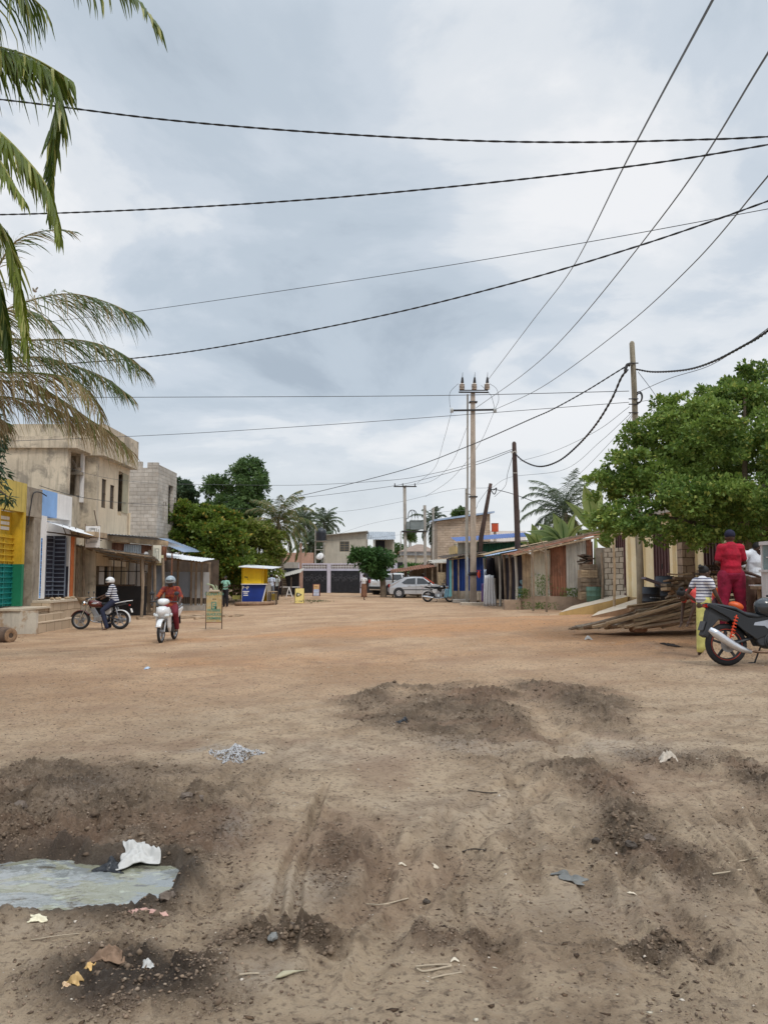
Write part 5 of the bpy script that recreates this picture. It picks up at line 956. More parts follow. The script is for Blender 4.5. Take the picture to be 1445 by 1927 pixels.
tree('tree', 'wide spreading dark green tree above the planks and the woman in red', c0, [c0-Vector((0, 0, .3)), W(1428, 1080, YT), top, W(1400, 930, YT)],
     [([top, W(1370, 960, YT), W(1300, 900, YT), W(1230, 860, YT)], .10), ([W(1415, 1035, YT), W(1455, 960, YT), W(1530, 880, YT)], .12), ([W(1400, 980, YT), W(1400, 860, YT), W(1400, 740, YT)], .08), ([W(1392, 1020, YT), W(1330, 990, 16), W(1180, 960, 16)], .07), ([W(1432, 1075, YT), W(1395, 1045, 16), W(1372, 1010, 15.8)], .06)],
     cs, 150000, .082, LG, .13, shell=.35, sub=36, subr=.25, flat=.7, aspect=1.7, fold=.5)
# mango and neem trees on the left side beyond the stalls
LMY = MLEAF('leaf_yellow_green', (.06, .11, .016), (.19, .255, .036), (.40, .29, .05), .93); LMD = MLEAF('leaf_deep_green', (.038, .085, .028), (.13, .205, .055)); LMG = MLEAF('leaf_fresh_green', (.075, .115, .018), (.23, .27, .045), (.30, .27, .08), .85)
def simple_tree(name, label, u, Yd, cs, n, size, mat, r0=.16, group=None, **kw):
    x = W(u, 1083, Yd).x; g = gz(x, Yd); zt = cs[0][0][2]; rr_ = random.Random(u)
    c0_ = Vector((x, Yd, g)); tp = Vector(cs[0][0])
    return tree(name, label, c0_, [c0_-Vector((0, 0, .3)), lerp(c0_, tp, .5)+Vector((rr_.uniform(-.3, .3), 0, 0)), tp], [([lerp(c0_, tp, .4+.1*(i % 3)), lerp(tp, c[0], .5)-Vector((0, 0, .3)), Vector(c[0])], r0*.5) for i, c in enumerate(cs[1:7])], cs, n, size, mat, r0, group=group, **kw)
simple_tree('tree', 'broad yellowish green tree beyond the white roofed grey stall', 372, 47, [cl(365, 1000, 47, 55, 40, 1.8), cl(320, 985, 46.5, 34, 28, 1.2), cl(345, 965, 47, 40, 18, 1.2), cl(400, 985, 47, 42, 30, 1.4), cl(425, 1030, 46, 28, 36, 1.1), cl(330, 1018, 46, 36, 18, 1.1), cl(390, 1045, 45.5, 36, 30, 1.2), cl(415, 1072, 45.5, 34, 22, 1.1), cl(300, 1000, 46, 20, 16, .8), cl(440, 1060, 46, 30, 36, 1.2), cl(400, 1020, 46, 50, 40, 1.6), cl(425, 1000, 47, 34, 34, 1.4), cl(445, 1095, 46.5, 26, 24, 1.)], 46000, .21, LMY, .2, subr=.30, aspect=1.8)
simple_tree('tree', 'tall dark mango tree rising behind the yellowish tree', 455, 62, [cl(462, 905, 62, 30, 38, 1.5), cl(468, 878, 62, 22, 18, .9), cl(412, 925, 63, 26, 28, 1.1), cl(420, 955, 62, 30, 24, 1.2), cl(470, 945, 61, 28, 24, 1.2), cl(450, 970, 60, 38, 22, 1.4), cl(475, 920, 61, 24, 40, 1.2), cl(440, 985, 60, 50, 26, 1.5), cl(402, 962, 62, 16, 16, .8)], 20000, .30, LMD, .22, subr=.34, aspect=3, droop=.5)
simple_tree('tree', 'round light green mango tree behind the yellow and blue kiosk', 480, 52, [cl(478, 1025, 52, 42, 34, 1.5), cl(455, 1010, 52, 30, 26, 1.1), cl(505, 1015, 52, 26, 26, 1.0), cl(480, 1000, 52, 34, 18, 1.2), cl(515, 1045, 51.5, 18, 24, .8), cl(470, 1060, 51, 42, 22, 1.1), cl(440, 1050, 51.5, 26, 30, 1.0), cl(490, 1075, 51, 40, 24, 1.2), cl(455, 1088, 50.5, 30, 24, 1.)], 32000, .24, LMG, .2, subr=.32, aspect=2.8, droop=.5)
simple_tree('tree', 'dark tree crown seen right of the unfinished block building', 340, 62, [cl(342, 935, 62, 22, 22, 1.2), cl(348, 918, 62, 14, 14, .8), cl(352, 955, 62, 18, 16, .9), cl(330, 925, 62, 18, 20, 1)], 9000, .25, MLEAF('leaf_grey_green', (.035, .065, .035), (.085, .13, .06)), .15, subr=.33)
simple_tree('tree', 'dark bushy undergrowth tree left of the kiosk', 430, 50, [cl(432, 1085, 49, 30, 26, 1.0), cl(400, 1090, 49, 24, 22, .9), cl(446, 1100, 48.6, 22, 22, .9), cl(420, 1065, 49.5, 34, 22, 1.1), cl(400, 1105, 49, 20, 14, .7)], 17000, .18, LMD, .12, subr=.34)
simple_tree('street_tree', 'small leaning tree standing between the woman and the silver car', 722, 53.5, [cl(714, 1050, 53.5, 26, 16, .8), cl(682, 1043, 53.5, 18, 13, .6), cl(668, 1052, 53.5, 12, 9, .45), cl(700, 1068, 53.3, 20, 14, .7), cl(728, 1060, 53.5, 10, 12, .5), cl(692, 1052, 53.5, 22, 14, .6), cl(712, 1082, 53.5, 16, 12, .5)], 9000, .26, MLEAF('leaf_mango', (.030, .080, .022), (.085, .17, .045)), .24, subr=.36, aspect=3, droop=.6)
for i, (u, v, Yd, ru, rv, lb) in enumerate([(672, 1035, 90, 14, 18, 'hazy small tree seen between the two parts of the beige house'), (865, 968, 95, 10, 12, 'small distant tree left of the tall concrete pole above the block building'), (745, 1040, 100, 22, 18, 'distant grey green tree behind the right end of the beige house'), (780, 1072, 62, 22, 12, 'green bush between the transformer poles'), (772, 1008, 110, 8, 14, 'thin distant tree above the hip roofed house')]):
    simple_tree('tree', lb, u, Yd, [cl(u, v, Yd, ru, rv, 1.2), cl(u-ru*.6, v+rv*.3, Yd, ru*.7, rv*.7, 1.), cl(u+ru*.5, v+rv*.4, Yd, ru*.7, rv*.6, 1.)], 2600, .3 if Yd > 70 else .2, LMD if i != 3 else MLEAF('leaf_bright_green', (.04, .11, .02), (.09, .20, .04)), .14, subr=.4)
# mango branch hanging in at the left edge
x = W(-60, 1083, 17); tree('mango_tree', 'dark mango leaves hanging in at the left edge above the yellow shop', Vector((x.x, 17, gz(x.x, 17))), [(x.x, 17, -.3), (x.x-.1, 17, 2.5), tuple(W(-70, 850, 17))], [([W(-70, 850, 17), W(-30, 900, 17), W(16, 935, 17)], .05), ([W(-70, 850, 17), W(-20, 810, 17), W(0, 830, 17)], .05)],
     [cl(-60, 830, 17, 50, 60, .8), cl(-8, 840, 17, 14, 40, .3), cl(-14, 900, 17, 20, 40, .4), cl(10, 942, 17, 14, 18, .2), cl(-4, 800, 17, 12, 24, .3), cl(-90, 900, 17, 60, 50, .8)], 3200, .19, MLEAF('leaf_dark_mango', (.018, .045, .022), (.05, .10, .04)), .12, aspect=5, droop=1.2, subr=.3)
# ---------------------------------------------------------------- palms
FRG = MLEAF('frond_green', (.035, .065, .012), (.13, .175, .025), (.34, .34, .10), .86, rough=.35); FRB = MLEAF('frond_dry', (.16, .11, .05), (.36, .28, .14), (.14, .17, .04), .75); FRY = MLEAF('frond_yellow_green', (.085, .12, .012), (.24, .29, .03), (.42, .42, .14), .88, rough=.35); FRK = MLEAF('frond_mid', (.05, .085, .025), (.13, .17, .05), (.28, .22, .10), .62)
FRD = MLEAF('frond_far', (.065, .095, .055), (.16, .20, .12))
PB_ = M('palm_trunk', (.24, .20, .155), .95, .25, 3, .4, stripes=(.16, (.15, .12, .09), .55))
def frond(parent, pts, ll, n, mat, hang=.8, wd=.035, r=.022, seed=0, name='frond', tear=0., splay=.55):
    """palm frond along pts; leaflets of length ll (peaking mid-way) on both sides, pulled down by hang"""
    rs = np.random.RandomState(seed+17); P_ = [np.array(p) for p in spline(pts, 7)]; P_ = np.array(P_); seg_ = np.r_[0, np.cumsum(np.linalg.norm(np.diff(P_, axis=0), axis=1))]; Lt = seg_[-1]
    q = MB(); q.tube([tuple(p) for p in P_[::2]], [max(.003, r*(1-.9*i/len(P_[::2]))) for i in range(len(P_[::2]))], 5); vs, fs = [], []
    for sd_ in (-1, 1):
        for k in range(n):
            f = .10+.90*(k+rs.rand()*.7)/n
            if tear and math.sin(f*17+seed+sd_)*.5+.5 < tear and rs.rand() < .8: continue
            s_ = f*Lt; i = min(np.searchsorted(seg_, s_)-1, len(P_)-2); i = max(i, 0); tt = (s_-seg_[i])/(seg_[i+1]-seg_[i]); p = P_[i]*(1-tt)+P_[i+1]*tt; d = P_[i+1]-P_[i]; d /= np.linalg.norm(d)
            side = np.cross(d, [0, 0, 1.]); side /= np.linalg.norm(side)+1e-6; up_ = np.cross(side, d)
            l = ll*(.35+.65*math.sin(PI*min(1, (f*.9+.12)))**.8)*(1-.45*rs.rand()); dir_ = d*(.55+.5*f)+side*sd_*splay*1.3+up_*.25*rs.rand(); dir_ /= np.linalg.norm(dir_)
            hg = hang*(.8+.4*rs.rand()); pp = [p]; dd = dir_.copy()
            for m_ in range(4):
                dd = dd+np.array([0, 0, -hg*.42])+rs.normal(0, .09, 3); dd /= np.linalg.norm(dd); pp.append(pp[-1]+dd*l/4)
            wv_ = np.cross(dd, side*sd_+.3*up_); wv_ /= np.linalg.norm(wv_)+1e-6; n0 = len(vs)
            for m_, w_ in enumerate((.5, 1, .85, .55, .06)): vs += [tuple(pp[m_]-wv_*wd*w_/2), tuple(pp[m_]+wv_*wd*w_/2)]
            fs += [(n0+2*m_, n0+2*m_+1, n0+2*m_+3, n0+2*m_+2) for m_ in range(4)]
    q.add(vs, fs); return q.build(name, mat, parent)
def palm(name, label, base, top, nf, L_, ll, n, mats, r0=.16, seed=1, group=None, hang=.8, wd=.05, rng=(-.75, 1.3), azs=None):
    t = thing(name, label, 'palm tree', base, group=group); base, top = Vector(base), Vector(top); rs = random.Random(seed); q = MB(); md = lerp(base, top, .5)+Vector((rs.uniform(-.3, .3), 0, 0)); tp = spline([base-Vector((0, 0, .3)), md, top], 8)
    q.tube(tp, [r0*(1.15-.35*i/len(tp)) for i in range(len(tp))], 10); q.build('trunk', PB_, t, smooth=True)
    for k in range(nf):
        az = 2*PI*k*.381966+rs.uniform(-.2, .2); el = rng[1]+(rng[0]-rng[1])*(k/(nf-1))+rs.uniform(-.12, .12); L1 = L_*rs.uniform(.85, 1.1)
        pts = []; p = Vector(top); e = el
        for j in range(7): pts.append(tuple(p)); p = p+Vector((math.cos(az)*math.cos(e), math.sin(az)*math.cos(e), math.sin(e)))*L1/6; e -= .16+.10*j*(.5 if el > 1 else 1)*.6
        frond(t, pts, ll, n, mats[1] if (el < -.35 and len(mats) > 1) else mats[0], hang, wd, .02, seed*50+k)
    return t
c = W(540, 1100, 58); palm('coconut_palm', 'coconut palm with drooping yellow green fronds behind the kiosk', (c.x, 58, gz(c.x, 58)), W(524, 985, 58), 34, 3.3, .95, 54, [FRK, FRK], .17, 3, hang=.9, wd=.05, rng=(-1.1, 1.5))
c = W(574, 1100, 80); palm('coconut_palm', 'hazy coconut palm left of the black water tank', (c.x, 80, .5), W(572, 985, 80), 32, 2.4, .8, 34, [FRD], .15, 5, hang=.6, wd=.07, rng=(-.9, 1.5), group='distant palms')
c = W(612, 1100, 84); palm('coconut_palm', 'farthest coconut palm just above the black water tank', (c.x, 84, .5), W(610, 985, 84), 30, 2.4, .8, 34, [FRD], .15, 8, hang=.6, wd=.07, rng=(-.9, 1.5), group='distant palms')
c = W(590, 1100, 74); palm('coconut_palm', 'low dark palm behind the water tank stand', (c.x, 74, .5), W(590, 1030, 74), 30, 2.4, .8, 34, [FRD], .15, 9, hang=.7, wd=.1, group='distant palms')
c = W(814, 1100, 75); palm('oil_palm', 'bluish palm right of the transformer', (c.x, 75, .5), W(813, 985, 75), 24, 2.4, .7, 24, [MLEAF('frond_bluish', (.06, .085, .06), (.13, .16, .11))], .15, 12, hang=.6, wd=.1, rng=(-1.3, 1.45))
c = W(1068, 1100, 44); palm('coconut_palm', 'grey green coconut palm behind the bananas', (c.x, 44, .6), W(1062, 965, 44), 40, 2.9, .8, 60, [FRD, FRK], .2, 15, hang=.7, wd=.034, rng=(-1.0, 1.45))
# near palms at the left edge, trunks outside the frame
t = thing('coconut_palm', 'nearest coconut palm whose torn fronds hang in at the top left corner', 'palm tree', (-4.6, 7.2, 0))
q = MB(); tr_ = spline([(-4.9, 7.4, -.3), (-5.0, 7.3, 3), tuple(W(-190, 130, 7.2))], 8); q.tube(tr_, [.17-.003*i for i in range(len(tr_))], 12); q.build('trunk', PB_, t, smooth=True)
hub = (-190, 130, 7.2)
def nf(pts, ll, n, mat, hang, wd, seed, tear=0., splay=.55): frond(t, [tuple(W(*p)) for p in pts], ll, n, mat, hang, wd, .022, seed, tear=tear, splay=splay)
nf([hub, (-110, 60, 7.1), (-20, 84, 7), (50, 104, 6.9), (98, 128, 6.8), (133, 150, 6.8)], .85, 84, FRG, 1.5, .030, 1, .28)
nf([hub, (-60, 85, 7.0), (40, 110, 6.9), (95, 135, 6.8), (110, 190, 6.8), (104, 250, 6.8), (98, 330, 6.8), (95, 400, 6.8)], .60, 150, FRG, .9, .032, 2, .08, .42)
nf([hub, (-80, 190, 6.6), (0, 250, 6.5), (50, 300, 6.5), (85, 345, 6.5), (104, 400, 6.5), (112, 445, 6.5)], .66, 130, FRY, 1.3, .026, 3, .15)
nf([hub, (-80, 230, 6.3), (-10, 290, 6.3), (25, 345, 6.3), (48, 380, 6.3)], .5, 70, FRY, 1.3, .026, 4, .1)
nf([hub, (-110, 300, 6.8), (-30, 390, 6.8), (5, 430, 6.8), (28, 500, 6.8), (42, 580, 6.8), (50, 660, 6.8)], .62, 160, FRY, 1.2, .030, 5, .05, .5)
nf([hub, (-120, 340, 7.2), (-40, 440, 7.2), (-8, 520, 7.2), (8, 600, 7.2), (16, 680, 7.2)], .60, 140, FRG, 1.2, .030, 6, .05, .5)
nf([hub, (-120, 0, 7), (-10, -40, 6.8), (50, -12, 6.8), (84, 16, 6.8)], .95, 90, FRG, 1.7, .020, 7, .3)
nf([hub, (-100, -60, 7), (40, -150, 6.8), (120, -80, 6.8), (165, -30, 6.8), (195, 0, 6.8)], .85, 66, FRG, 1.8, .018, 8, .5)
nf([hub, (-60, -120, 7), (120, -170, 6.7), (200, -70, 6.7), (255, -6, 6.7), (300, 50, 6.7)], .70, 96, FRG, .8, .026, 9, .1, .7)
nf([hub, (-300, 40, 7.6), (-420, 80, 8), (-520, 180, 8)], .8, 60, FRG, 1.2, .05, 10); nf([hub, (-230, 20, 6.4), (-300, -60, 5.6), (-360, 0, 5)], .8, 60, FRG, 1.2, .05, 11); nf([hub, (-200, 40, 8), (-180, 0, 9), (-190, 90, 10)], .8, 60, FRG, 1.2, .05, 12)
t = thing('coconut_palm', 'coconut palm with dry brown lower fronds arching in front of the weathered house', 'palm tree', (-7.6, 14, gz(-7.6, 14)))
q = MB(); tr_ = spline([(-7.9, 14.2, -.5), (-7.7, 14.1, 2), tuple(W(-80, 690, 14))], 8); q.tube(tr_, [.19-.004*i for i in range(len(tr_))], 12); q.build('trunk', PB_, t, smooth=True)
hub = (-80, 690, 14)
for i, (pts, ll, n, mt_, hg, te) in enumerate([([hub, (-20, 540, 14), (20, 465, 14), (60, 440, 14), (105, 433, 14), (140, 436, 14)], .45, 56, FRK, .55, .2), ([hub, (-10, 600, 14), (50, 568, 14), (130, 553, 13.8), (200, 568, 13.6), (262, 596, 13.5)], .85, 78, FRK, .95, .12),
        ([hub, (-20, 640, 14), (60, 640, 13.8), (150, 640, 13.4), (220, 660, 13.2), (272, 696, 13)], .80, 80, FRK, .9, .1), ([hub, (-20, 680, 14.2), (70, 672, 14.2), (140, 688, 14.2), (200, 712, 14), (245, 745, 14)], .70, 80, FRK, .9, .1),
        ([hub, (0, 700, 13.6), (80, 703, 13.4), (140, 715, 13.3), (175, 750, 13.2), (195, 790, 13.1)], .75, 76, FRB, 1.0, .12), ([hub, (-10, 715, 14), (60, 722, 14), (120, 755, 14), (170, 790, 14), (205, 812, 13.9), (250, 850, 13.8)], .75, 90, FRB, 1.0, .1),
        ([hub, (-20, 740, 14.4), (20, 748, 14.4), (80, 760, 14.4), (130, 782, 14.4), (175, 800, 14.4)], .62, 74, FRB, 1.0, .12), ([hub, (-30, 600, 13.4), (10, 585, 13), (70, 590, 13), (110, 620, 13)], .55, 50, FRK, .9, .1), ([hub, (-40, 760, 14), (-10, 780, 14), (20, 800, 14)], .6, 40, FRB, 1.2, .1),
        ([hub, (-170, 600, 14.5), (-300, 600, 15), (-380, 680, 15)], .8, 50, FRK, .9, 0), ([hub, (-100, 560, 15), (-110, 520, 16.5), (-120, 600, 18)], .8, 50, FRK, .9, 0), ([hub, (-160, 680, 14), (-250, 740, 14), (-300, 840, 14)], .7, 50, FRB, 1, 0)]):
    frond(t, [tuple(W(*p)) for p in pts], ll*1.75, int(n*1.5), mt_, hg*.95, .019, .026, 60+i, tear=te)
# bananas
BAN = MLEAF('banana_leaf', (.055, .13, .018), (.13, .25, .04), (.25, .30, .10), .85, rough=.35)
def banana(label, u, v, Yd, leaves, seed):
    c = W(u, v, Yd); g = gz(c.x, Yd); t = thing('banana_plant', label, 'banana plant', (c.x, Yd, g), group='banana plants behind the iron shack'); q = MB(); q.tube([(c.x, Yd, g-.2), (c.x, Yd, (g+c.z)/2), (c.x, Yd, c.z)], [.14, .12, .07], 10); q.build('stem', M('banana_stem', (.20, .24, .08), .7, .3, 3, .1), t, smooth=True); rs = random.Random(seed)
    for (u1, v1, dy, w_) in leaves:
        e = W(u1, v1, Yd+dy); m_ = (c+e)/2+Vector((0, 0, .14*(e-c).length)); P_ = spline([c, m_, e], 10); n = len(P_); q = MB(); vs = []; k = []
        for i, p in enumerate(P_):
            d = (P_[min(i+1, n-1)]-P_[max(0, i-1)]).normalized(); s_ = d.cross(Vector((0, .5, 1))).normalized(); up_ = s_.cross(d); f = i/(n-1); ww = w_*max(.02, math.sin(PI*min(1, max(0, (f-.12)/.88))**.7)); 
            vs.append([p+s_*ww/2-up_*ww*.12, p+s_*ww*.25+up_*.01, p, p-s_*ww*.25+up_*.01, p-s_*ww/2-up_*ww*.12])
        q.loft(vs, cap=False, closed=False); q.tube(P_, [max(.006, .03*(1-i/n)) for i in range(n)], 5); q.build('leaf', BAN, t, smooth=True)
banana('banana plant with two big upright leaves beside the yard tree', 1120, 1010, 34, [(1098, 912, -.3, .62), (1062, 942, 0, .5), (1128, 905, .3, .5), (1168, 960, .3, .5), (1108, 940, .5, .45), (1085, 1000, -.4, .4), (1150, 985, -.4, .4)], 1)
banana('banana plant with broad drooping leaves above the shack roof', 1062, 1025, 36, [(990, 1000, 0, .55), (1010, 985, .3, .55), (1040, 965, 0, .5), (1085, 960, .2, .5), (1100, 985, 0, .5), (1012, 1015, -.3, .5), (1055, 975, -.4, .5), (1028, 992, .5, .5)], 2)
banana('low banana plant at the left end of the banana clump', 1015, 1035, 39, [(985, 1002, 0, .5), (1000, 985, .2, .5), (1030, 990, 0, .5), (1045, 1005, 0, .5), (975, 1020, 0, .4)], 3)
banana('banana plant half hidden behind the yard tree', 1150, 1035, 33, [(1110, 990, 0, .45), (1130, 970, 0, .5), (1165, 980, 0, .5), (1180, 1000, 0, .5), (1120, 1015, -.3, .4)], 4)
# weeds along the shack
for i, (u, v, Yd, w_, h, lb) in enumerate([(1020, 1100, 31.0, 16, 22, 'tall weed growing against the rusty sheets of the shack'), (985, 1117, 31.3, 12, 10, 'small weed on the plinth left of the tall weed'), (1075, 1115, 29.8, 20, 9, 'low weed on the plinth near the green barrel'), (1015, 1140, 29.6, 36, 7, 'patch of green weeds in front of the shack plinth')]):
    c = W(u, v, Yd); k = Yd/F; p = np.stack([NP.normal(c.x, w_*k*.5, 350), NP.normal(Yd, .12, 350), c.z+h*k*NP.uniform(-1, .8, 350)], 1); o = leafmesh('weeds', p, np.tile([0, 0, 1.], (350, 1)), .07, MLEAF('weed_green', (.05, .10, .02), (.14, .20, .05)), None); tag(o, lb, 'weeds', kind='stuff')
c = W(590, 1134, 45); p = np.stack([NP.normal(c.x, .5, 300), NP.normal(45, .15, 300), NP.uniform(c.z, c.z+.12, 300)], 1); tag(leafmesh('weeds', p, np.tile([0, 0, 1.], (300, 1)), .08, MLEAF('weed_dry', (.12, .12, .05), (.30, .28, .18)), None), 'dry grass clump right of the yellow folding sign', 'weeds', kind='stuff')
# ================================================================ POLES AND CABLES
PW = M('grey_pole_wood', (.30, .26, .19), .9, .25, 1.5, .3, streak=.6, fine=30); PD = M('dark_creosote_wood', (.065, .04, .032), .85, .3, 2, .2)
def X_(u, Yd): return W(u, 1083, Yd).x
Yc = 42.
t = thing('power_pole', 'tall square concrete power pole with two crossarms and three insulators', 'power pole', tuple(W(890, 1134, Yc)))
b = W(890, 1138, Yc); tp = W(889.5, 738, Yc); q = MB(); q.loft([[(b.x-.17, Yc-.14, b.z-.1), (b.x+.17, Yc-.14, b.z-.1), (b.x+.17, Yc+.14, b.z-.1), (b.x-.17, Yc+.14, b.z-.1)], [(tp.x-.11, Yc-.1, tp.z), (tp.x+.11, Yc-.1, tp.z), (tp.x+.11, Yc+.1, tp.z), (tp.x-.11, Yc+.1, tp.z)]]); q.build('pole', M('pinkish_concrete', (.40, .33, .265), .88, .15, 2, .2, streak=.3), t)
q = MB(); q.bar(W(863, 738, Yc-.2), W(919, 738.5, Yc-.2), .07); q.bar(W(863, 738, Yc+.2), W(919, 738.5, Yc+.2), .07); q.bar(W(864, 734.5, Yc-.2), W(918, 734.5, Yc-.2), .05); q.bar(W(864, 738, Yc+.2), W(864, 738, Yc-.2), .05); q.bar(W(918, 738, Yc+.2), W(918, 738, Yc-.2), .05); q.build('top_crossarm', IRON, t)
q = MB(); q.bar(W(848, 772.5, Yc-.17), W(932, 771, Yc-.17), .09); q.build('lower_crossarm', IRON, t)
INS = M('ceramic_insulator', (.42, .34, .27), .35, .2, 6, 0); hubs = []
for u, v in ((869, 727), (892, 727), (916, 727)):
    c = W(u, v, Yc-.2); q = MB()
    for k in range(4): q.cyl(c+Vector((0, 0, .08*k-.16)), c+Vector((0, 0, .08*k-.10)), .16, .11, 14)
    q.cyl(c+Vector((0, 0, -.2)), c+Vector((0, 0, .22)), .05, .05, 8); i_ = q.build('insulator', INS, t); q = MB(); q.tube([c+Vector((.02, 0, .2)), c+Vector((.03, 0, .5))], [.09, .05], 8); q.tube([c+Vector((.03, 0, .5)), c+Vector((.05, 0, .8))], [.02, .008], 5); q.build('arrester', IRON, i_)
for u in (849, 930):
    c = W(u, 772, Yc-.2); q = MB()
    for k in range(3): q.cyl(c+Vector((.06*k-.06, 0, 0)), c+Vector((.06*k-.02, 0, 0)), .15, .15, 14)
    q.build('strain_insulator', M('glass_insulator', (.55, .57, .56), .2, .1, 6, 0), t)
q = MB(); q.bar(W(879.5, 742, Yc+.25), W(879.5, 1000, Yc+.25), .09); q.bar(W(878, 920, Yc+.3), W(878.3, 1140, Yc+.3), .16)
q.bar(W(876, 926, Yc+.2), W(892, 936, Yc+.2), .05); q.build('cable_duct', ZOLD, t)
MB().b2(tuple(W(877.5, 1084, Yc)), tuple(W(880.5, 1048, Yc+.05))).build('pipe', ZINC, t)
q = MB()
for v in (935, 1078, 1082, 757): c = W(890, v, Yc); q.b2((c.x-.22, Yc-.18, c.z-.03), (c.x+.22, Yc+.18, c.z+.03))
q.bar(W(880, 1081, Yc-.2), W(903, 1079, Yc-.2), .05); q.build('clamp', IRON, t)
Yu = 24.
t = thing('power_pole', 'grey round wooden utility pole partly hidden by the yard tree', 'power pole', tuple(W(1205, 1150, Yu)))
q = MB(); tr_ = [lerp(W(1205, 1154, Yu), W(1189, 646, Yu), k/10)+Vector((.02*math.sin(k), 0, 0)) for k in range(11)]; tr_.append(W(1189, 642.5, Yu)); q.tube(tr_, [.115-.0035*k for k in range(11)]+[.045], 14); q.build('pole', PW, t, smooth=True)
q = MB()
for v in (685, 752, 762, 778): c = W(1190, v, Yu); q.bar(c-Vector((.16, .1, 0)), c+Vector((.14, -.1, 0)), .03)
q.tube(spline([W(1185, 688, Yu-.1), W(1180, 686, Yu-.1), W(1176, 697, Yu-.1), W(1179, 700, Yu-.1)], 4), .05, 6); q.build('bracket', IRON, t)
q = MB(); q.ring(W(1201, 748, Yu-.1), (1, .35, 0), .18, .022, 20, 6); q.ring(W(1201.5, 749, Yu-.14), (1, .3, 0), .15, .02, 20, 6); q.build('cable_coil', BLK, t)
Yd_ = 38.
t = thing('power_pole', 'slim dark wooden pole behind the long blue roof', 'power pole', tuple(W(975, 1080, Yd_))); q = MB(); q.tube([W(976, 1120, Yd_), W(973, 1000, Yd_), W(968.5, 880, Yd_), W(967, 834, Yd_), W(967, 831, Yd_)], [.16, .14, .12, .105, .05], 12); q.build('pole', PD, t, smooth=True)
q = MB(); q.b2(tuple(W(965, 853, Yd_-.1)), tuple(W(971, 851, Yd_+.1))); q.bar(W(961, 852, Yd_-.1), W(970, 849, Yd_-.1), .05); q.bar(W(965, 890, Yd_-.1), W(973, 890, Yd_-.1), .04); q.build('bracket', ZOLD, t)
t = thing('power_pole', 'leaning dark wooden pole between the concrete pole and the slim pole', 'power pole', tuple(W(900, 1120, 45))); q = MB(); q.tube([W(898, 1110, 45), W(905, 1012, 45), W(914, 960, 45), W(923, 910, 45)], [.15, .14, .12, .10], 12); q.build('pole', PD, t, smooth=True)
q = MB(); q.tube(spline([W(918, 917, 44.8), W(928, 922, 44.8), W(934, 918, 44.8), W(930, 930, 44.8), W(922, 920, 44.8)], 5), .03, 5); q.build('cable_ends', BLK, t)
for u, v0, v1, Yp, w_, lb in ((815, 956, 1085, 60, .16, 'thin pole in front of the bluish palm'), (782, 1040, 1085, 66, .12, 'thin distant post behind the transformer platform'), (754, 1000, 1060, 70, .07, 'thin rod on the narrow dark house'), (977, 960, 1012, 52, .04, 'thin aerial rod above the white parapet')):
    q = MB(); q.bar(W(u, v1+40, Yp), W(u, v0, Yp), w_); q.cyl(W(u, v0, Yp), W(u, v0-1, Yp), w_*.6, .02, 8); tag(q.build('post', CONC), lb, 'post')
CAB = M('black_cable', (.018, .018, .02), .5, .1, 5, 0); CAG = M('aluminium_cable', (.09, .095, .10), .45, .1, 5, 0, metal=.5)
def cable(label, pts, r, twist=0., mat=CAB, n=10, strands=2, group=None):
    P_ = spline([W(*p) for p in pts], n); q = MB()
    if not twist: q.tube(P_, r, 5)
    else:
        Pd = []; 
        for a, b in zip(P_, P_[1:]):
            m_ = max(1, int((b-a).length/(twist/9))); Pd += [a+(b-a)*i/m_ for i in range(m_)]
        Pd.append(P_[-1]); acc = [0]
        for a, b in zip(Pd, Pd[1:]): acc.append(acc[-1]+(b-a).length)
        for s_ in range(strands):
            ps = []
            for i, p in enumerate(Pd):
                d = (Pd[min(i+1, len(Pd)-1)]-Pd[max(0, i-1)]).normalized(); a = d.cross(Vector((0, 0, 1))).normalized(); b = a.cross(d); f = acc[i]/twist*2*PI+2*PI*s_/strands; ps.append(p+(a*math.cos(f)+b*math.sin(f))*r*.62)
            q.tube(ps, r, 5)
    return tag(q.build('power_cable', mat, loc=tuple(P_[0])), label, 'cable', group)
cable('upper thick twisted cable sagging across the top of the picture', [(-250, 165, 8.6), (0, 187, 8.5), (300, 224, 8.3), (580, 248, 8.1), (870, 264, 8), (1100, 267.5, 7.9), (1300, 263, 7.8), (1445, 257, 7.7), (1800, 232, 7.6)], .0075, .34)
cable('second thick twisted cable rising to the right below the first', [(-250, 404, 11), (0, 404, 10.6), (300, 393, 10), (600, 374, 9.5), (900, 346, 9), (1200, 311, 8.5), (1445, 272, 8), (1800, 205, 7.6)], .0078, .34)
cable('third twisted cable rising from the brown fronds to the right edge', [(-200, 700, 20), (0, 692, 18), (210, 678, 16), (400, 655, 14.5), (700, 598, 13), (960, 534, 11.5), (1200, 463, 10.5), (1445, 378, 9.5), (1700, 280, 9)], .009, .4)
cable('thin cable parallel above the third twisted cable', [(-200, 650, 20), (60, 610, 18), (260, 586, 16.5), (700, 522, 14), (1080, 460, 12), (1445, 393, 10.5), (1700, 345, 10)], .006)
cable('thin level cable from the left edge to the wooden utility pole', [(-200, 750, 30), (150, 748, 29), (640, 746, 27), (900, 743, 26), (1183, 736, 24)], .012, mat=CAG)
cable('thin cable rising to the wooden utility pole below the level one', [(-200, 838, 30), (250, 821, 29), (560, 803, 27), (880, 780, 26), (1183, 757, 24)], .010, mat=CAG)
GM = 'bare overhead lines from the concrete pole'
cable('bare overhead line from the right insulator, leftmost of the three', [(917, 716, 41.8), (1000, 606, 30), (1074, 508, 22), (1180, 300, 12), (1340, 0, 6.5), (1500, -300, 4.6)], .013, mat=CAG, group=GM)
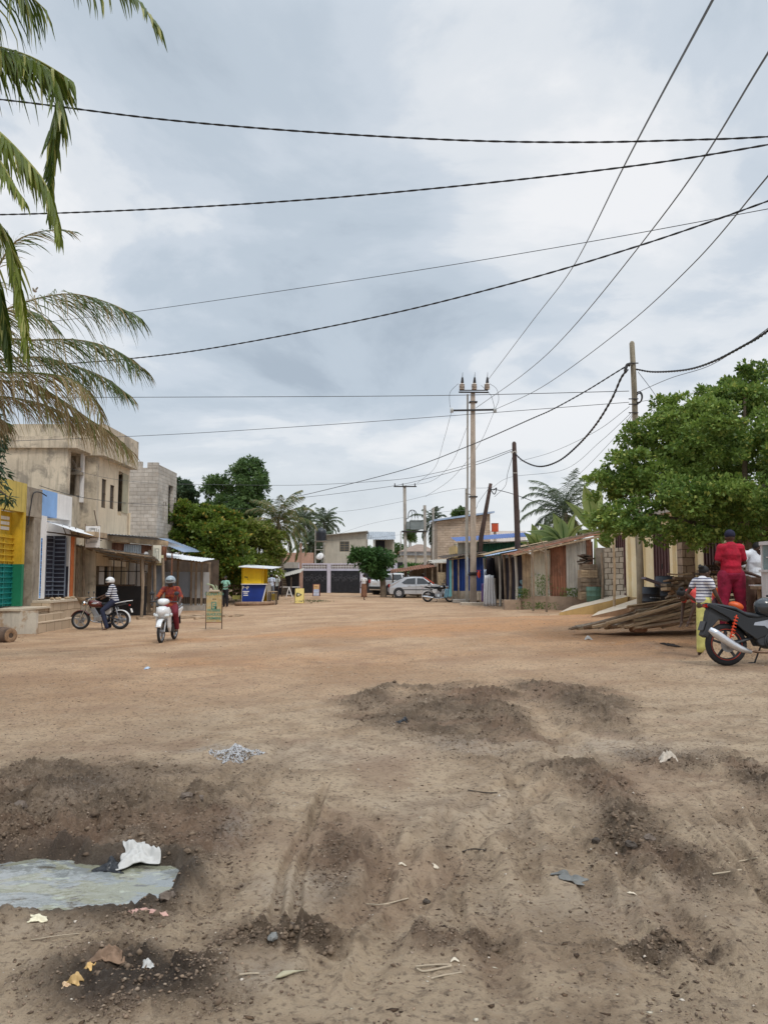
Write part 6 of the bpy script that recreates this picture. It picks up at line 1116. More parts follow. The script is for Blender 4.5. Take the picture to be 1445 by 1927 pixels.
cable('bare overhead line, middle one of the three', [(895, 768, 41.8), (990, 700, 32), (1074, 620, 24), (1260, 388, 14), (1445, 98, 8), (1600, -150, 6)], .013, mat=CAG, group=GM)
cable('bare overhead line from the lower crossarm, lowest of the three', [(931, 771, 41.8), (1020, 728, 33), (1166, 622, 24), (1300, 500, 17), (1445, 330, 11), (1650, 80, 8)], .013, mat=CAG, group=GM)
cable('twisted cable from the wooden utility pole down to the left past the crossarms', [(1180, 688, 24), (1160, 700, 24.4), (1100, 737, 26), (1040, 770, 28), (1000, 788, 30), (880, 840, 38), (760, 884, 48), (600, 925, 60), (540, 938, 66)], .016, .5)
cable('heavy twisted cable hanging from the wooden utility pole to the slim dark pole', [(1180, 696, 24), (1168, 712, 24.6), (1150, 752, 25.5), (1120, 800, 27), (1085, 840, 29.5), (1050, 868, 32), (1015, 878, 34.5), (985, 868, 37), (967, 852, 38)], .026, .5)
cable('heavy twisted cable running right from the wooden utility pole', [(1196, 695, 24), (1230, 700, 22.5), (1290, 696, 20), (1340, 681, 18), (1400, 650, 16), (1445, 622, 14.5), (1600, 500, 11)], .02, .45)
cable('thin line beside the heavy cable on the right', [(1200, 738, 24), (1260, 712, 22), (1330, 690, 20), (1390, 655, 17), (1445, 617, 15), (1600, 490, 11)], .009, mat=CAG)
cable('thin line slanting down from the utility pole into the yard tree', [(1200, 700, 24), (1220, 726, 22.5), (1238, 752, 21)], .01, mat=CAG)
cable('thin line from the utility pole behind the yard tree', [(1196, 757, 24), (1300, 740, 26), (1445, 715, 30)], .008, mat=CAG)
cable('cable pair left of the slim dark pole', [(965, 845, 38), (900, 868, 42), (820, 890, 48), (730, 904, 55), (560, 913, 62), (340, 911, 50), (240, 910, 44), (0, 905, 34)], .015, mat=CAG)
cable('second line left of the slim dark pole', [(965, 848, 38), (900, 873, 42), (820, 896, 48), (730, 916, 55), (560, 937, 62), (420, 945, 60)], .015, mat=CAG)
for i, p in enumerate([[(1184, 765, 24), (1120, 812, 28), (1040, 850, 34), (978, 868, 38)], [(1186, 778, 24), (1130, 830, 29), (1060, 884, 36), (960, 898, 40), (925, 918, 45)], [(1188, 780, 24), (1150, 830, 28), (1080, 900, 36), (1020, 940, 42)], [(1189, 782, 24), (1160, 840, 28), (1110, 905, 36)]]):
    cable(['first', 'second', 'third', 'fourth'][i]+' thin drop line fanning down left from the utility pole, counted from the top', p, .008, mat=CAG, group='thin drop lines from the utility pole')
for i, p in enumerate([[(849, 776, 41.8), (835, 828, 46), (818, 880, 51), (784, 910, 55)], [(880, 800, 42), (850, 870, 47), (812, 905, 53), (760, 914, 55)], [(930, 774, 41.8), (900, 838, 44), (850, 900, 50), (800, 935, 55)]]):
    cable(['leftmost', 'middle', 'rightmost'][i]+' bare line from the concrete pole down to the transformer poles', p, .010, mat=CAG, group='bare lines between concrete pole and transformer')
for i, p in enumerate([[(862, 722, 41.8), (847, 738, 41.7), (846, 758, 41.7), (848, 770, 41.8)], [(921, 722, 41.8), (934, 732, 41.7), (938, 752, 41.7), (931, 770, 41.8)], [(905, 725, 41.8), (922, 742, 41.7), (928, 758, 41.7), (930, 768, 41.8)]]):
    cable('jumper loop '+['left', 'outer right', 'inner right'][i]+' of the concrete pole top', p, .012, mat=CAG, group='jumper loops on the concrete pole')
cable('line from the leaning pole to the far left over the beige house', [(920, 918, 45), (850, 922, 50), (750, 945, 60), (650, 962, 62), (500, 970, 60)], .010, mat=CAG)
cable('cable with a knot from the leaning pole to the coconut palm', [(928, 920, 44.8), (966, 930, 43), (1020, 950, 41), (1060, 968, 40)], .02, mat=CAB)
cable('guy wire from the leaning pole down to the left', [(920, 918, 45), (900, 945, 44), (895, 957, 43.5), (870, 985, 45)], .012, mat=CAG)
cable('steel line from the concrete pole across the beige house roof', [(888, 960, 42), (820, 965, 50), (700, 985, 62), (615, 1013, 64)], .008, mat=CAG)
cable('lower thin line across the beige house wall', [(884, 990, 43), (800, 1000, 52), (700, 1012, 62), (560, 1020, 64)], .007, mat=CAG)
cable('thin service line crossing the weathered house front', [(75, 914, 26.9), (110, 925, 27.5), (150, 935, 29.4), (210, 944, 32.5), (245, 947, 36), (330, 952, 45), (480, 958, 58)], .011)
cable('thin service line above the other on the weathered house', [(128, 880, 29), (180, 895, 30.8), (240, 905, 34), (300, 910, 42)], .007, mat=CAG)
cable('dropping line right of the slim dark pole', [(967, 850, 37.8), (955, 890, 40), (950, 915, 44), (930, 935, 45)], .012)
# ================================================================ VEHICLES
TYRE = M('tyre_rubber', (.022, .022, .024), .85, .2, 6, .1); CHR = M('chrome', (.62, .63, .65), .18, .05, 4, 0, metal=.95); ALU = M('cast_aluminium', (.34, .34, .35), .4, .15, 6, .05, metal=.75)
GLB = M('gloss_black', (.010, .012, .016), .35, .15, 3, 0, coat=.25); MTB = M('matt_black', (.03, .032, .036), .6, .2, 5, .05); SEAT = M('seat_vinyl', (.018, .022, .028), .55, .15, 6, .05); LENS = M('lamp_lens', (.60, .62, .62), .12, .05, 3, 0); REDL = M('red_lens', (.35, .015, .01), .2, .1, 3, 0)
RIMR = M('red_painted_rim', (.42, .045, .02), .4, .1, 4, 0); SHKR = M('red_spring', (.65, .06, .015), .4, .1, 4, 0); SILV = M('silver_muffler', (.66, .67, .70), .25, .08, 3, 0, metal=.7)
def wheel(root, x, R_, rim, name='wheel', w_=.05, ns=5, spokes='cast', rimm=None):
    o = MB(); o.ring((x, 0, R_), (0, 1, 0), R_-w_*.9, w_, 36, 10, .85); 
    t_ = o.build(name, TYRE, root, smooth=True); q = MB(); rr_ = R_-w_*1.75
    q.ring((x, 0, R_), (0, 1, 0), rr_, .014, 36, 8, 2.0); q.build('rim', MTB if rimm else rim, t_, smooth=True); q = MB()
    if rimm:
        for y in (-.032, .032): q.ring((x, y, R_), (0, 1, 0), rr_+.012, .006, 36, 6)
        q.build('rim_stripe', rimm, t_); q = MB()
    q.cyl((x, -.07, R_), (x, .07, R_), .045, n=14)
    if spokes == 'cast':
        for k in range(ns): a = 2*PI*k/ns+.3; q.bar((x, 0, R_), (x+rr_*math.cos(a), 0, R_+rr_*math.sin(a)), .026, .034)
    else:
        for k in range(20): a = 2*PI*k/20; q.bar((x, .03*(-1)**k, R_), (x+rr_*math.cos(a+.2), 0, R_+rr_*math.sin(a+.2)), .005)
    q.build('hub', MTB if rimm else rim, t_); q = MB(); q.cyl((x, -.075, R_), (x, -.082, R_), .11, n=22); q.build('brake_disc', ALU, t_); return t_
def lofty(q, secs, n=12, p=2.4):   # superellipse sections (x, y, z, ry, rz)
    out_ = []
    for x, y, z, ry, rz in secs:
        ring = []
        for i in range(n):
            a = 2*PI*i/n; c, s_ = math.cos(a), math.sin(a); ring.append((x, y+ry*math.copysign(abs(c)**(2/p), c), z+rz*math.copysign(abs(s_)**(2/p), s_)))
        out_.append(ring)
    q.loft(out_)
def motorcycle(label, tank_m, rim_m, body_m=None, sport=False, pannier=None):
    t = thing('motorcycle', label, 'motorcycle'); body_m = body_m or GLB; Rw = .305
    wheel(t, -.63, Rw, rim_m, 'rear_wheel', .052, rimm=RIMR if sport else None); wheel(t, .66, Rw, rim_m, 'front_wheel', .045, rimm=RIMR if sport else None)
    q = MB(); q.tube([(.42, 0, .86), (.30, 0, .62), (.18, 0, .32), (-.22, 0, .30), (-.32, 0, .52), (-.25, 0, .70), (.40, 0, .80)], .022, 8)
    for y in (-.11, .11): q.tube([(-.25, y*.4, .40), (-.63, y, Rw)], .020, 8); q.tube([(-.20, y*.5, .70), (-.55, y, .78), (-.85, y*.7, .84)], .014, 8); q.tube([(-.28, y*.5, .45), (-.5, y, .74)], .013, 6)
    q.build('frame', MTB, t)
    q = MB(); q.box((.05, 0, .36), (.34, .20, .18)); q.cyl((.0, -.13, .36), (.0, .13, .36), .12, n=20); q.cyl((-.13, -.115, .37), (-.13, .115, .37), .085, n=18); e = q.build('engine', MTB if sport else ALU, t, bevel=.015)
    q = MB()
    for k in range(8): q.box((.13+.018*k, 0, .46+.028*k), (.19-.004*k, .17, .014), 0, R(-25))
    q.bar((.12, 0, .42), (.28, 0, .68), .11, .13); q.build('cylinder', ALU, e)
    for y in (-.132, .132): q = MB(); q.cyl((.0, y, .36), (.0, y*1.12, .36), .095, .085, 22); q.build('engine_cover', MTB if sport else CHR, e)
    q = MB(); lofty(q, [(-.06, 0, .80, .05, .05), (.0, 0, .815, .10, .085), (.12, 0, .835, .135, .11), (.25, 0, .85, .145, .12), (.36, 0, .86, .12, .105), (.42, 0, .86, .06, .06)], 16); tk = q.build('fuel_tank', tank_m, t, smooth=True)
    q = MB(); q.cyl((.2, 0, .955), (.2, 0, .975), .035, n=14); q.build('fuel_cap', CHR, tk)
    if not sport:
        for y in (-.142, .142): q = MB(); q.ell((.2, y, .86), (.09, .012, .03), 12, 6); q.build('badge', CHR, tk)
    q = MB()
    if sport: lofty(q, [(-.90, 0, .905, .05, .015), (-.74, 0, .88, .10, .03), (-.5, 0, .83, .13, .04), (-.44, 0, .79, .14, .045), (-.36, 0, .745, .15, .045), (-.2, 0, .72, .15, .045), (-.04, 0, .73, .12, .05), (.03, 0, .76, .08, .03)], 14)
    else: lofty(q, [(-.78, 0, .87, .09, .025), (-.68, 0, .865, .13, .045), (-.45, 0, .845, .145, .055), (-.25, 0, .825, .14, .055), (-.08, 0, .84, .11, .05), (0, 0, .85, .07, .03)], 14)
    q.build('seat', SEAT, t, smooth=True)
    for y in (-1, 1):
        q = MB()
        if sport:
            q.prism([(-.02, .72), (-.30, .70), (-.50, .79), (-.90, .915), (-.92, .87), (-.62, .70), (-.42, .52), (-.22, .38), (-.02, .46)], .085*y, .125*y); o = q.build('side_panel', GLB, t, bevel=.01)
            q = MB(); q.prism([(.02, .68), (-.24, .63), (-.26, .59), (-.10, .58), (-.04, .53), (.02, .57)], .126*y, .132*y); q.build('silver_decal', M('silver_decal', (.35, .38, .44), .35, .1, 3, 0), o)
        else: q.prism([(-.06, .74), (-.34, .72), (-.36, .56), (-.22, .48), (-.08, .56)], .08*y, .115*y); q.build('side_panel', body_m, t, bevel=.015)
    if sport:
        for y in (-1, 1): q = MB(); q.prism([(.05, .72), (.05, .58), (.30, .48), (.48, .62), (.50, .78), (.40, .86), (.2, .76)], .12*y, .16*y); q.build('tank_shroud', GLB, t, bevel=.015)
    # muffler on the right side (-y)
    q = MB(); q.tube(spline([(.25, -.06, .56), (.40, -.10, .50), (.36, -.13, .28), (.1, -.15, .21), (-.2, -.16, .20), (-.35, -.17, .225)], 5), .02, 8); ex = q.build('exhaust', M('burnt_pipe', (.20, .13, .09), .4, .3, 5, 0, metal=.8) if sport else CHR, t, smooth=True)
    q = MB(); q.tube([(-.34, -.175, .20), (-.50, -.18, .25), (-.62, -.19, .31), (-.86, -.20, .475), (-.94, -.20, .535)] if sport else [(-.22, -.17, .22), (-.32, -.175, .235), (-.85, -.19, .30), (-.93, -.19, .31)], [.025, .046, .055, .056, .035] if sport else [.025, .042, .045, .03], 14, squash=1.1); q.build('muffler', SILV if sport else CHR, ex, smooth=True)
    q = MB()
    for y in (-.10, .10): q.tube([(.40, y, .98), (.60, y, .46)], .020, 8); q.tube([(.57, y, .54), (.66, y, Rw)], .029, 8)
    q.bar((.44, -.12, .88), (.44, .12, .88), .05); q.bar((.39, -.12, .98), (.39, .12, .98), .04); q.build('front_fork', MTB if sport else CHR, t)
    def fend(x, r_, a0, a1, w_, m, nm):
        q = MB(); n = 12; secs = []
        for i in range(n+1): a = a0+(a1-a0)*i/n; c = Vector((x+r_*math.cos(a), 0, Rw+r_*math.sin(a))); d = Vector((math.cos(a), 0, math.sin(a))); secs.append([c+Vector((0, -w_, 0))-d*.03, c+Vector((0, -w_*.7, 0)), c+Vector((0, w_*.7, 0)), c+Vector((0, w_, 0))-d*.03, c+Vector((0, w_*.6, 0))-d*.012, c+Vector((0, -w_*.6, 0))-d*.012])
        q.loft(secs); return q.build(nm, m, t, smooth=True)
    fend(.66, .335, R(20), R(150), .065, tank_m if not sport else GLB, 'front_mudguard')
    if sport:
        q = MB(); q.prism([(-.55, .70), (-.68, .78), (-.84, .86), (-.89, .80), (-.93, .62), (-1.0, .44), (-.93, .40), (-.85, .56), (-.74, .68), (-.60, .64)], -.085, .085); q.build('rear_mudguard', MTB, t, bevel=.01)
    else: fend(-.63, .345, R(60), R(200), .08, body_m, 'rear_mudguard')
    q = MB(); q.cyl((.50, 0, .86), (.60, 0, .845), .085, .095, 22); hl = q.build('headlight', CHR if not sport else GLB, t, smooth=True); q = MB(); q.ell((.60, 0, .845), (.03, .085, .085), 18, 8); q.build('lens', LENS, hl, smooth=True)
    q = MB(); q.cyl((.46, -.055, .98), (.47, -.055, 1.03), .045); q.cyl((.46, .055, .98), (.47, .055, 1.03), .045); q.build('gauge', MTB, t)
    q = MB(); q.tube(spline([(.22, -.36, 1.03), (.34, -.20, 1.05), (.40, -.05, 1.0), (.40, .05, 1.0), (.34, .20, 1.05), (.22, .36, 1.03)], 5), .012, 8); hb = q.build('handlebar', CHR if not sport else MTB, t)
    for y in (-1, 1):
        q = MB(); q.cyl((.27, .27*y, 1.045), (.21, .38*y, 1.03), .018, n=10); q.build('grip', MTB, hb); q = MB(); q.tube([(.33, .22*y, 1.05), (.34, .27*y, 1.18)], .007, 6); q.ell((.34, .29*y, 1.22), (.02, .07, .045), 12, 6); q.build('mirror', GLB, t, smooth=True)
        q = MB(); q.cyl((.50, .10*y, .84), (.50, .16*y, .84), .008, n=6); q.ell((.50, .175*y, .84), (.03, .03, .025), 10, 6); q.build('indicator', M('amber_lens', (.70, .25, .02), .3, .1, 3, 0), t)
        q = MB(); q.cyl((-.50, .12*y, .74), (-.63, .125*y, .36), .012, n=8)
        for k in range(7): q.ring((-.50-.013*k-.01, .12*y, .70-.045*k), (-.3, 0, -.9), .028, .008, 14, 5)
        q.build('shock', SHKR if sport else CHR, t)
        q = MB(); q.cyl((.02, .12*y, .27), (.02, .24*y, .27), .014, n=8); q.build('footrest', MTB, t)
    q = MB(); q.box((-.93, 0, .80) if not sport else (-.905, 0, .875), (.04, .10, .05)); q.build('tail_lamp', REDL, t)
    q = MB(); q.box((-1.0, 0, .62) if not sport else (-.975, 0, .58), (.015, .17, .14), 0, R(20)); q.build('number_plate', M('plate_dark', (.06, .06, .065), .5, .1, 3, 0) if sport else WHT, t)
    if not sport: q = MB(); q.tube(spline([(-.45, -.14, .85), (-.75, -.15, .92), (-.98, -.10, .95), (-.98, .10, .95), (-.75, .15, .92), (-.45, .14, .85)], 4), .014, 6); q.bar((-.85, -.13, .94), (-.85, .13, .94), .02); q.build('grab_rail', body_m if body_m != GLB else CHR, t)
    q = MB(); q.tube([(-.05, .13, .28), (-.12, .22, .02)], .013, 6); q.tube([(-.12, .22, .02), (-.20, .24, .015)], .018, 6); q.build('side_stand', MTB, t); return t
m1 = motorcycle('black motorcycle with red rims and silver muffler parked at the right edge', GLB, MTB, sport=True)
c = W(1367, 1243, 11.55); m1.location = (c.x+.63, 11.55, gh(c.x, 11.55)+.005); m1.rotation_euler = (R(-3), 0, R(0))
m2 = motorcycle('dark red motorcycle with white tail rail under the rider in the striped shirt', M('dark_red_tank', (.10, .014, .012), .25, .15, 3, 0, coat=.6), ALU, M('white_tail', (.68, .68, .68), .4, .05, 3, 0))
c = W(190, 1187, 26); m2.location = (c.x, 26.0, gz(c.x, 26)+.01); m2.rotation_euler = (0, 0, R(184))
m3 = motorcycle('black motorcycle parked in front of the silver car and the turquoise post', GLB, ALU, WHT)
c = W(825, 1131, 45); m3.location = (c.x, 45.0, gz(c.x, 45)+.01); m3.rotation_euler = (R(-4), 0, R(-8))
cloth('cloth', 'pale blue cloth hanging at the front wheel of the black motorcycle by the turquoise post', W(843, 1108, 44.7), .45, .5, M('pale_blue_cloth', (.30, .55, .68), .8, .1, 4, 0), 3, ax=(1, 0, 0))
# helmet resting on the near motorcycle's tank
t = thing('helmet', 'black helmet with cream markings resting on the tank of the near black motorcycle', 'helmet', (0, 0, 0)); hc = Vector((m1.location.x-.07, 11.5, m1.location.z+.86))
q = MB(); q.ell(hc, (.155, .13, .14), 20, 12, zmin=-.75); q.ell(hc+Vector((.06, 0, -.07)), (.12, .115, .08), 16, 8); q.build('shell', M('helmet_black_cream', (.03, .035, .04), .25, .1, 3, 0, coat=.5, col2=(.55, .52, .36), mix=.26), t, smooth=True)
q = MB(); q.ell(hc+Vector((.035, 0, -.01)), (.135, .134, .06), 18, 8); q.build('visor', GLASS, t, smooth=True)
# ---------------------------------------------------------------- underbone scooter
t = thing('scooter', 'white scooter carrying the rider in the orange patterned shirt', 'motor scooter'); WS = M('white_fairing', (.72, .73, .74), .3, .05, 3, 0, coat=.5)
wheel(t, -.60, .285, ALU, 'rear_wheel', .042); wheel(t, .62, .285, ALU, 'front_wheel', .038)
q = MB(); lofty(q, [(.70, 0, .78, .05, .05), (.64, 0, .80, .12, .10), (.56, 0, .78, .16, .15), (.48, 0, .72, .17, .19), (.40, 0, .62, .15, .2)], 16); q.build('front_cowl', WS, t, smooth=True)
q = MB(); lofty(q, [(.62, 0, 1.00, .04, .03), (.56, 0, 1.02, .12, .07), (.48, 0, 1.03, .15, .08), (.40, 0, 1.02, .14, .06)], 16); q.build('handlebar_cowl', WS, t, smooth=True)
for y in (-1, 1):
    q = MB(); q.prism([(.52, .90), (.56, .62), (.50, .38), (.36, .26), (.30, .40), (.34, .80)], .11*y, .17*y); q.build('leg_shield', WS, t, bevel=.02)
    q = MB(); q.ell((.60, .12*y, .68), (.07, .07, .045), 12, 6, (0, 0, .3*y)); q.build('headlight', LENS, t, smooth=True)
    q = MB(); q.ell((.50, .21*y, .70), (.06, .03, .05), 10, 6); q.build('indicator', LENS, t, smooth=True)
    q = MB(); q.tube([(.42, .12*y, 1.02), (.36, .36*y, 1.02)], .016, 8); q.build('grip', MTB, t); q = MB(); q.tube([(.42, .22*y, 1.04), (.42, .28*y, 1.20)], .007, 6); q.ell((.42, .31*y, 1.23), (.02, .07, .05), 12, 6); q.build('mirror', MTB, t, smooth=True)
    q = MB(); q.tube([(.50, .075*y, .60), (.62, .075*y, .285)], .022, 8); q.build('fork_leg', ALU, t); q = MB(); q.cyl((-.02, .1*y, .25), (-.02, .25*y, .25), .014, n=8); q.build('footrest', MTB, t)
    q = MB(); q.prism([(-.05, .74), (-.85, .86), (-.92, .80), (-.50, .60), (-.15, .46)], .11*y, .15*y); q.build('side_panel', WS, t, bevel=.02)
q = MB(); n = 10; secs = []
for i in range(n+1): a = R(25)+R(115)*i/n; c = Vector((.62+.31*math.cos(a), 0, .285+.31*math.sin(a))); secs.append([c+Vector((0, -.075, -.02)), c+Vector((0, -.05, .012)), c+Vector((0, .05, .012)), c+Vector((0, .075, -.02)), c+Vector((0, .05, -.012)), c+Vector((0, -.05, -.012))])
q.loft(secs); q.build('front_mudguard', WS, t, smooth=True)
q = MB(); q.box((0, 0, .34), (.42, .2, .2)); q.tube([(.40, 0, .80), (.20, 0, .48), (-.3, 0, .50), (-.7, 0, .72)], .05, 8); q.build('engine', MTB, t, bevel=.02)
q = MB(); lofty(q, [(-.78, 0, .86, .09, .03), (-.55, 0, .83, .13, .05), (-.2, 0, .78, .12, .05), (0, 0, .78, .08, .04)], 12); q.build('seat', SEAT, t, smooth=True)
q = MB(); q.tube([(-.2, -.16, .24), (-.45, -.18, .28), (-.85, -.18, .36)], [.03, .045, .04], 10); q.build('exhaust', SILV, t); q = MB(); lofty(q, [(-.70, 0, .66, .08, .05), (-.88, 0, .62, .08, .03), (-1.0, 0, .40, .06, .015)], 10); q.build('rear_mudguard', MTB, t); MB().box((-.92, 0, .78), (.05, .14, .07)).build('tail_lamp', REDL, t)
q = MB(); q.tube(spline([(-.4, -.14, .84), (-.75, -.15, .92), (-.93, 0, .94), (-.75, .15, .92), (-.4, .14, .84)], 4), .012, 6); q.build('grab_rail', ALU, t)
sc = t; c = W(318, 1200, 20); sc.location = (c.x-.02, 20.0, gz(c.x, 20)+.01); sc.rotation_euler = (0, 0, R(-90))
# ---------------------------------------------------------------- cars
def car(label, body, prof, L_=4.1, W_=1.70, H_=1.42, windows=(), suv=False):
    """prof: outline (x, z) of the lower body then roof; the body is lofted across the width with tumblehome above the belt"""
    t = thing('parked_car', label, 'car'); belt = .92 if not suv else 1.05; q = MB()
    ys = [-1, -.97, -.90, -.6, 0, .6, .90, .97, 1]; secs = []
    for y in ys:
        ring = []
        for x, z in prof:
            k = max(0, (z-belt)/(H_-belt)); yy = y*W_/2*(1-.20*k); e = abs(y); xx = x*(1-.045*max(0, e-.6)/.4*(1 if abs(x) > L_*.38 else 0)); zz = z-(.05*max(0, e-.6)/.4 if z > belt else 0)
            if e > .96 and z < .3: zz += .03
            ring.append((xx, yy, zz))
        secs.append(ring)
    q.loft(secs); b = q.build('body', body, t, smooth=False, bevel=.02)
    wx_ = (-L_/2+.72, L_/2-.80); R_ = .30 if not suv else .35
    for x in wx_:
        for s_ in (-1, 1):
            q = MB(); q.cyl((x, s_*(W_/2-.20), R_+.02), (x, s_*(W_/2+.004), R_+.02), R_+.075, n=30); q.build('wheel_arch', MTB, t)
            q = MB(); q.ring((x, s_*(W_/2-.09), R_), (0, 1, 0), R_-.075, .075, 30, 8, 1.3); w_ = q.build('wheel', TYRE, t, smooth=True); q = MB(); q.cyl((x, s_*(W_/2-.03), R_), (x, s_*(W_/2+.02), R_), R_*.68, R_*.62, 26); rm = q.build('rim', M('hubcap', (.50, .50, .52), .35, .1, 3, 0, metal=.5), w_); q = MB()
            for k in range(5): a = 2*PI*k/5+.3; q.cyl((x+.12*math.cos(a), s_*(W_/2+.019), R_+.12*math.sin(a)), (x+.12*math.cos(a), s_*(W_/2+.024), R_+.12*math.sin(a)), .026, n=8)
            q.build('holes', MTB, rm)
    for nm, poly in windows:
        for s_ in (-1, 1):
            q = MB(); vs = []
            for off in (.004, -.02):
                for x, z in poly: k = max(0, (z-belt)/(H_-belt)); vs.append((x, s_*(W_/2*(1-.20*k)+off), z-.05))
            n = len(poly); q.add(vs, [tuple(range(n)), tuple(range(2*n-1, n-1, -1))]+[(i, (i+1) % n, n+(i+1) % n, n+i) for i in range(n)]); q.build(nm, GLASS, t)
    return t, belt
SC = M('silver_car_paint', (.50, .51, .53), .3, .05, 2, 0, metal=.35, coat=.5, streak=.05)
prof = [(-2.02, .22), (2.0, .20), (2.05, .34), (2.04, .52), (1.98, .66), (1.75, .76), (1.1, .90), (.95, .94), (.35, 1.36), (.1, 1.42), (-.5, 1.43), (-1.0, 1.38), (-1.55, 1.14), (-1.86, .98), (-2.0, .92), (-2.06, .66), (-2.07, .40)]
carS, bl = car('silver hatchback with a red sheet on its windscreen parked in front of the low stalls', SC, prof, windows=[('window', [(.78, .98), (-.12, .96), (-.12, 1.36), (.30, 1.35)]), ('window', [(-.22, .96), (-.98, .98), (-1.14, 1.06), (-.78, 1.32), (-.22, 1.37)])])
q = MB(); q.prism([(.985, .94), (.42, 1.345), (.40, 1.32), (.96, .92)], -.62, .62); q.build('windscreen', GLASS, carS); q = MB(); q.prism([(1.00, .96), (.36, 1.40), (.34, 1.375), (.98, .94)], -.70, -.05); q.build('windscreen_cover', M('red_sheet', (.65, .10, .06), .6, .15, 4, 0), carS)
q = MB(); q.prism([(-1.04, 1.365), (-1.80, 1.03), (-1.81, 1.01), (-1.05, 1.345)], -.60, .60); q.build('rear_window', GLASS, carS)
for s_ in (-1, 1):
    MB().b2((-1.55, s_*.845, .52), (1.55, s_*.868, .565)).build('door_trim', MTB, carS); q = MB(); q.ell((.72, s_*.93, .99), (.09, .08, .065), 12, 6); q.build('mirror', MTB, carS, smooth=True); q = MB(); q.ell((-2.0, s_*.68, .78), (.07, .14, .13), 12, 6); q.build('tail_lamp', REDL, carS); q = MB(); q.ell((1.93, s_*.62, .62), (.12, .20, .08), 12, 6); q.build('headlight', LENS, carS)
    for x in (-.62, .20): MB().b2((x-.08, s_*.848, .79), (x+.08, s_*.875, .82)).build('door_handle', SC, carS)
    for x in (-.17, .83): MB().b2((x-.005, s_*.840, .30), (x+.005, s_*.853, .92)).build('door_gap', MTB, carS)
c = W(790, 1126, 52); carS.location = (c.x+.02, 52.8, gz(c.x, 52.8)+.02); carS.rotation_euler = (0, 0, R(-7))
prof = [(-2.1, .32), (2.1, .32), (2.15, .5), (2.12, .82), (1.95, .95), (1.2, 1.08), (1.0, 1.12), (.45, 1.52), (.1, 1.60), (-1.4, 1.60), (-1.75, 1.50), (-2.0, 1.10), (-2.12, 1.0), (-2.15, .6)]
WC = M('white_car_paint', (.74, .75, .76), .3, .04, 2, 0, coat=.4)
carW, bl = car('white off road car parked behind the leaning street tree', WC, prof, 4.3, 1.78, 1.6, [('window', [(.82, 1.14), (-.1, 1.12), (-.1, 1.54), (.42, 1.53)]), ('window', [(-.2, 1.12), (-1.1, 1.12), (-1.1, 1.53), (-.2, 1.54)]), ('window', [(-1.2, 1.12), (-1.85, 1.14), (-1.68, 1.45), (-1.2, 1.52)])], True)
q = MB(); q.prism([(-1.79, 1.49), (-1.98, 1.13), (-2.0, 1.14), (-1.81, 1.5)], -.66, .66); q.build('rear_window', GLASS, carW); q = MB(); q.prism([(1.0, 1.12), (.46, 1.52), (.48, 1.54), (1.03, 1.13)], -.68, .68); q.build('windscreen', GLASS, carW)
for s_ in (-1, 1): MB().box((-2.10, s_*.72, .98), (.1, .16, .24)).build('tail_lamp', REDL, carW); MB().b2((-1.3, s_*.60, 1.61), (.2, s_*.64, 1.66)).build('roof_rail', GLB, carW)
MB().box((-2.15, 0, .50), (.12, 1.66, .2)).build('bumper', MTB, carW); MB().box((-2.14, 0, .82), (.03, .5, .12)).build('number_plate', WHT, carW)
c = W(738, 1122, 57.5); carW.location = (c.x+.4, 59.5, gz(c.x, 59)+.02); carW.rotation_euler = (0, 0, R(38))
# ---------------------------------------------------------------- kiosk, boards, small street things
def text(parent, body, p, h, mat, align='CENTER', ry=0., bold=0., sx=1.):
    cu = bpy.data.curves.new('txt', 'FONT'); cu.body = body; cu.size = h*1.38; cu.align_x = align; cu.offset = bold; cu.extrude = .002
    o = bpy.data.objects.new('txt', cu); TMP.collection.objects.link(o); me = evalmesh(o); bpy.data.objects.remove(o)
    ob = bpy.data.objects.new('lettering', me); me.materials.clear(); me.materials.append(mat); COL.objects.link(ob); loc = Vector(p)
    if parent:
        mx = Matrix.Identity(4); q_ = parent
        while q_: mx = q_.matrix_basis @ mx; q_ = q_.parent
        loc = mx.inverted() @ loc
    ob.parent = parent; ob.location = loc; ob.rotation_euler = (PI/2+ry, 0, 0); ob.scale = (sx, 1, 1); return ob
KY = M('kiosk_yellow', (.80, .52, .01), .5, .08, 2, .02, streak=.06); KB = M('kiosk_blue', (.012, .04, .24), .5, .18, 1.6, .04, col2=(.03, .08, .30), mix=.3)
Yk = 44.; XK = lambda u: W(u, 1083, Yk).x; ZK = lambda v: W(480, v, Yk).z
t = thing('kiosk', 'small kiosk with yellow upper wall, blue counter and white roof beside the mango trees', 'kiosk', (XK(480), Yk, gz(XK(480), Yk)))
MB().b2((XK(456), Yk, ZK(1099)), (XK(493.5), Yk+.05, ZK(1068))).build('front_panel', KY, t); MB().b2((XK(455), Yk, ZK(1099)), (XK(457), Yk+1.5, ZK(1066))).build('side_panel', KY, t); MB().b2((XK(456), Yk+1.5, ZK(1133)), (XK(496), Yk+1.56, ZK(1068))).build('rear_panel', KY, t)
MB().b2((XK(494.5), Yk-.03, ZK(1099)), (XK(496.5), Yk+.06, ZK(1067))).build('post', KY, t); q = MB(); q.b2((XK(473), Yk-.02, ZK(1098)), (XK(492.5), Yk-.001, ZK(1071.5))); q.build('shutter', KY, t)
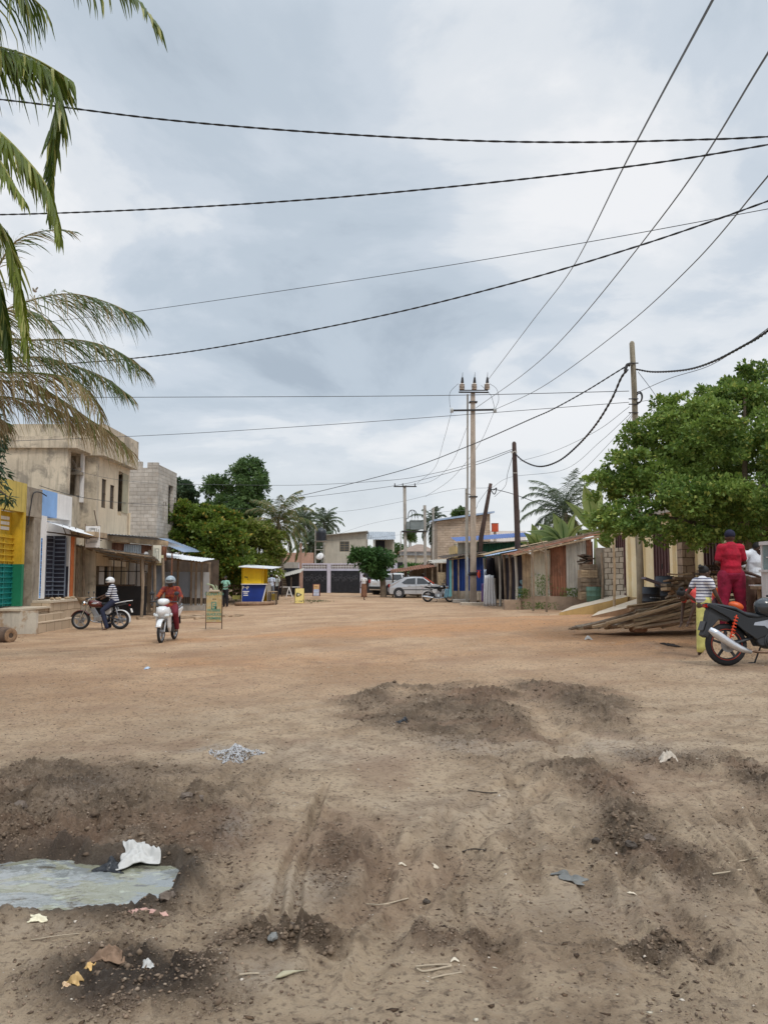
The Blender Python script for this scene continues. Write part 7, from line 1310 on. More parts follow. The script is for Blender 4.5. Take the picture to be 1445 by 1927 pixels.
q = MB(); q.add([(XK(452), Yk-.5, ZK(1066)), (XK(515.5), Yk-.5, ZK(1070)), (XK(521), Yk+1.9, ZK(1066.0)), (XK(456), Yk+1.9, ZK(1061.5)), (XK(452), Yk-.5, ZK(1067.5)), (XK(515.5), Yk-.5, ZK(1071)), (XK(521), Yk+1.9, ZK(1067)), (XK(456), Yk+1.9, ZK(1062.5))], [(0, 1, 2, 3), (7, 6, 5, 4), (0, 4, 5, 1), (1, 5, 6, 2), (2, 6, 7, 3), (3, 7, 4, 0)]); q.build('roof', ZWHT, t)
q = MB(); q.prism([(XK(457.5), ZK(1132)), (XK(458), ZK(1100)), (XK(502), ZK(1100)), (XK(494), ZK(1132))], Yk-.16, Yk-.1); cf = q.build('counter_front', KB, t); MB().b2((XK(456), Yk-.3, ZK(1100)), (XK(504.5), Yk+.1, ZK(1098.6))).build('counter_top', WHT, t)
q = MB(); q.prism([(XK(494), ZK(1132)), (XK(502), ZK(1100)), (XK(504), ZK(1100)), (XK(496.5), ZK(1132))], Yk-.14, Yk-.08); q.build('counter_edge', WHT, t); MB().b2((XK(456.3), Yk-.1, ZK(1133)), (XK(457.3), Yk-.02, ZK(1099))).build('corner_post', WHT, t); MB().b2((XK(503), Yk, ZK(1132)), (XK(504), Yk+1.4, ZK(1100))).build('end_panel', ZOLD, t)
text(cf, 'BeP', (XK(463.8), Yk-.168, ZK(1108.5)), .17, WHT, bold=.012)
q = MB()
for v, a, b in ((1113, 458.5, 470.5), (1116, 460, 468), (1120, 460, 468.5)): q.b2((XK(a), Yk-.168, ZK(v+.9)), (XK(b), Yk-.161, ZK(v-.9)))
q.build('painted_lines', WHT, cf); text(t, 'Bing', (XK(463.5), Yk-.006, ZK(1087)), .075, IRON, bold=.004); text(t, 'S', (XK(467), Yk-.006, ZK(1090.5)), .05, IRON, bold=.004)
q = MB(); z = ZK(1136); q.tube([(XK(447), Yk-.55, z), (XK(465), Yk-.6, z+.02), (XK(490), Yk-.55, z), (XK(519), Yk-.5, z+.06)], [.10, .115, .11, .1], 14); tag(q.build('log', M('pale_bark', (.30, .19, .12), .9, .3, 4, .4, streak=.4), smooth=True), 'long log lying in front of the yellow and blue kiosk', 'log')
t = thing('table', 'rough wooden frame table at the right end of the kiosk', 'table', (XK(514), Yk, 0))
MB().b2((XK(507), Yk-.3, ZK(1114)), (XK(521), Yk+.4, ZK(1112.6))).build('tabletop', WOODL, t)
for u in (508, 520.5):
    for y in (-.25, .35): MB().bar((XK(u), Yk+y, ZK(1138)), (XK(u), Yk+y, ZK(1114)), .06).build('leg', WOODD, t)
MB().b2((XK(509), Yk+.5, ZK(1130)), (XK(517), Yk+.9, ZK(1118))).build('yellow_crate', M('yellow_crate', (.62, .48, .10), .6, .15, 3, 0), None, label='yellow crate under the rough table by the kiosk', cat='crate')
t = thing('bench', 'dark wooden benches and boards left of the kiosk', 'bench', (XK(447), 46, 0))
for v in (1101, 1108, 1114): a = W(438, v, 46); b = W(454, v-.5, 46); MB().b2((a.x, 46, a.z-.06), (b.x, 46.4, a.z)).build('plank', WOOD, t)
for u in (440, 452): a = W(u, 1124, 46); MB().bar(a, W(u, 1100, 46), .07).build('leg', WOODD, t)
a = W(446, 1124, 45); tag(MB().box((a.x, 45, a.z), (.45, .4, .22)).build('crate', M('greenish_yellow_crate', (.42, .40, .12), .7, .2, 3, 0)), 'greenish yellow crate on the ground left of the kiosk', 'crate')
# tall green lettered board
Yb_ = 25.; t = thing('signboard', 'tall ochre signboard with green lettering standing on thin legs in the street', 'sign', tuple(W(404, 1184, Yb_))); XS = lambda u: W(u, 1083, Yb_).x; ZS = lambda v: W(404, v, Yb_).z
MB().b2((XS(389.5), Yb_, ZS(1171)), (XS(419), Yb_+.03, ZS(1114))).build('board', M('ochre_board', (.46, .33, .15), .7, .12, 5, 0, col2=(.44, .38, .24), mix=.45), t)
for u in (388.6, 418.6): MB().b2((XS(u), Yb_-.01, ZS(1184)), (XS(u+1.2), Yb_+.04, ZS(1113))).build('leg', WOODD, t)
q = MB(); q.b2((XS(389), Yb_-.012, ZS(1171.8)), (XS(419.5), Yb_+.04, ZS(1170.6))); q.build('bottom_rail', RUST, t); GT = M('green_lettering', (.10, .27, .20), .7, .1, 4, 0)
for s_, v, h, sx in (('CONATO', 1120.2, .095, 1.05), ('PATISSERIE', 1150.5, .080, .78), ('GLACE ICE', 1158, .080, .88), ('CREMERIE', 1165.5, .075, .98)): text(t, s_, (XS(404.2), Yb_-.004, ZS(v)), h, GT, bold=.003, sx=sx)
q = MB()
for a, b, c_, d in ((399, 1134, 400.6, 1146), (399, 1134, 408, 1132.6), (407, 1134, 409, 1146), (399, 1145, 404, 1146.2), (401.5, 1140, 406, 1141.5), (403, 1137, 407, 1138.2), (404, 1141, 409, 1146)): q.b2((XS(a), Yb_-.006, ZS(d)), (XS(c_), Yb_-.001, ZS(b)))
q.build('green_emblem', GT, t); q = MB(); q.ell((XS(402.6), Yb_-.003, ZS(1127.5)), (.022, .004, .022), 8, 4); q.ell((XS(406.4), Yb_-.003, ZS(1127.5)), (.022, .004, .022), 8, 4); q.build('brown_dots', WOODD, t)
t = thing('plant_tray', 'shallow tray with pale leaves resting on top of the ochre signboard', 'plant', tuple(W(404, 1113, Yb_))); q = MB(); q.b2((XS(395), Yb_-.05, ZS(1113)), (XS(413), Yb_+.1, ZS(1110))); q.ell((XS(398), Yb_, ZS(1109.5)), (.05, .05, .04), 8, 5); q.build('tray', SLABM, t)
q = MB(); q.tube(spline([(XS(405), Yb_, ZS(1110)), (XS(402), Yb_, ZS(1103)), (XS(396), Yb_, ZS(1100)), (XS(389), Yb_, ZS(1099))], 4), [.03]*6+[.02]*6+[.005], 6, squash=.4); q.tube([(XS(407), Yb_, ZS(1110)), (XS(409), Yb_, ZS(1104)), (XS(406), Yb_, ZS(1100))], [.02, .02, .004], 6, squash=.4); q.tube([(XS(410), Yb_, ZS(1110)), (XS(411), Yb_, ZS(1106))], [.015, .01], 6); q.build('leaves', M('pale_leaf', (.34, .40, .26), .6, .2, 5, 0, col2=(.40, .42, .08), mix=.3), t)
# yellow folding sign
def fold_sign(name, label, u0, u1, v0, v1, Yd, mat, lean=.22):
    a, b = W(u0, v1, Yd), W(u1, v0, Yd); t = thing(name, label, 'sign', tuple(a))
    for s_ in (0, 1):
        y0, y1 = (Yd, Yd+lean) if s_ == 0 else (Yd+2*lean+.03, Yd+lean+.03); q = MB(); q.add([(a.x, y0, a.z), (b.x, y0, a.z), (b.x, y1, b.z), (a.x, y1, b.z), (a.x, y0+.03, a.z), (b.x, y0+.03, a.z), (b.x, y1+.03, b.z), (a.x, y1+.03, b.z)], [(0, 1, 2, 3), (7, 6, 5, 4), (0, 4, 5, 1), (1, 5, 6, 2), (2, 6, 7, 3), (3, 7, 4, 0)]); q.build('panel', mat, t)
    return t, a, b
t, a, b = fold_sign('folding_sign', 'plain yellow folding sign with a dark rounded arrow emblem', 555, 571.5, 1107.5, 1135, 46, M('pale_yellow_sign', (.76, .60, .20), .5, .06, 3, 0))
w_, h_ = b.x-a.x, b.z-a.z; ye = 46+.22*.58
def emb(k, m, dy):
    q = MB(); P2 = [(-.26, .20), (-.30, 0), (-.26, -.20), (-.10, -.20), (.16, -.08), (.30, 0), (.16, .08), (-.10, .20)]; q.prism([(a.x+w_*.46+x*w_*k, a.z+h_*.58+z*w_*k) for x, z in P2], ye-.05-dy, ye-.04-dy); q.build('emblem', m, t)
emb(1.1, M('olive_dark', (.10, .10, .05), .6, .1, 3, 0), 0); emb(.62, M('pale_mark', (.62, .56, .44), .6, .1, 3, 0), .012)
MB().b2((a.x-.02, 45.97, a.z), (a.x, 46.03, b.z)).build('edge', WOODD, t)
t, a, b = fold_sign('folding_sign', 'dark red framed board with orange and blue notices before the lilac gates', 588, 602, 1099, 1122, 52, M('maroon_board', (.13, .04, .035), .6, .1, 3, 0), .18)
for k, (z0, z1, m) in enumerate(((.58, .95, M('orange_notice', (.72, .45, .22), .7, .1, 3, 0)), (.30, .56, M('white_blue_notice', (.60, .66, .78), .7, .1, 3, 0)), (.05, .28, M('pale_notice', (.62, .64, .74), .7, .1, 3, 0)))):
    zz0, zz1 = a.z+(b.z-a.z)*z0, a.z+(b.z-a.z)*z1; y = 52+.18*(z0+z1)/2-.03; n_ = MB().b2((a.x+.07, y-.02, zz0), (b.x-.05, y-.01, zz1)).build('notice', m, t)
    text(n_, ('MENU', 'PHOTO', 'COPIE')[k], ((a.x+b.x)/2, y-.024, (zz0+zz1)/2-.03), .08, M('notice_ink%d' % k, ((.12, .06, .03), (.03, .06, .35), (.35, .38, .55))[k], .7, .1, 3, 0), sx=.8)
t = thing('trestle', 'white A shaped trestle left of the yellow folding sign', 'trestle', tuple(W(544, 1124, 50))); q = MB()
for y in (50, 50.5): q.bar(W(538.5, 1124, y), W(544.5, 1104, y), .09, .05); q.bar(W(550.5, 1124, y), W(544, 1104, y), .09, .05); q.bar(W(541, 1118, y), W(548, 1118, y), .06, .04)
q.build('frame', WHT, t)
c = W(158, 1131, 27.3); t = thing('basin', 'shallow brown basin on a stand behind the front wheel of the dark red motorcycle', 'basin', tuple(c)); q = MB(); q.tube([(c.x, 27.3, c.z-.12), (c.x, 27.3, c.z), (c.x, 27.3, c.z+.13), (c.x, 27.3, c.z+.135), (c.x, 27.3, c.z+.02)], [.12, .17, .25, .23, .15], 20); q.build('bowl', M('brown_basin', (.22, .15, .09), .6, .2, 3, 0), t, smooth=True)
c = W(158, 1150, 27.3); MB().cyl((c.x, 27.3, c.z-.3), (c.x, 27.3, W(158, 1133, 27.3).z-.05), .13, .11).build('stand', CONCD, t)
# bird
c = W(66, 547, 15); t = thing('bird', 'small pale bird with raised wings above the palm fronds', 'bird', tuple(c)); q = MB(); q.ell(c, (.035, .07, .03), 10, 6); q.ell(c+Vector((0, -.07, .02)), (.018, .02, .018), 8, 5)
for s_ in (-1, 1): q.add([c+Vector((.01*s_, -.03, .01)), c+Vector((.01*s_, .04, .01)), c+Vector((.06*s_, .03, .07)), c+Vector((.055*s_, -.01, .08))], [(0, 1, 2, 3)])
q.build('body', M('bird_feather', (.42, .40, .36), .8, .1, 9, 0), t)
# ================================================================ PEOPLE
def skinm(n, c): return M(n, c, .5, .08, 8, 0, spec=.35)
SK = skinm('skin_dark', (.075, .040, .026)); SK2 = skinm('skin_brown', (.115, .060, .038)); HAIR = M('black_hair', (.008, .007, .007), .7, .2, 20, .1)
def remesh(q, name, mat, parent, vox, smooth=2):
    me = bpy.data.meshes.new(name); me.from_pydata(q.v, [], q.f); o = bpy.data.objects.new(name, me); TMP.collection.objects.link(o)
    r_ = o.modifiers.new('r', 'REMESH'); r_.mode = 'VOXEL'; r_.voxel_size = vox; s_ = o.modifiers.new('s', 'SMOOTH'); s_.iterations = smooth; s_.factor = .5
    m2_ = evalmesh(o); bpy.data.objects.remove(o)
    m2_.name = name; m2_.polygons.foreach_set('use_smooth', [True]*len(m2_.polygons)); o = bpy.data.objects.new(name, m2_); m2_.materials.clear(); m2_.materials.append(mat); COL.objects.link(o); o.parent = parent; return o
def cap_(q, a, b, r0, r1, n=12, sq=1.):
    a, b = Vector(a), Vector(b); q.tube([a, lerp(a, b, .5), b], [r0, (r0+r1)/2*1.03, r1], n, squash=sq); q.ell(a, r0*.99, n, 6); q.ell(b, r1*.99, n, 6)
BASE = dict(head=(0, -.01, 1.585), neck=(0, .01, 1.46), chest=(0, 0, 1.27), waist=(0, 0, 1.07), pelvis=(0, 0, .95),
            shL=(.175, .01, 1.40), elL=(.225, .03, 1.12), wrL=(.235, -.04, .88), shR=(-.175, .01, 1.40), elR=(-.225, .03, 1.12), wrR=(-.235, -.04, .88),
            hiL=(.09, 0, .92), knL=(.10, -.01, .50), anL=(.105, .03, .08), hiR=(-.09, 0, .92), knR=(-.10, -.01, .50), anR=(-.105, .03, .08))
def person(label, H, loc, rz, pose=None, skin=SK, vox=.011, top=None, bottom=None, skirt=None, sleeve=.55, leg=1., hair=True, helmet=None, toe=None, build=1., headrot=(0, 0, 0), cap=None, tuft=False, cat='person', lw=1., ww=1.):
    """body frame: faces -y, +x is the person's left; joints in metres for a 1.7 m adult, scaled to H"""
    J = dict(BASE); J.update(pose or {}); s = H/1.7; J = {k: Vector(v)*s for k, v in J.items()}; t = thing('person', label, cat, (0, 0, 0)); B = build*s
    toe = toe or {}
    q = MB(); HM = Matrix.Translation(J['head']) @ Euler(headrot).to_matrix().to_4x4(); hd = lambda p: HM @ (Vector(p)*s)
    q.T = HM; q.ell(Vector((0, 0, .02))*s, (.076*s, .094*s, .10*s), 18, 12); q.ell(Vector((0, -.025, -.055))*s, (.056*s, .062*s, .062*s), 16, 8); q.ell(Vector((0, -.098, -.01))*s, (.014*s, .018*s, .022*s), 8, 6); q.ell(Vector((0, -.082, -.058))*s, (.026*s, .014*s, .012*s), 8, 6)
    for x in (-1, 1): q.ell(Vector((.077*x, .005, -.01))*s, (.012*s, .022*s, .032*s), 8, 6); q.ell(Vector((.030*x, -.082, .018))*s, (.018*s, .012*s, .010*s), 8, 6)
    q.T = None
    cap_(q, J['neck']+Vector((0, 0, -.05*s)), lerp(J['neck'], J['head'], .6), .056*s, .05*s)
    cap_(q, J['chest'], J['waist'], .125*B, .11*B, 14, .75); cap_(q, J['waist'], J['pelvis'], .11*B, .13*B, 14, .8); cap_(q, J['shL'], J['shR'], .060*B, .060*B); cap_(q, lerp(J['shL'], J['shR'], .5), J['chest'], .09*B, .12*B)
    for k in 'LR':
        sgn = 1 if k == 'L' else -1
        sh, el, wr = J['sh'+k], J['el'+k], J['wr'+k]; cap_(q, sh, el, .048*s, .036*s, 10); cap_(q, el, wr, .036*s, .025*s, 10)
        d = (wr-el).normalized(); hdv = J.get('hand'+k); d = ((hdv/s-wr/s) if False else d); a_ = d.cross(Vector((0, 1, 0)) if abs(d.y) < .8 else Vector((0, 0, 1))).normalized(); pc_ = wr+d*.05*s; b_ = d.cross(a_).normalized()
        q.tube([wr, pc_-d*.005*s, pc_+d*.045*s], [.024*s, .038*s, .036*s], 10, squash=.55)
        for i, (o_, l_) in enumerate(((-.028, .062), (-.010, .074), (.009, .070), (.027, .055))):
            f0 = pc_+d*.035*s+a_*o_*s; f1 = f0+d*l_*.5*s+b_*.006*s; f2 = f1+(d*.75+b_*.6).normalized()*l_*.5*s; q.tube([f0, f1, f2], [.0095*s, .009*s, .007*s], 6)
        th0 = pc_-d*.01*s+a_*.03*s*(-sgn); q.tube([th0, th0+(d*.6-a_*.8*sgn).normalized()*.035*s, th0+(d*.9-a_*.6*sgn+b_*.4).normalized()*.06*s], [.012*s, .011*s, .008*s], 6)
        hi, kn, an = J['hi'+k], J['kn'+k], J['an'+k]; cap_(q, hi, kn, .082*B, .054*s, 12); cap_(q, kn, an, .054*s, .034*s, 10); td = Vector(toe.get(k, (0, -1, 0))).normalized()
        q.tube([an+Vector((0, 0, -.02*s))-td*.03*s, an+Vector((0, 0, -.045*s))+td*.06*s, an+Vector((0, 0, -.055*s))+td*.15*s], [.036*s, .036*s, .022*s], 8, squash=.8)
    remesh(q, 'body', skin, t, vox)
    if top:
        q = MB(); cap_(q, J['chest'], J['waist'], .150*B, .142*B*ww, 16, .78); 0 if skirt else cap_(q, J['waist'], lerp(J['waist'], J['pelvis'], .8), .142*B*ww, .155*B, 16, .8); cap_(q, J['shL'], J['shR'], .072*B, .072*B); cap_(q, lerp(J['shL'], J['shR'], .5), J['chest'], .11*B, .145*B)
        for k in 'LR':
            e = J['sh'+k].lerp(J['el'+k], min(1, sleeve)); cap_(q, J['sh'+k], e, .070*s, .060*s, 12)
            if sleeve > 1: cap_(q, J['el'+k], J['el'+k].lerp(J['wr'+k], sleeve-1), .058*s, .046*s, 10)
        remesh(q, 'shirt', top, t, vox, int(.09/vox))
    if bottom:
        q = MB(); cap_(q, J['waist']+Vector((0, 0, -.02*s)), J['pelvis'], .128*B, .158*B, 16, .85)
        for k in 'LR':
            cap_(q, J['pelvis'].lerp(J['hi'+k], .9), J['kn'+k], .108*B*lw, .078*s*lw, 14); 
            if leg > .5: cap_(q, J['kn'+k], J['kn'+k].lerp(J['an'+k], (leg-.5)*2*.97), .078*s*lw, .064*s*lw, 12)
        remesh(q, 'trousers', bottom, t, vox, int(.06/vox))
    if skirt:
        m_, z1, r0_, r1_ = skirt; q = MB(); n = 28; secs = []; P0 = J['waist']+Vector((0, 0, .03*s)); P1 = (J['anL']+J['anR'])/2; P1 = Vector((P1.x, P1.y, z1*s)); pv = J['pelvis']
        for i in range(12):
            f = i/11; c = P0.lerp(pv, min(1, f*4)) if f < .25 else pv.lerp(P1, (f-.25)/.75); r_ = (r0_+(r1_-r0_)*min(1, f*2.2))*s
            secs.append([(c.x+r_*math.cos(2*PI*j/n)*(1+.07*math.sin(5*2*PI*j/n+f*2)*f), c.y+r_*.78*math.sin(2*PI*j/n)*(1+.07*math.sin(4*2*PI*j/n+1)*f), c.z) for j in range(n)])
        q.loft(secs); q.build('skirt', m_, t, smooth=True)
    if helmet:
        q = MB(); q.T = HM; q.ell(Vector((0, .012, .035))*s, (.132*s, .150*s, .135*s), 22, 12, zmin=-.45); h_ = q.build('helmet', helmet, t, smooth=True); q = MB(); q.T = HM; q.ell(Vector((0, -.02, .04))*s, (.120*s, .142*s, .045*s), 18, 6); q.build('visor', GLASS, h_, smooth=True)
        q = MB(); q.T = HM
        for x in (-1, 1): q.bar(Vector((.09*x, -.02, -.03))*s, Vector((.03*x, -.05, -.13))*s, .012*s)
        q.build('chin_strap', MTB, h_)
    elif hair:
        q = MB(); q.T = HM; q.ell(Vector((0, .018, .045))*s, (.088*s, .100*s, .092*s), 18, 10, zmin=-.55)
        if tuft: 
            for v in ((.0, .10, .10), (.05, .06, .13), (-.05, .08, .11)): q.ell(Vector(v)*s, (.034*s, .034*s, .034*s), 10, 6)
        remesh(q, 'hair', cap or HAIR, t, max(.009, vox), 1)
    q = MB(); q.T = HM
    for x in (-1, 1): q.ell(Vector((.030*x, -.0905, .016))*s, (.013*s, .006*s, .007*s), 10, 6)
    q.build('eyes', M('eye_white', (.55, .52, .48), .3, .05, 9, 0), t, smooth=True)
    t.location = loc; t.rotation_euler = (0, 0, rz); return t
STR = M('navy_white_stripes', (.62, .62, .64), .85, .06, 6, .05, stripes=(.075, (.025, .03, .075), .48)); DEN = M('dark_denim', (.016, .020, .045), .85, .2, 9, .05)
# rider on the dark red motorcycle (bike points left, rider faces left and a little to the camera)
p_ = dict(pelvis=(0, .12, .92), waist=(0, .10, 1.06), chest=(0, .05, 1.26), neck=(0, .01, 1.44), head=(0, -.04, 1.565), shL=(.18, .04, 1.39), shR=(-.18, .04, 1.39), elL=(.27, -.02, 1.13), wrL=(.10, -.20, 1.04), elR=(-.27, -.14, 1.17), wrR=(-.30, -.38, 1.07),
     hiL=(.10, .08, .90), knL=(.27, -.20, .62), anL=(.34, -.02, .085), hiR=(-.10, .08, .90), knR=(-.27, -.20, .62), anR=(-.34, -.06, .085))
bz = m2.location; person('rider in navy and white striped shirt and white helmet astride the dark red motorcycle', 1.72, (bz.x+.30, bz.y+.0, bz.z-.01), R(-86+4), p_, SK2, .011, STR, DEN, sleeve=1.25, helmet=M('white_helmet', (.68, .68, .68), .3, .05, 4, 0, coat=.3), headrot=(0, 0, R(38)), toe={'L': (.4, -1, 0), 'R': (-.2, -1, 0)}, build=1.06)
# rider of the white scooter, facing the camera
p_ = dict(pelvis=(0, .22, .88), waist=(0, .20, 1.02), chest=(0, .15, 1.22), neck=(0, .10, 1.40), head=(0, .06, 1.53), shL=(.18, .13, 1.35), shR=(-.18, .13, 1.35), elL=(.30, .0, 1.14), wrL=(.33, -.26, 1.06), elR=(-.30, .0, 1.14), wrR=(-.33, -.26, 1.06),
     hiL=(.10, .18, .86), knL=(.20, -.16, .72), anL=(.20, .04, .33), hiR=(-.10, .18, .86), knR=(-.20, -.16, .72), anR=(-.20, .04, .33))
ORS = M('orange_red_print', (.40, .085, .02), .85, .35, 6, .3, col2=(.16, .02, .02), mix=.5, fine=60); MAR = M('maroon_cloth', (.17, .018, .03), .85, .2, 8, .05)
bz = sc.location; person('rider in orange red patterned shirt and grey helmet on the white scooter', 1.68, (bz.x+.0, bz.y+.06, bz.z), R(-88+90), p_, SK, .011, ORS, MAR, sleeve=1.1, helmet=M('grey_blue_helmet', (.30, .36, .40), .3, .1, 4, 0, coat=.3), build=1.02)
# far walkers
MINT = M('mint_shirt', (.28, .52, .40), .85, .12, 6, .05); BLT = M('black_trousers', (.014, .013, .018), .85, .2, 8, 0)
c = W(424, 1148, 42); person('person in mint green shirt and black trousers with one arm raised behind the signboard', 1.68, (c.x, 42, gz(c.x, 42)-.01), R(-25), dict(elR=(-.30, -.12, 1.28), wrR=(-.12, -.20, 1.50), elL=(.27, .06, 1.16), wrL=(.10, -.16, 1.10)), SK, .018, MINT, BLT)
c = W(685, 1131, 49); person('barefoot woman in brown dress and white top walking before the black gates', 1.64, (c.x, 49, gz(c.x, 49)-.01), R(150), dict(elL=(.24, .05, 1.14), wrL=(.25, .04, .90), anL=(.09, -.14, .09), anR=(-.09, .16, .11), knL=(.10, -.12, .5), knR=(-.09, .02, .5)), SK, .018, M('white_blouse', (.68, .66, .66), .85, .08, 6, 0), None, (M('brown_print_dress', (.20, .095, .055), .9, .3, 8, 0), .22, .17, .20), sleeve=.35)
c = W(511, 1131, 47); person('person in pale blue shirt seen from behind right of the kiosk', 1.66, (c.x, 47, W(511, 1132, 47).z), R(165), dict(), SK, .018, M('pale_blue_shirt', (.52, .58, .72), .85, .08, 6, 0), M('grey_blue_trousers', (.16, .18, .22), .85, .1, 6, 0))
c = W(520, 1130, 50); person('person in white cap and grey shirt behind the one in pale blue', 1.66, (c.x, 50, W(520, 1131, 50).z), R(-30), dict(wrR=(-.1, -.22, 1.1), elR=(-.26, 0, 1.15)), SK, .018, M('grey_shirt', (.32, .34, .33), .85, .2, 6, 0), BLT, cap=M('pale_cap', (.62, .60, .56), .8, .05, 5, 0))
c = W(512, 1131, 53); person('tall person in white shirt standing beyond the kiosk table', 1.74, (c.x+.1, 54.5, W(512, 1127, 54.5).z), R(0), dict(), SK, .02, WHT, BLT)
c = W(797, 1107, 54); person('person in dark blue under the stall roof behind the silver car', 1.66, (c.x, 54.8, gz(c.x, 54)+.0), R(-60), dict(), SK, .02, M('dark_blue_shirt', (.03, .04, .12), .85, .1, 6, 0), BLT, cap=WHT)
# woman in red seen from behind
REDS = M('red_tshirt', (.37, .006, .026), .85, .3, 5, .45, fine=13); REDT = M('crimson_trousers', (.24, .008, .036), .85, .35, 5, .5, fine=12)
c = W(1378, 1160, 13.5); zg = gh(c.x, 13.5)-.01; person('woman in red shirt and crimson trousers seen from behind, dark blue head wrap', 1.72, (c.x, 13.5, zg), R(176), dict(shL=(.16, .01, 1.40), shR=(-.16, .01, 1.40), elR=(-.235, .0, 1.15), wrR=(-.10, -.20, 1.08), elL=(.235, .0, 1.15), wrL=(.10, -.20, 1.08), knL=(.14, 0, .5), anL=(.16, .03, .08), knR=(-.14, 0, .5), anR=(-.15, .03, .08), hiL=(.11, 0, .92), hiR=(-.11, 0, .92), waist=(0, 0, 1.09), chest=(0, 0, 1.28)), SK, .009, REDS, REDT, sleeve=.72, build=1.12, lw=1.12, ww=1.06, cap=M('navy_wrap', (.012, .012, .035), .85, .2, 8, .05), headrot=(R(12), 0, 0))
# girl in the yellow skirt
c = W(1327, 1195, 12.4); zg = gh(c.x, 12.75); YSK = M('pale_yellow_skirt', (.66, .62, .20), .8, .15, 5, .35, fine=10)
person('girl in striped top and long pale yellow skirt with hand on hip', 1.50, (c.x+.13, 12.75, zg-.005), R(112), dict(head=(0, -.05, 1.56), elL=(.30, .12, 1.16), wrL=(.15, .02, 1.02), elR=(-.26, -.06, 1.14), wrR=(-.18, -.24, 1.0), chest=(0, -.03, 1.27), waist=(0, .0, 1.08)), SK, .009, M('thin_stripes', (.66, .65, .68), .85, .06, 6, .05, stripes=(.05, (.05, .05, .11), .68)), None, (YSK, .10, .150, .150), sleeve=.4, tuft=True, headrot=(0, 0, R(-10)), build=1.04)
# bending girl
c = W(1312, 1178, 13.3); zg = gz(c.x, 13.4); person('girl in coral shirt bending down over the boards beside the girl in yellow skirt', 1.50, (c.x+.30, 13.7, zg+.02), R(-78), dict(pelvis=(0, .10, .92), waist=(0, -.02, 1.02), chest=(0, -.22, 1.09), neck=(0, -.38, 1.08), head=(0, -.50, 1.06), shL=(.17, -.33, 1.10), shR=(-.17, -.33, 1.10), elL=(.20, -.38, .82), wrL=(.16, -.46, .58), elR=(-.20, -.36, .82), wrR=(-.14, -.44, .56), hiL=(.09, .10, .90), hiR=(-.09, .10, .90)), SK, .009, M('coral_shirt', (.60, .07, .06), .85, .12, 7, .08), M('dark_skirt', (.06, .03, .04), .85, .2, 7, 0), sleeve=.5, leg=.75, tuft=True, headrot=(R(40), 0, 0))
# woman in the white shirt at the table
c = W(1424, 1150, 13.9); zg = gh(c.x, 14.0)-.01; person('woman in white patterned shirt reaching over the rough table at the right edge', 1.62, (c.x+.02, 14.0, zg), R(12), dict(head=(.05, -.06, 1.50), neck=(.03, -.03, 1.40), elR=(-.30, -.02, 1.10), wrR=(-.12, -.30, .98), elL=(.22, -.02, 1.14), wrL=(.16, -.26, 1.02), chest=(.02, 0, 1.25)), SK, .009, M('white_dotted_shirt', (.66, .68, .72), .85, .08, 7, .05, col2=(.30, .33, .42), mix=.3, fine=30), M('brown_wrap', (.12, .07, .05), .85, .2, 6, 0), sleeve=.7, build=1.1, headrot=(R(15), 0, 0))
# ================================================================ CRUMBS OF EARTH, STONES, LITTER
def scatter(name, label, n, dens, smin, smax, mats, seed, flat=.6, yr=(2.2, 40), pw=3.0):
    rs = np.random.RandomState(seed); k = n*10; y = yr[0]*(yr[1]/yr[0])**rs.rand(k); x = (rs.rand(k)*2-1)*(.7+.56*y); at_ = dict(zip(('mud', 'wet'), gsamp(x, y, [GAT['mud'], GAT['wet']]))); keep = rs.rand(k) < dens(at_, x, y); x, y = x[keep][:n], y[keep][:n]; m_ = len(x)
    z = gsamp(x, y, [GCO[:, :, 2]])[0]; s_ = smin+(smax-smin)*rs.rand(m_)**pw; s_ = s_*(1+.045*np.clip(y-6, 0, 30))
    base = np.array([(0, 0, 1), (1, 0, 0), (.3, .95, 0), (-.8, .6, 0), (-.8, -.6, 0), (.3, -.95, 0), (0, 0, -1)])
    f = np.array([(0, 1, 2), (0, 2, 3), (0, 3, 4), (0, 4, 5), (0, 5, 1), (6, 2, 1), (6, 3, 2), (6, 4, 3), (6, 5, 4), (6, 1, 5)])
    a = rs.rand(m_)*2*PI; v = base[None]*(1+rs.normal(0, .40, (m_, 7, 3))); v[:, :, 2] *= flat; v[:, :, 0] *= rs.uniform(.7, 1.6, m_)[:, None]
    vx = v[:, :, 0]*np.cos(a)[:, None]-v[:, :, 1]*np.sin(a)[:, None]; vy = v[:, :, 0]*np.sin(a)[:, None]+v[:, :, 1]*np.cos(a)[:, None]
    V = np.stack([x[:, None]+vx*s_[:, None], y[:, None]+vy*s_[:, None], z[:, None]+v[:, :, 2]*s_[:, None]+s_[:, None]*.15], 2).reshape(-1, 3).astype(np.float32); Fc = (f[None]+7*np.arange(m_)[:, None, None]).reshape(-1, 3).astype(np.int32)
    me = bpy.data.meshes.new(name); me.vertices.add(len(V)); me.vertices.foreach_set('co', V.ravel()); me.loops.add(Fc.size); me.loops.foreach_set('vertex_index', Fc.ravel()); me.polygons.add(len(Fc)); me.polygons.foreach_set('loop_start', np.arange(0, Fc.size, 3, dtype=np.int32)); me.polygons.foreach_set('loop_total', np.full(len(Fc), 3, np.int32)); me.update(calc_edges=True)
    me.materials.append(mats); o = bpy.data.objects.new(name, me); COL.objects.link(o); return tag(o, label, name.replace('_', ' '), kind='stuff')
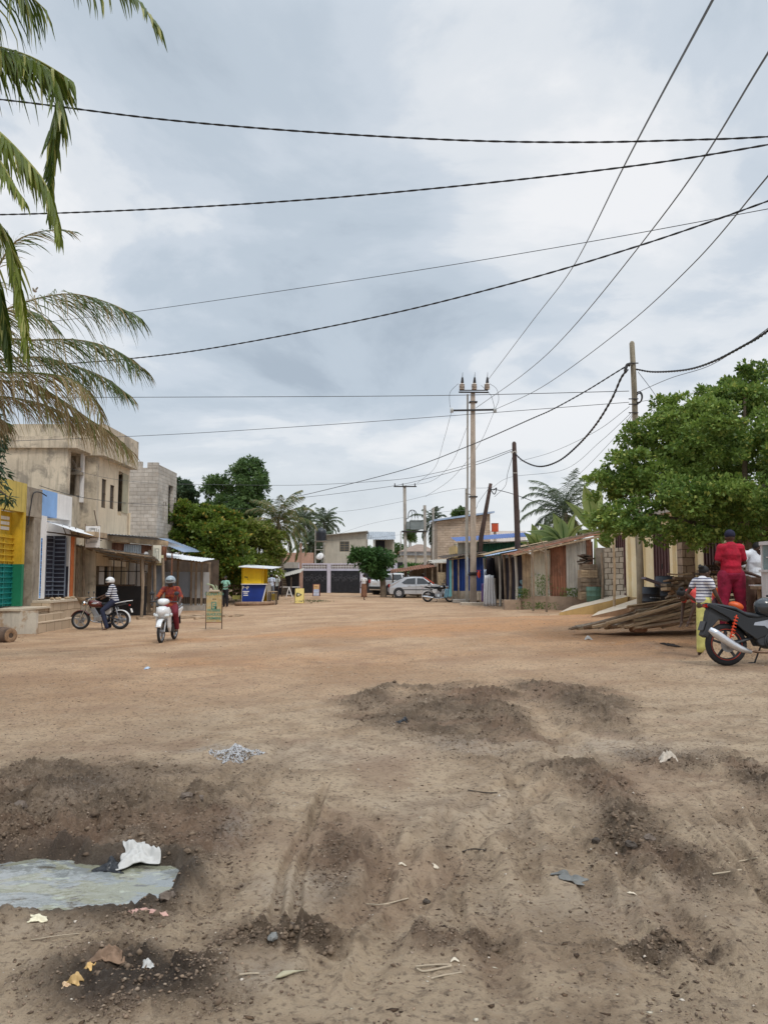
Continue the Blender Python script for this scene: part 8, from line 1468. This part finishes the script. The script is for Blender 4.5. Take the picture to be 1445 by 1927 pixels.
def MISL(name, a, b, c=None, f=.9):
    m, bb = _mk(name); g = nd('ShaderNodeNewGeometry').outputs['Random Per Island']; cc = mixc(g, a, b)
    if c: cc = mixc(mth('GREATER_THAN', mth('FRACT', mth('MULTIPLY', g, 91.7)), f), cc, c)
    L(cc, bb.inputs['Base Color']); bb.inputs['Roughness'].default_value = .9; bb.inputs['Specular IOR Level'].default_value = .2; return m
scatter('soil_crumbs', 'crumbs and clods of dark earth strewn over the churned mud', 60000, lambda a, x, y: (np.clip(a['mud']*1.5-.3, 0, 1)*(1-.9*a['wet'])*(.25+.75*vnoise(x*7, y*7, 8)**2*2)+.02), .0015, .0105, MISL('clod_earth', (.10, .07, .05), (.23, .17, .122), (.30, .23, .17), .93), 5, yr=(2.3, 14), pw=4)
scatter('mud_clods', 'half buried lumps of mud in the churned patches', 5200, lambda a, x, y: np.clip(a['mud']*2-1.1, 0, 1)*(1-a['wet'])*np.clip(vnoise(x*4, y*4, 12)*2.4-.9, 0, 1), .006, .022, MISL('clod_mud', (.095, .066, .046), (.20, .145, .10)), 15, flat=.75, yr=(2.4, 13), pw=2.2)
scatter('gravel_bits', 'small stones and dry crumbs scattered on the dirt street', 20000, lambda a, x, y: .3+0*x, .0015, .010, MISL('street_grit', (.12, .080, .055), (.36, .26, .18), (.55, .48, .40), .93), 6, yr=(2.3, 45), pw=4)
scatter('dead_leaf_bits', 'dark leaf scraps and bits of bark scattered over the street', 1500, lambda a, x, y: .3+.5*vnoise(x, y*.5, 3), .005, .014, MISL('scrap_dark', (.035, .022, .015), (.14, .09, .055), (.50, .44, .34), .86), 9, flat=.22, yr=(2.6, 48), pw=2)
def crumple(name, label, cat, u, v, w_, d_, h_, mat, seed, lift=0., n=26, rz=0., nz=1.):
    c = gpt(u, v); rs = np.random.RandomState(seed); q = MB(); vs = []
    for j in range(n+1):
        for i in range(n+1):
            a, b = i/n*2-1, j/n*2-1; r_ = math.hypot(a, b); k = 1+.25*math.sin(3*math.atan2(b, a)+seed)+.12*math.sin(7*math.atan2(b, a)+seed*2); xx, yy = a*w_/2*k*.9, b*d_/2*k*.9; X_w, Y_w = xx*math.cos(rz)-yy*math.sin(rz), xx*math.sin(rz)+yy*math.cos(rz)
            vs.append([c.x+X_w, c.y+Y_w, max(0, 1-r_**2*.8)])
    V = np.array(vs); g_ = gsamp(V[:, 0], V[:, 1], [GCO[:, :, 2]])[0]; cr = 1-np.abs(fbm(V[:, 0]-c.x, V[:, 1]-c.y, w_*.35, 4, seed, .6))*2; V[:, 2] = np.maximum(g_, np.median(g_)-.01)+.006+lift+h_*V[:, 2]*(.45+.55*cr*nz)
    q.add([tuple(p) for p in V], [(j*(n+1)+i, j*(n+1)+i+1, (j+1)*(n+1)+i+1, (j+1)*(n+1)+i) for j in range(n) for i in range(n)]); o = q.build(name, mat, smooth=True); s_ = o.modifiers.new('s', 'SOLIDIFY'); s_.thickness = .004; return tag(o, label, cat)
WPL = M('white_plastic_sheet', (.50, .49, .465), .5, .1, 8, .05, col2=(.40, .37, .33), mix=.3); GPL = M('grey_plastic_sheet', (.15, .15, .14), .5, .2, 9, .05); BPL = M('black_plastic', (.02, .022, .026), .3, .2, 9, .1)
crumple('plastic_bag', 'crumpled white plastic sack on the far rim of the puddle', 'plastic bag', 258, 1612, .20, .20, .06, WPL, 3, .01, rz=.4, nz=1.2)
crumple('plastic_bag', 'torn black plastic lying half in the puddle', 'plastic bag', 208, 1650, .16, .10, .05, BPL, 4, .03)
crumple('plastic_scrap', 'grey plastic scrap on the bare ground right of the middle', 'plastic scrap', 1073, 1657, .17, .12, .035, GPL, 7)
crumple('paper_scrap', 'cream paper scrap in front of the puddle at the left', 'paper scrap', 72, 1731, .08, .045, .015, M('cream_paper', (.72, .66, .48), .8, .1, 9, 0), 8)
crumple('paper_scrap', 'pinkish torn strip on the near edge of the puddle', 'paper scrap', 283, 1720, .16, .05, .012, M('pink_paper', (.50, .30, .25), .8, .15, 9, 0), 9, rz=-.1)
crumple('leaf_husk', 'curled brown husk above the dark wet patch', 'husk', 205, 1803, .13, .07, .03, M('brown_husk', (.22, .14, .09), .8, .3, 9, .1), 10)
crumple('orange_peel', 'pale orange peel at the upper edge of the dark wet patch', 'peel', 168, 1822, .035, .03, .018, M('peel', (.66, .42, .16), .6, .15, 9, 0), 11)
crumple('orange_peel', 'larger brownish peel left of the dark wet patch', 'peel', 141, 1842, .06, .035, .02, M('peel_brown', (.52, .34, .14), .6, .15, 9, 0), 12)
crumple('orange_peel', 'lowest small pale peel left of the dark wet patch', 'peel', 124, 1862, .03, .03, .02, M('peel_pale', (.66, .46, .28), .6, .1, 9, 0), 13)
crumple('paper_scrap', 'small white scrap right above the dark wet patch', 'paper scrap', 279, 1821, .045, .03, .012, WPL, 14)
crumple('plastic_bag', 'small round dirty white bag right of the middle ruts', 'plastic bag', 1254, 1430, .14, .12, .07, M('dirty_white', (.50, .43, .35), .6, .15, 9, .05), 15)
crumple('plastic_bag', 'small white bag on the orange soil before the plank heap', 'plastic bag', 1106, 1203, .14, .12, .08, WPL, 16)
crumple('shoe', 'old dark shoe sole lying on the orange soil before the motorcycle', 'shoe', 1262, 1216, .36, .12, .05, M('dark_leather', (.04, .03, .025), .7, .2, 9, .1), 17)
crumple('can', 'dark tin lid on the churned soil ridge in the middle', 'lid', 757, 1359, .13, .1, .03, BPL, 18)
crumple('paper_scrap', 'pale blue scrap on the sandy ground at the left', 'paper scrap', 277, 1259, .10, .08, .04, M('pale_blue_scrap', (.45, .55, .68), .6, .1, 9, 0), 19)
for i, (u, v) in enumerate(((820, 1633), (757, 1627), (855, 1808), (1188, 1683))): crumple('paper_scrap', ['pale chip right of the middle tracks', 'pale chip in the middle tracks', 'pale chip low in the middle', 'pale chip right of the grey plastic scrap', 'pale chip on the right soil ridge', 'pale chip left of the middle', 'pale chip below the puddle', 'pale chip below the clod line at the right'][i], 'paper scrap', u, v, .032+.01*(i % 2), .022, .008, M('pale_chip', (.62, .54, .42), .8, .1, 9, 0), 20+i, n=10)
# ash heap
c = gpt(443, 1416); q = MB(); rs = np.random.RandomState(2)
for k in range(1500):
    a = rs.rand()*2*PI; r_ = rs.rand()**.8; x, y = c.x+.19*r_*math.cos(a)*(1+.5*math.sin(3*a)), c.y+.16*r_*math.sin(a); s_ = rs.uniform(.0025, .0065); q.ell((x, y, gh(x, y)+.075*max(0, 1-r_)**1.2+s_*.2), (s_*1.3, s_, s_*.8), 6, 4, (rs.rand()*3, rs.rand(), rs.rand()*3))
tag(q.build('ash_heap', MISL('ash', (.42, .42, .43), (.62, .62, .63), (.10, .10, .105), .88)), 'small heap of pale grey ash and charcoal left of the middle', 'ash heap', kind='stuff')
def stone(label, u, v, r_, mat, seed):
    c = gpt(u, v); q = MB(); r_ *= .8; q.ell((c.x, c.y, c.z+r_*.3), (r_*1.25, r_, r_*.7), 10, 6, (.2, .1, seed)); rs = random.Random(seed); q.v = [tuple(np.array(p)*1.0+np.array([rs.uniform(-1, 1)*r_*.2 for _ in range(3)])) for p in q.v]; return tag(q.build('stone', mat), label, 'stone')
STN = M('brown_stone', (.15, .115, .09), .85, .25, 9, .2); STD = M('dark_stone', (.07, .054, .042), .8, .3, 9, .2)
stone('rounded brown stone at the right tip of the puddle', 315, 1690, .042, STN, 1); stone('black stone on the rim of the middle wheel track', 803, 1699, .024, STD, 2); stone('small square dark stone left of the right clod line', 1121, 1595, .028, STD, 3)
stone('greyish stone left of the lower middle ridge', 514, 1766, .028, M('grey_stone', (.20, .20, .19), .85, .2, 9, .2), 4); stone('brown stone beside the greyish one', 549, 1744, .022, STN, 5); stone('dark stone at the lower end of the right clod line', 1187, 1597, .035, STD, 6); stone('dark lump in the right clod line', 1222, 1580, .04, STN, 7); stone('dark clod at the far left edge of the mud', 38, 1521, .06, STN, 8); stone('big dark clod standing in the left mud', 352, 1502, .05, STN, 9); stone('dark clod right of the big one in the left mud', 375, 1505, .035, STN, 10)
STK = M('pale_dry_stick', (.44, .36, .26), .85, .2, 9, .05)
for i, (pts, r_, lb) in enumerate([([(782, 1824), (800, 1822), (840, 1817), (876, 1820)], .006, 'uppermost dry twig of the three at the bottom middle'), ([(784, 1828), (800, 1830), (850, 1823)], .007, 'middle dry twig of the three at the bottom middle'), ([(812, 1845), (830, 1840), (868, 1832)], .006, 'lowest dry twig of the three at the bottom middle'), ([(690, 1703), (722, 1706), (768, 1692)], .006, 'thin curved twig above the middle tracks'), ([(1370, 1626), (1400, 1621), (1424, 1616)], .008, 'upper dry stick at the right edge of the clods'), ([(1340, 1648), (1370, 1644), (1395, 1641)], .008, 'lower dry stick at the right edge of the clods'), ([(870, 1604), (890, 1601), (914, 1604)], .008, 'flat dark twig right of the middle'), ([(880, 1490), (915, 1494), (935, 1493)], .008, 'flat dark twig in the upper middle'), ([(450, 1840), (470, 1836), (488, 1836)], .007, 'short pale twig left of the pointed leaf'), ([(60, 1770), (110, 1765), (150, 1758)], .004, 'thin straw below the puddle'), ([(1360, 1310), (1400, 1308), (1424, 1300)], .006, 'bent twig on the sandy ground at the right')]):
    q = MB(); r_ *= .55; q.tube(spline([gpt(*p)+Vector((0, 0, r_*1.3+.010*((p[0]*7+i) % 3)/3)) for p in pts], 4), r_, 6); tag(q.build('twig', STK if i not in (6, 7) else STD), lb, 'twig')
p0, p1, p2, p3 = [gpt(*p)+Vector((0, 0, .012)) for p in ((517, 1847), (535, 1838), (552, 1834), (580, 1831))]; q = MB(); q.tube([p0, lerp(p0, p1, .5), p1, p2, lerp(p2, p3, .5), p3], [.002, .012, .017, .009, .003, .002], 8, squash=.5); tag(q.build('leaf', M('pale_olive_leaf', (.40, .36, .24), .7, .15, 9, 0), smooth=True), 'pointed pale olive leaf with thin stalk at the bottom left of the middle', 'leaf')
bpy.data.scenes.remove(TMP)
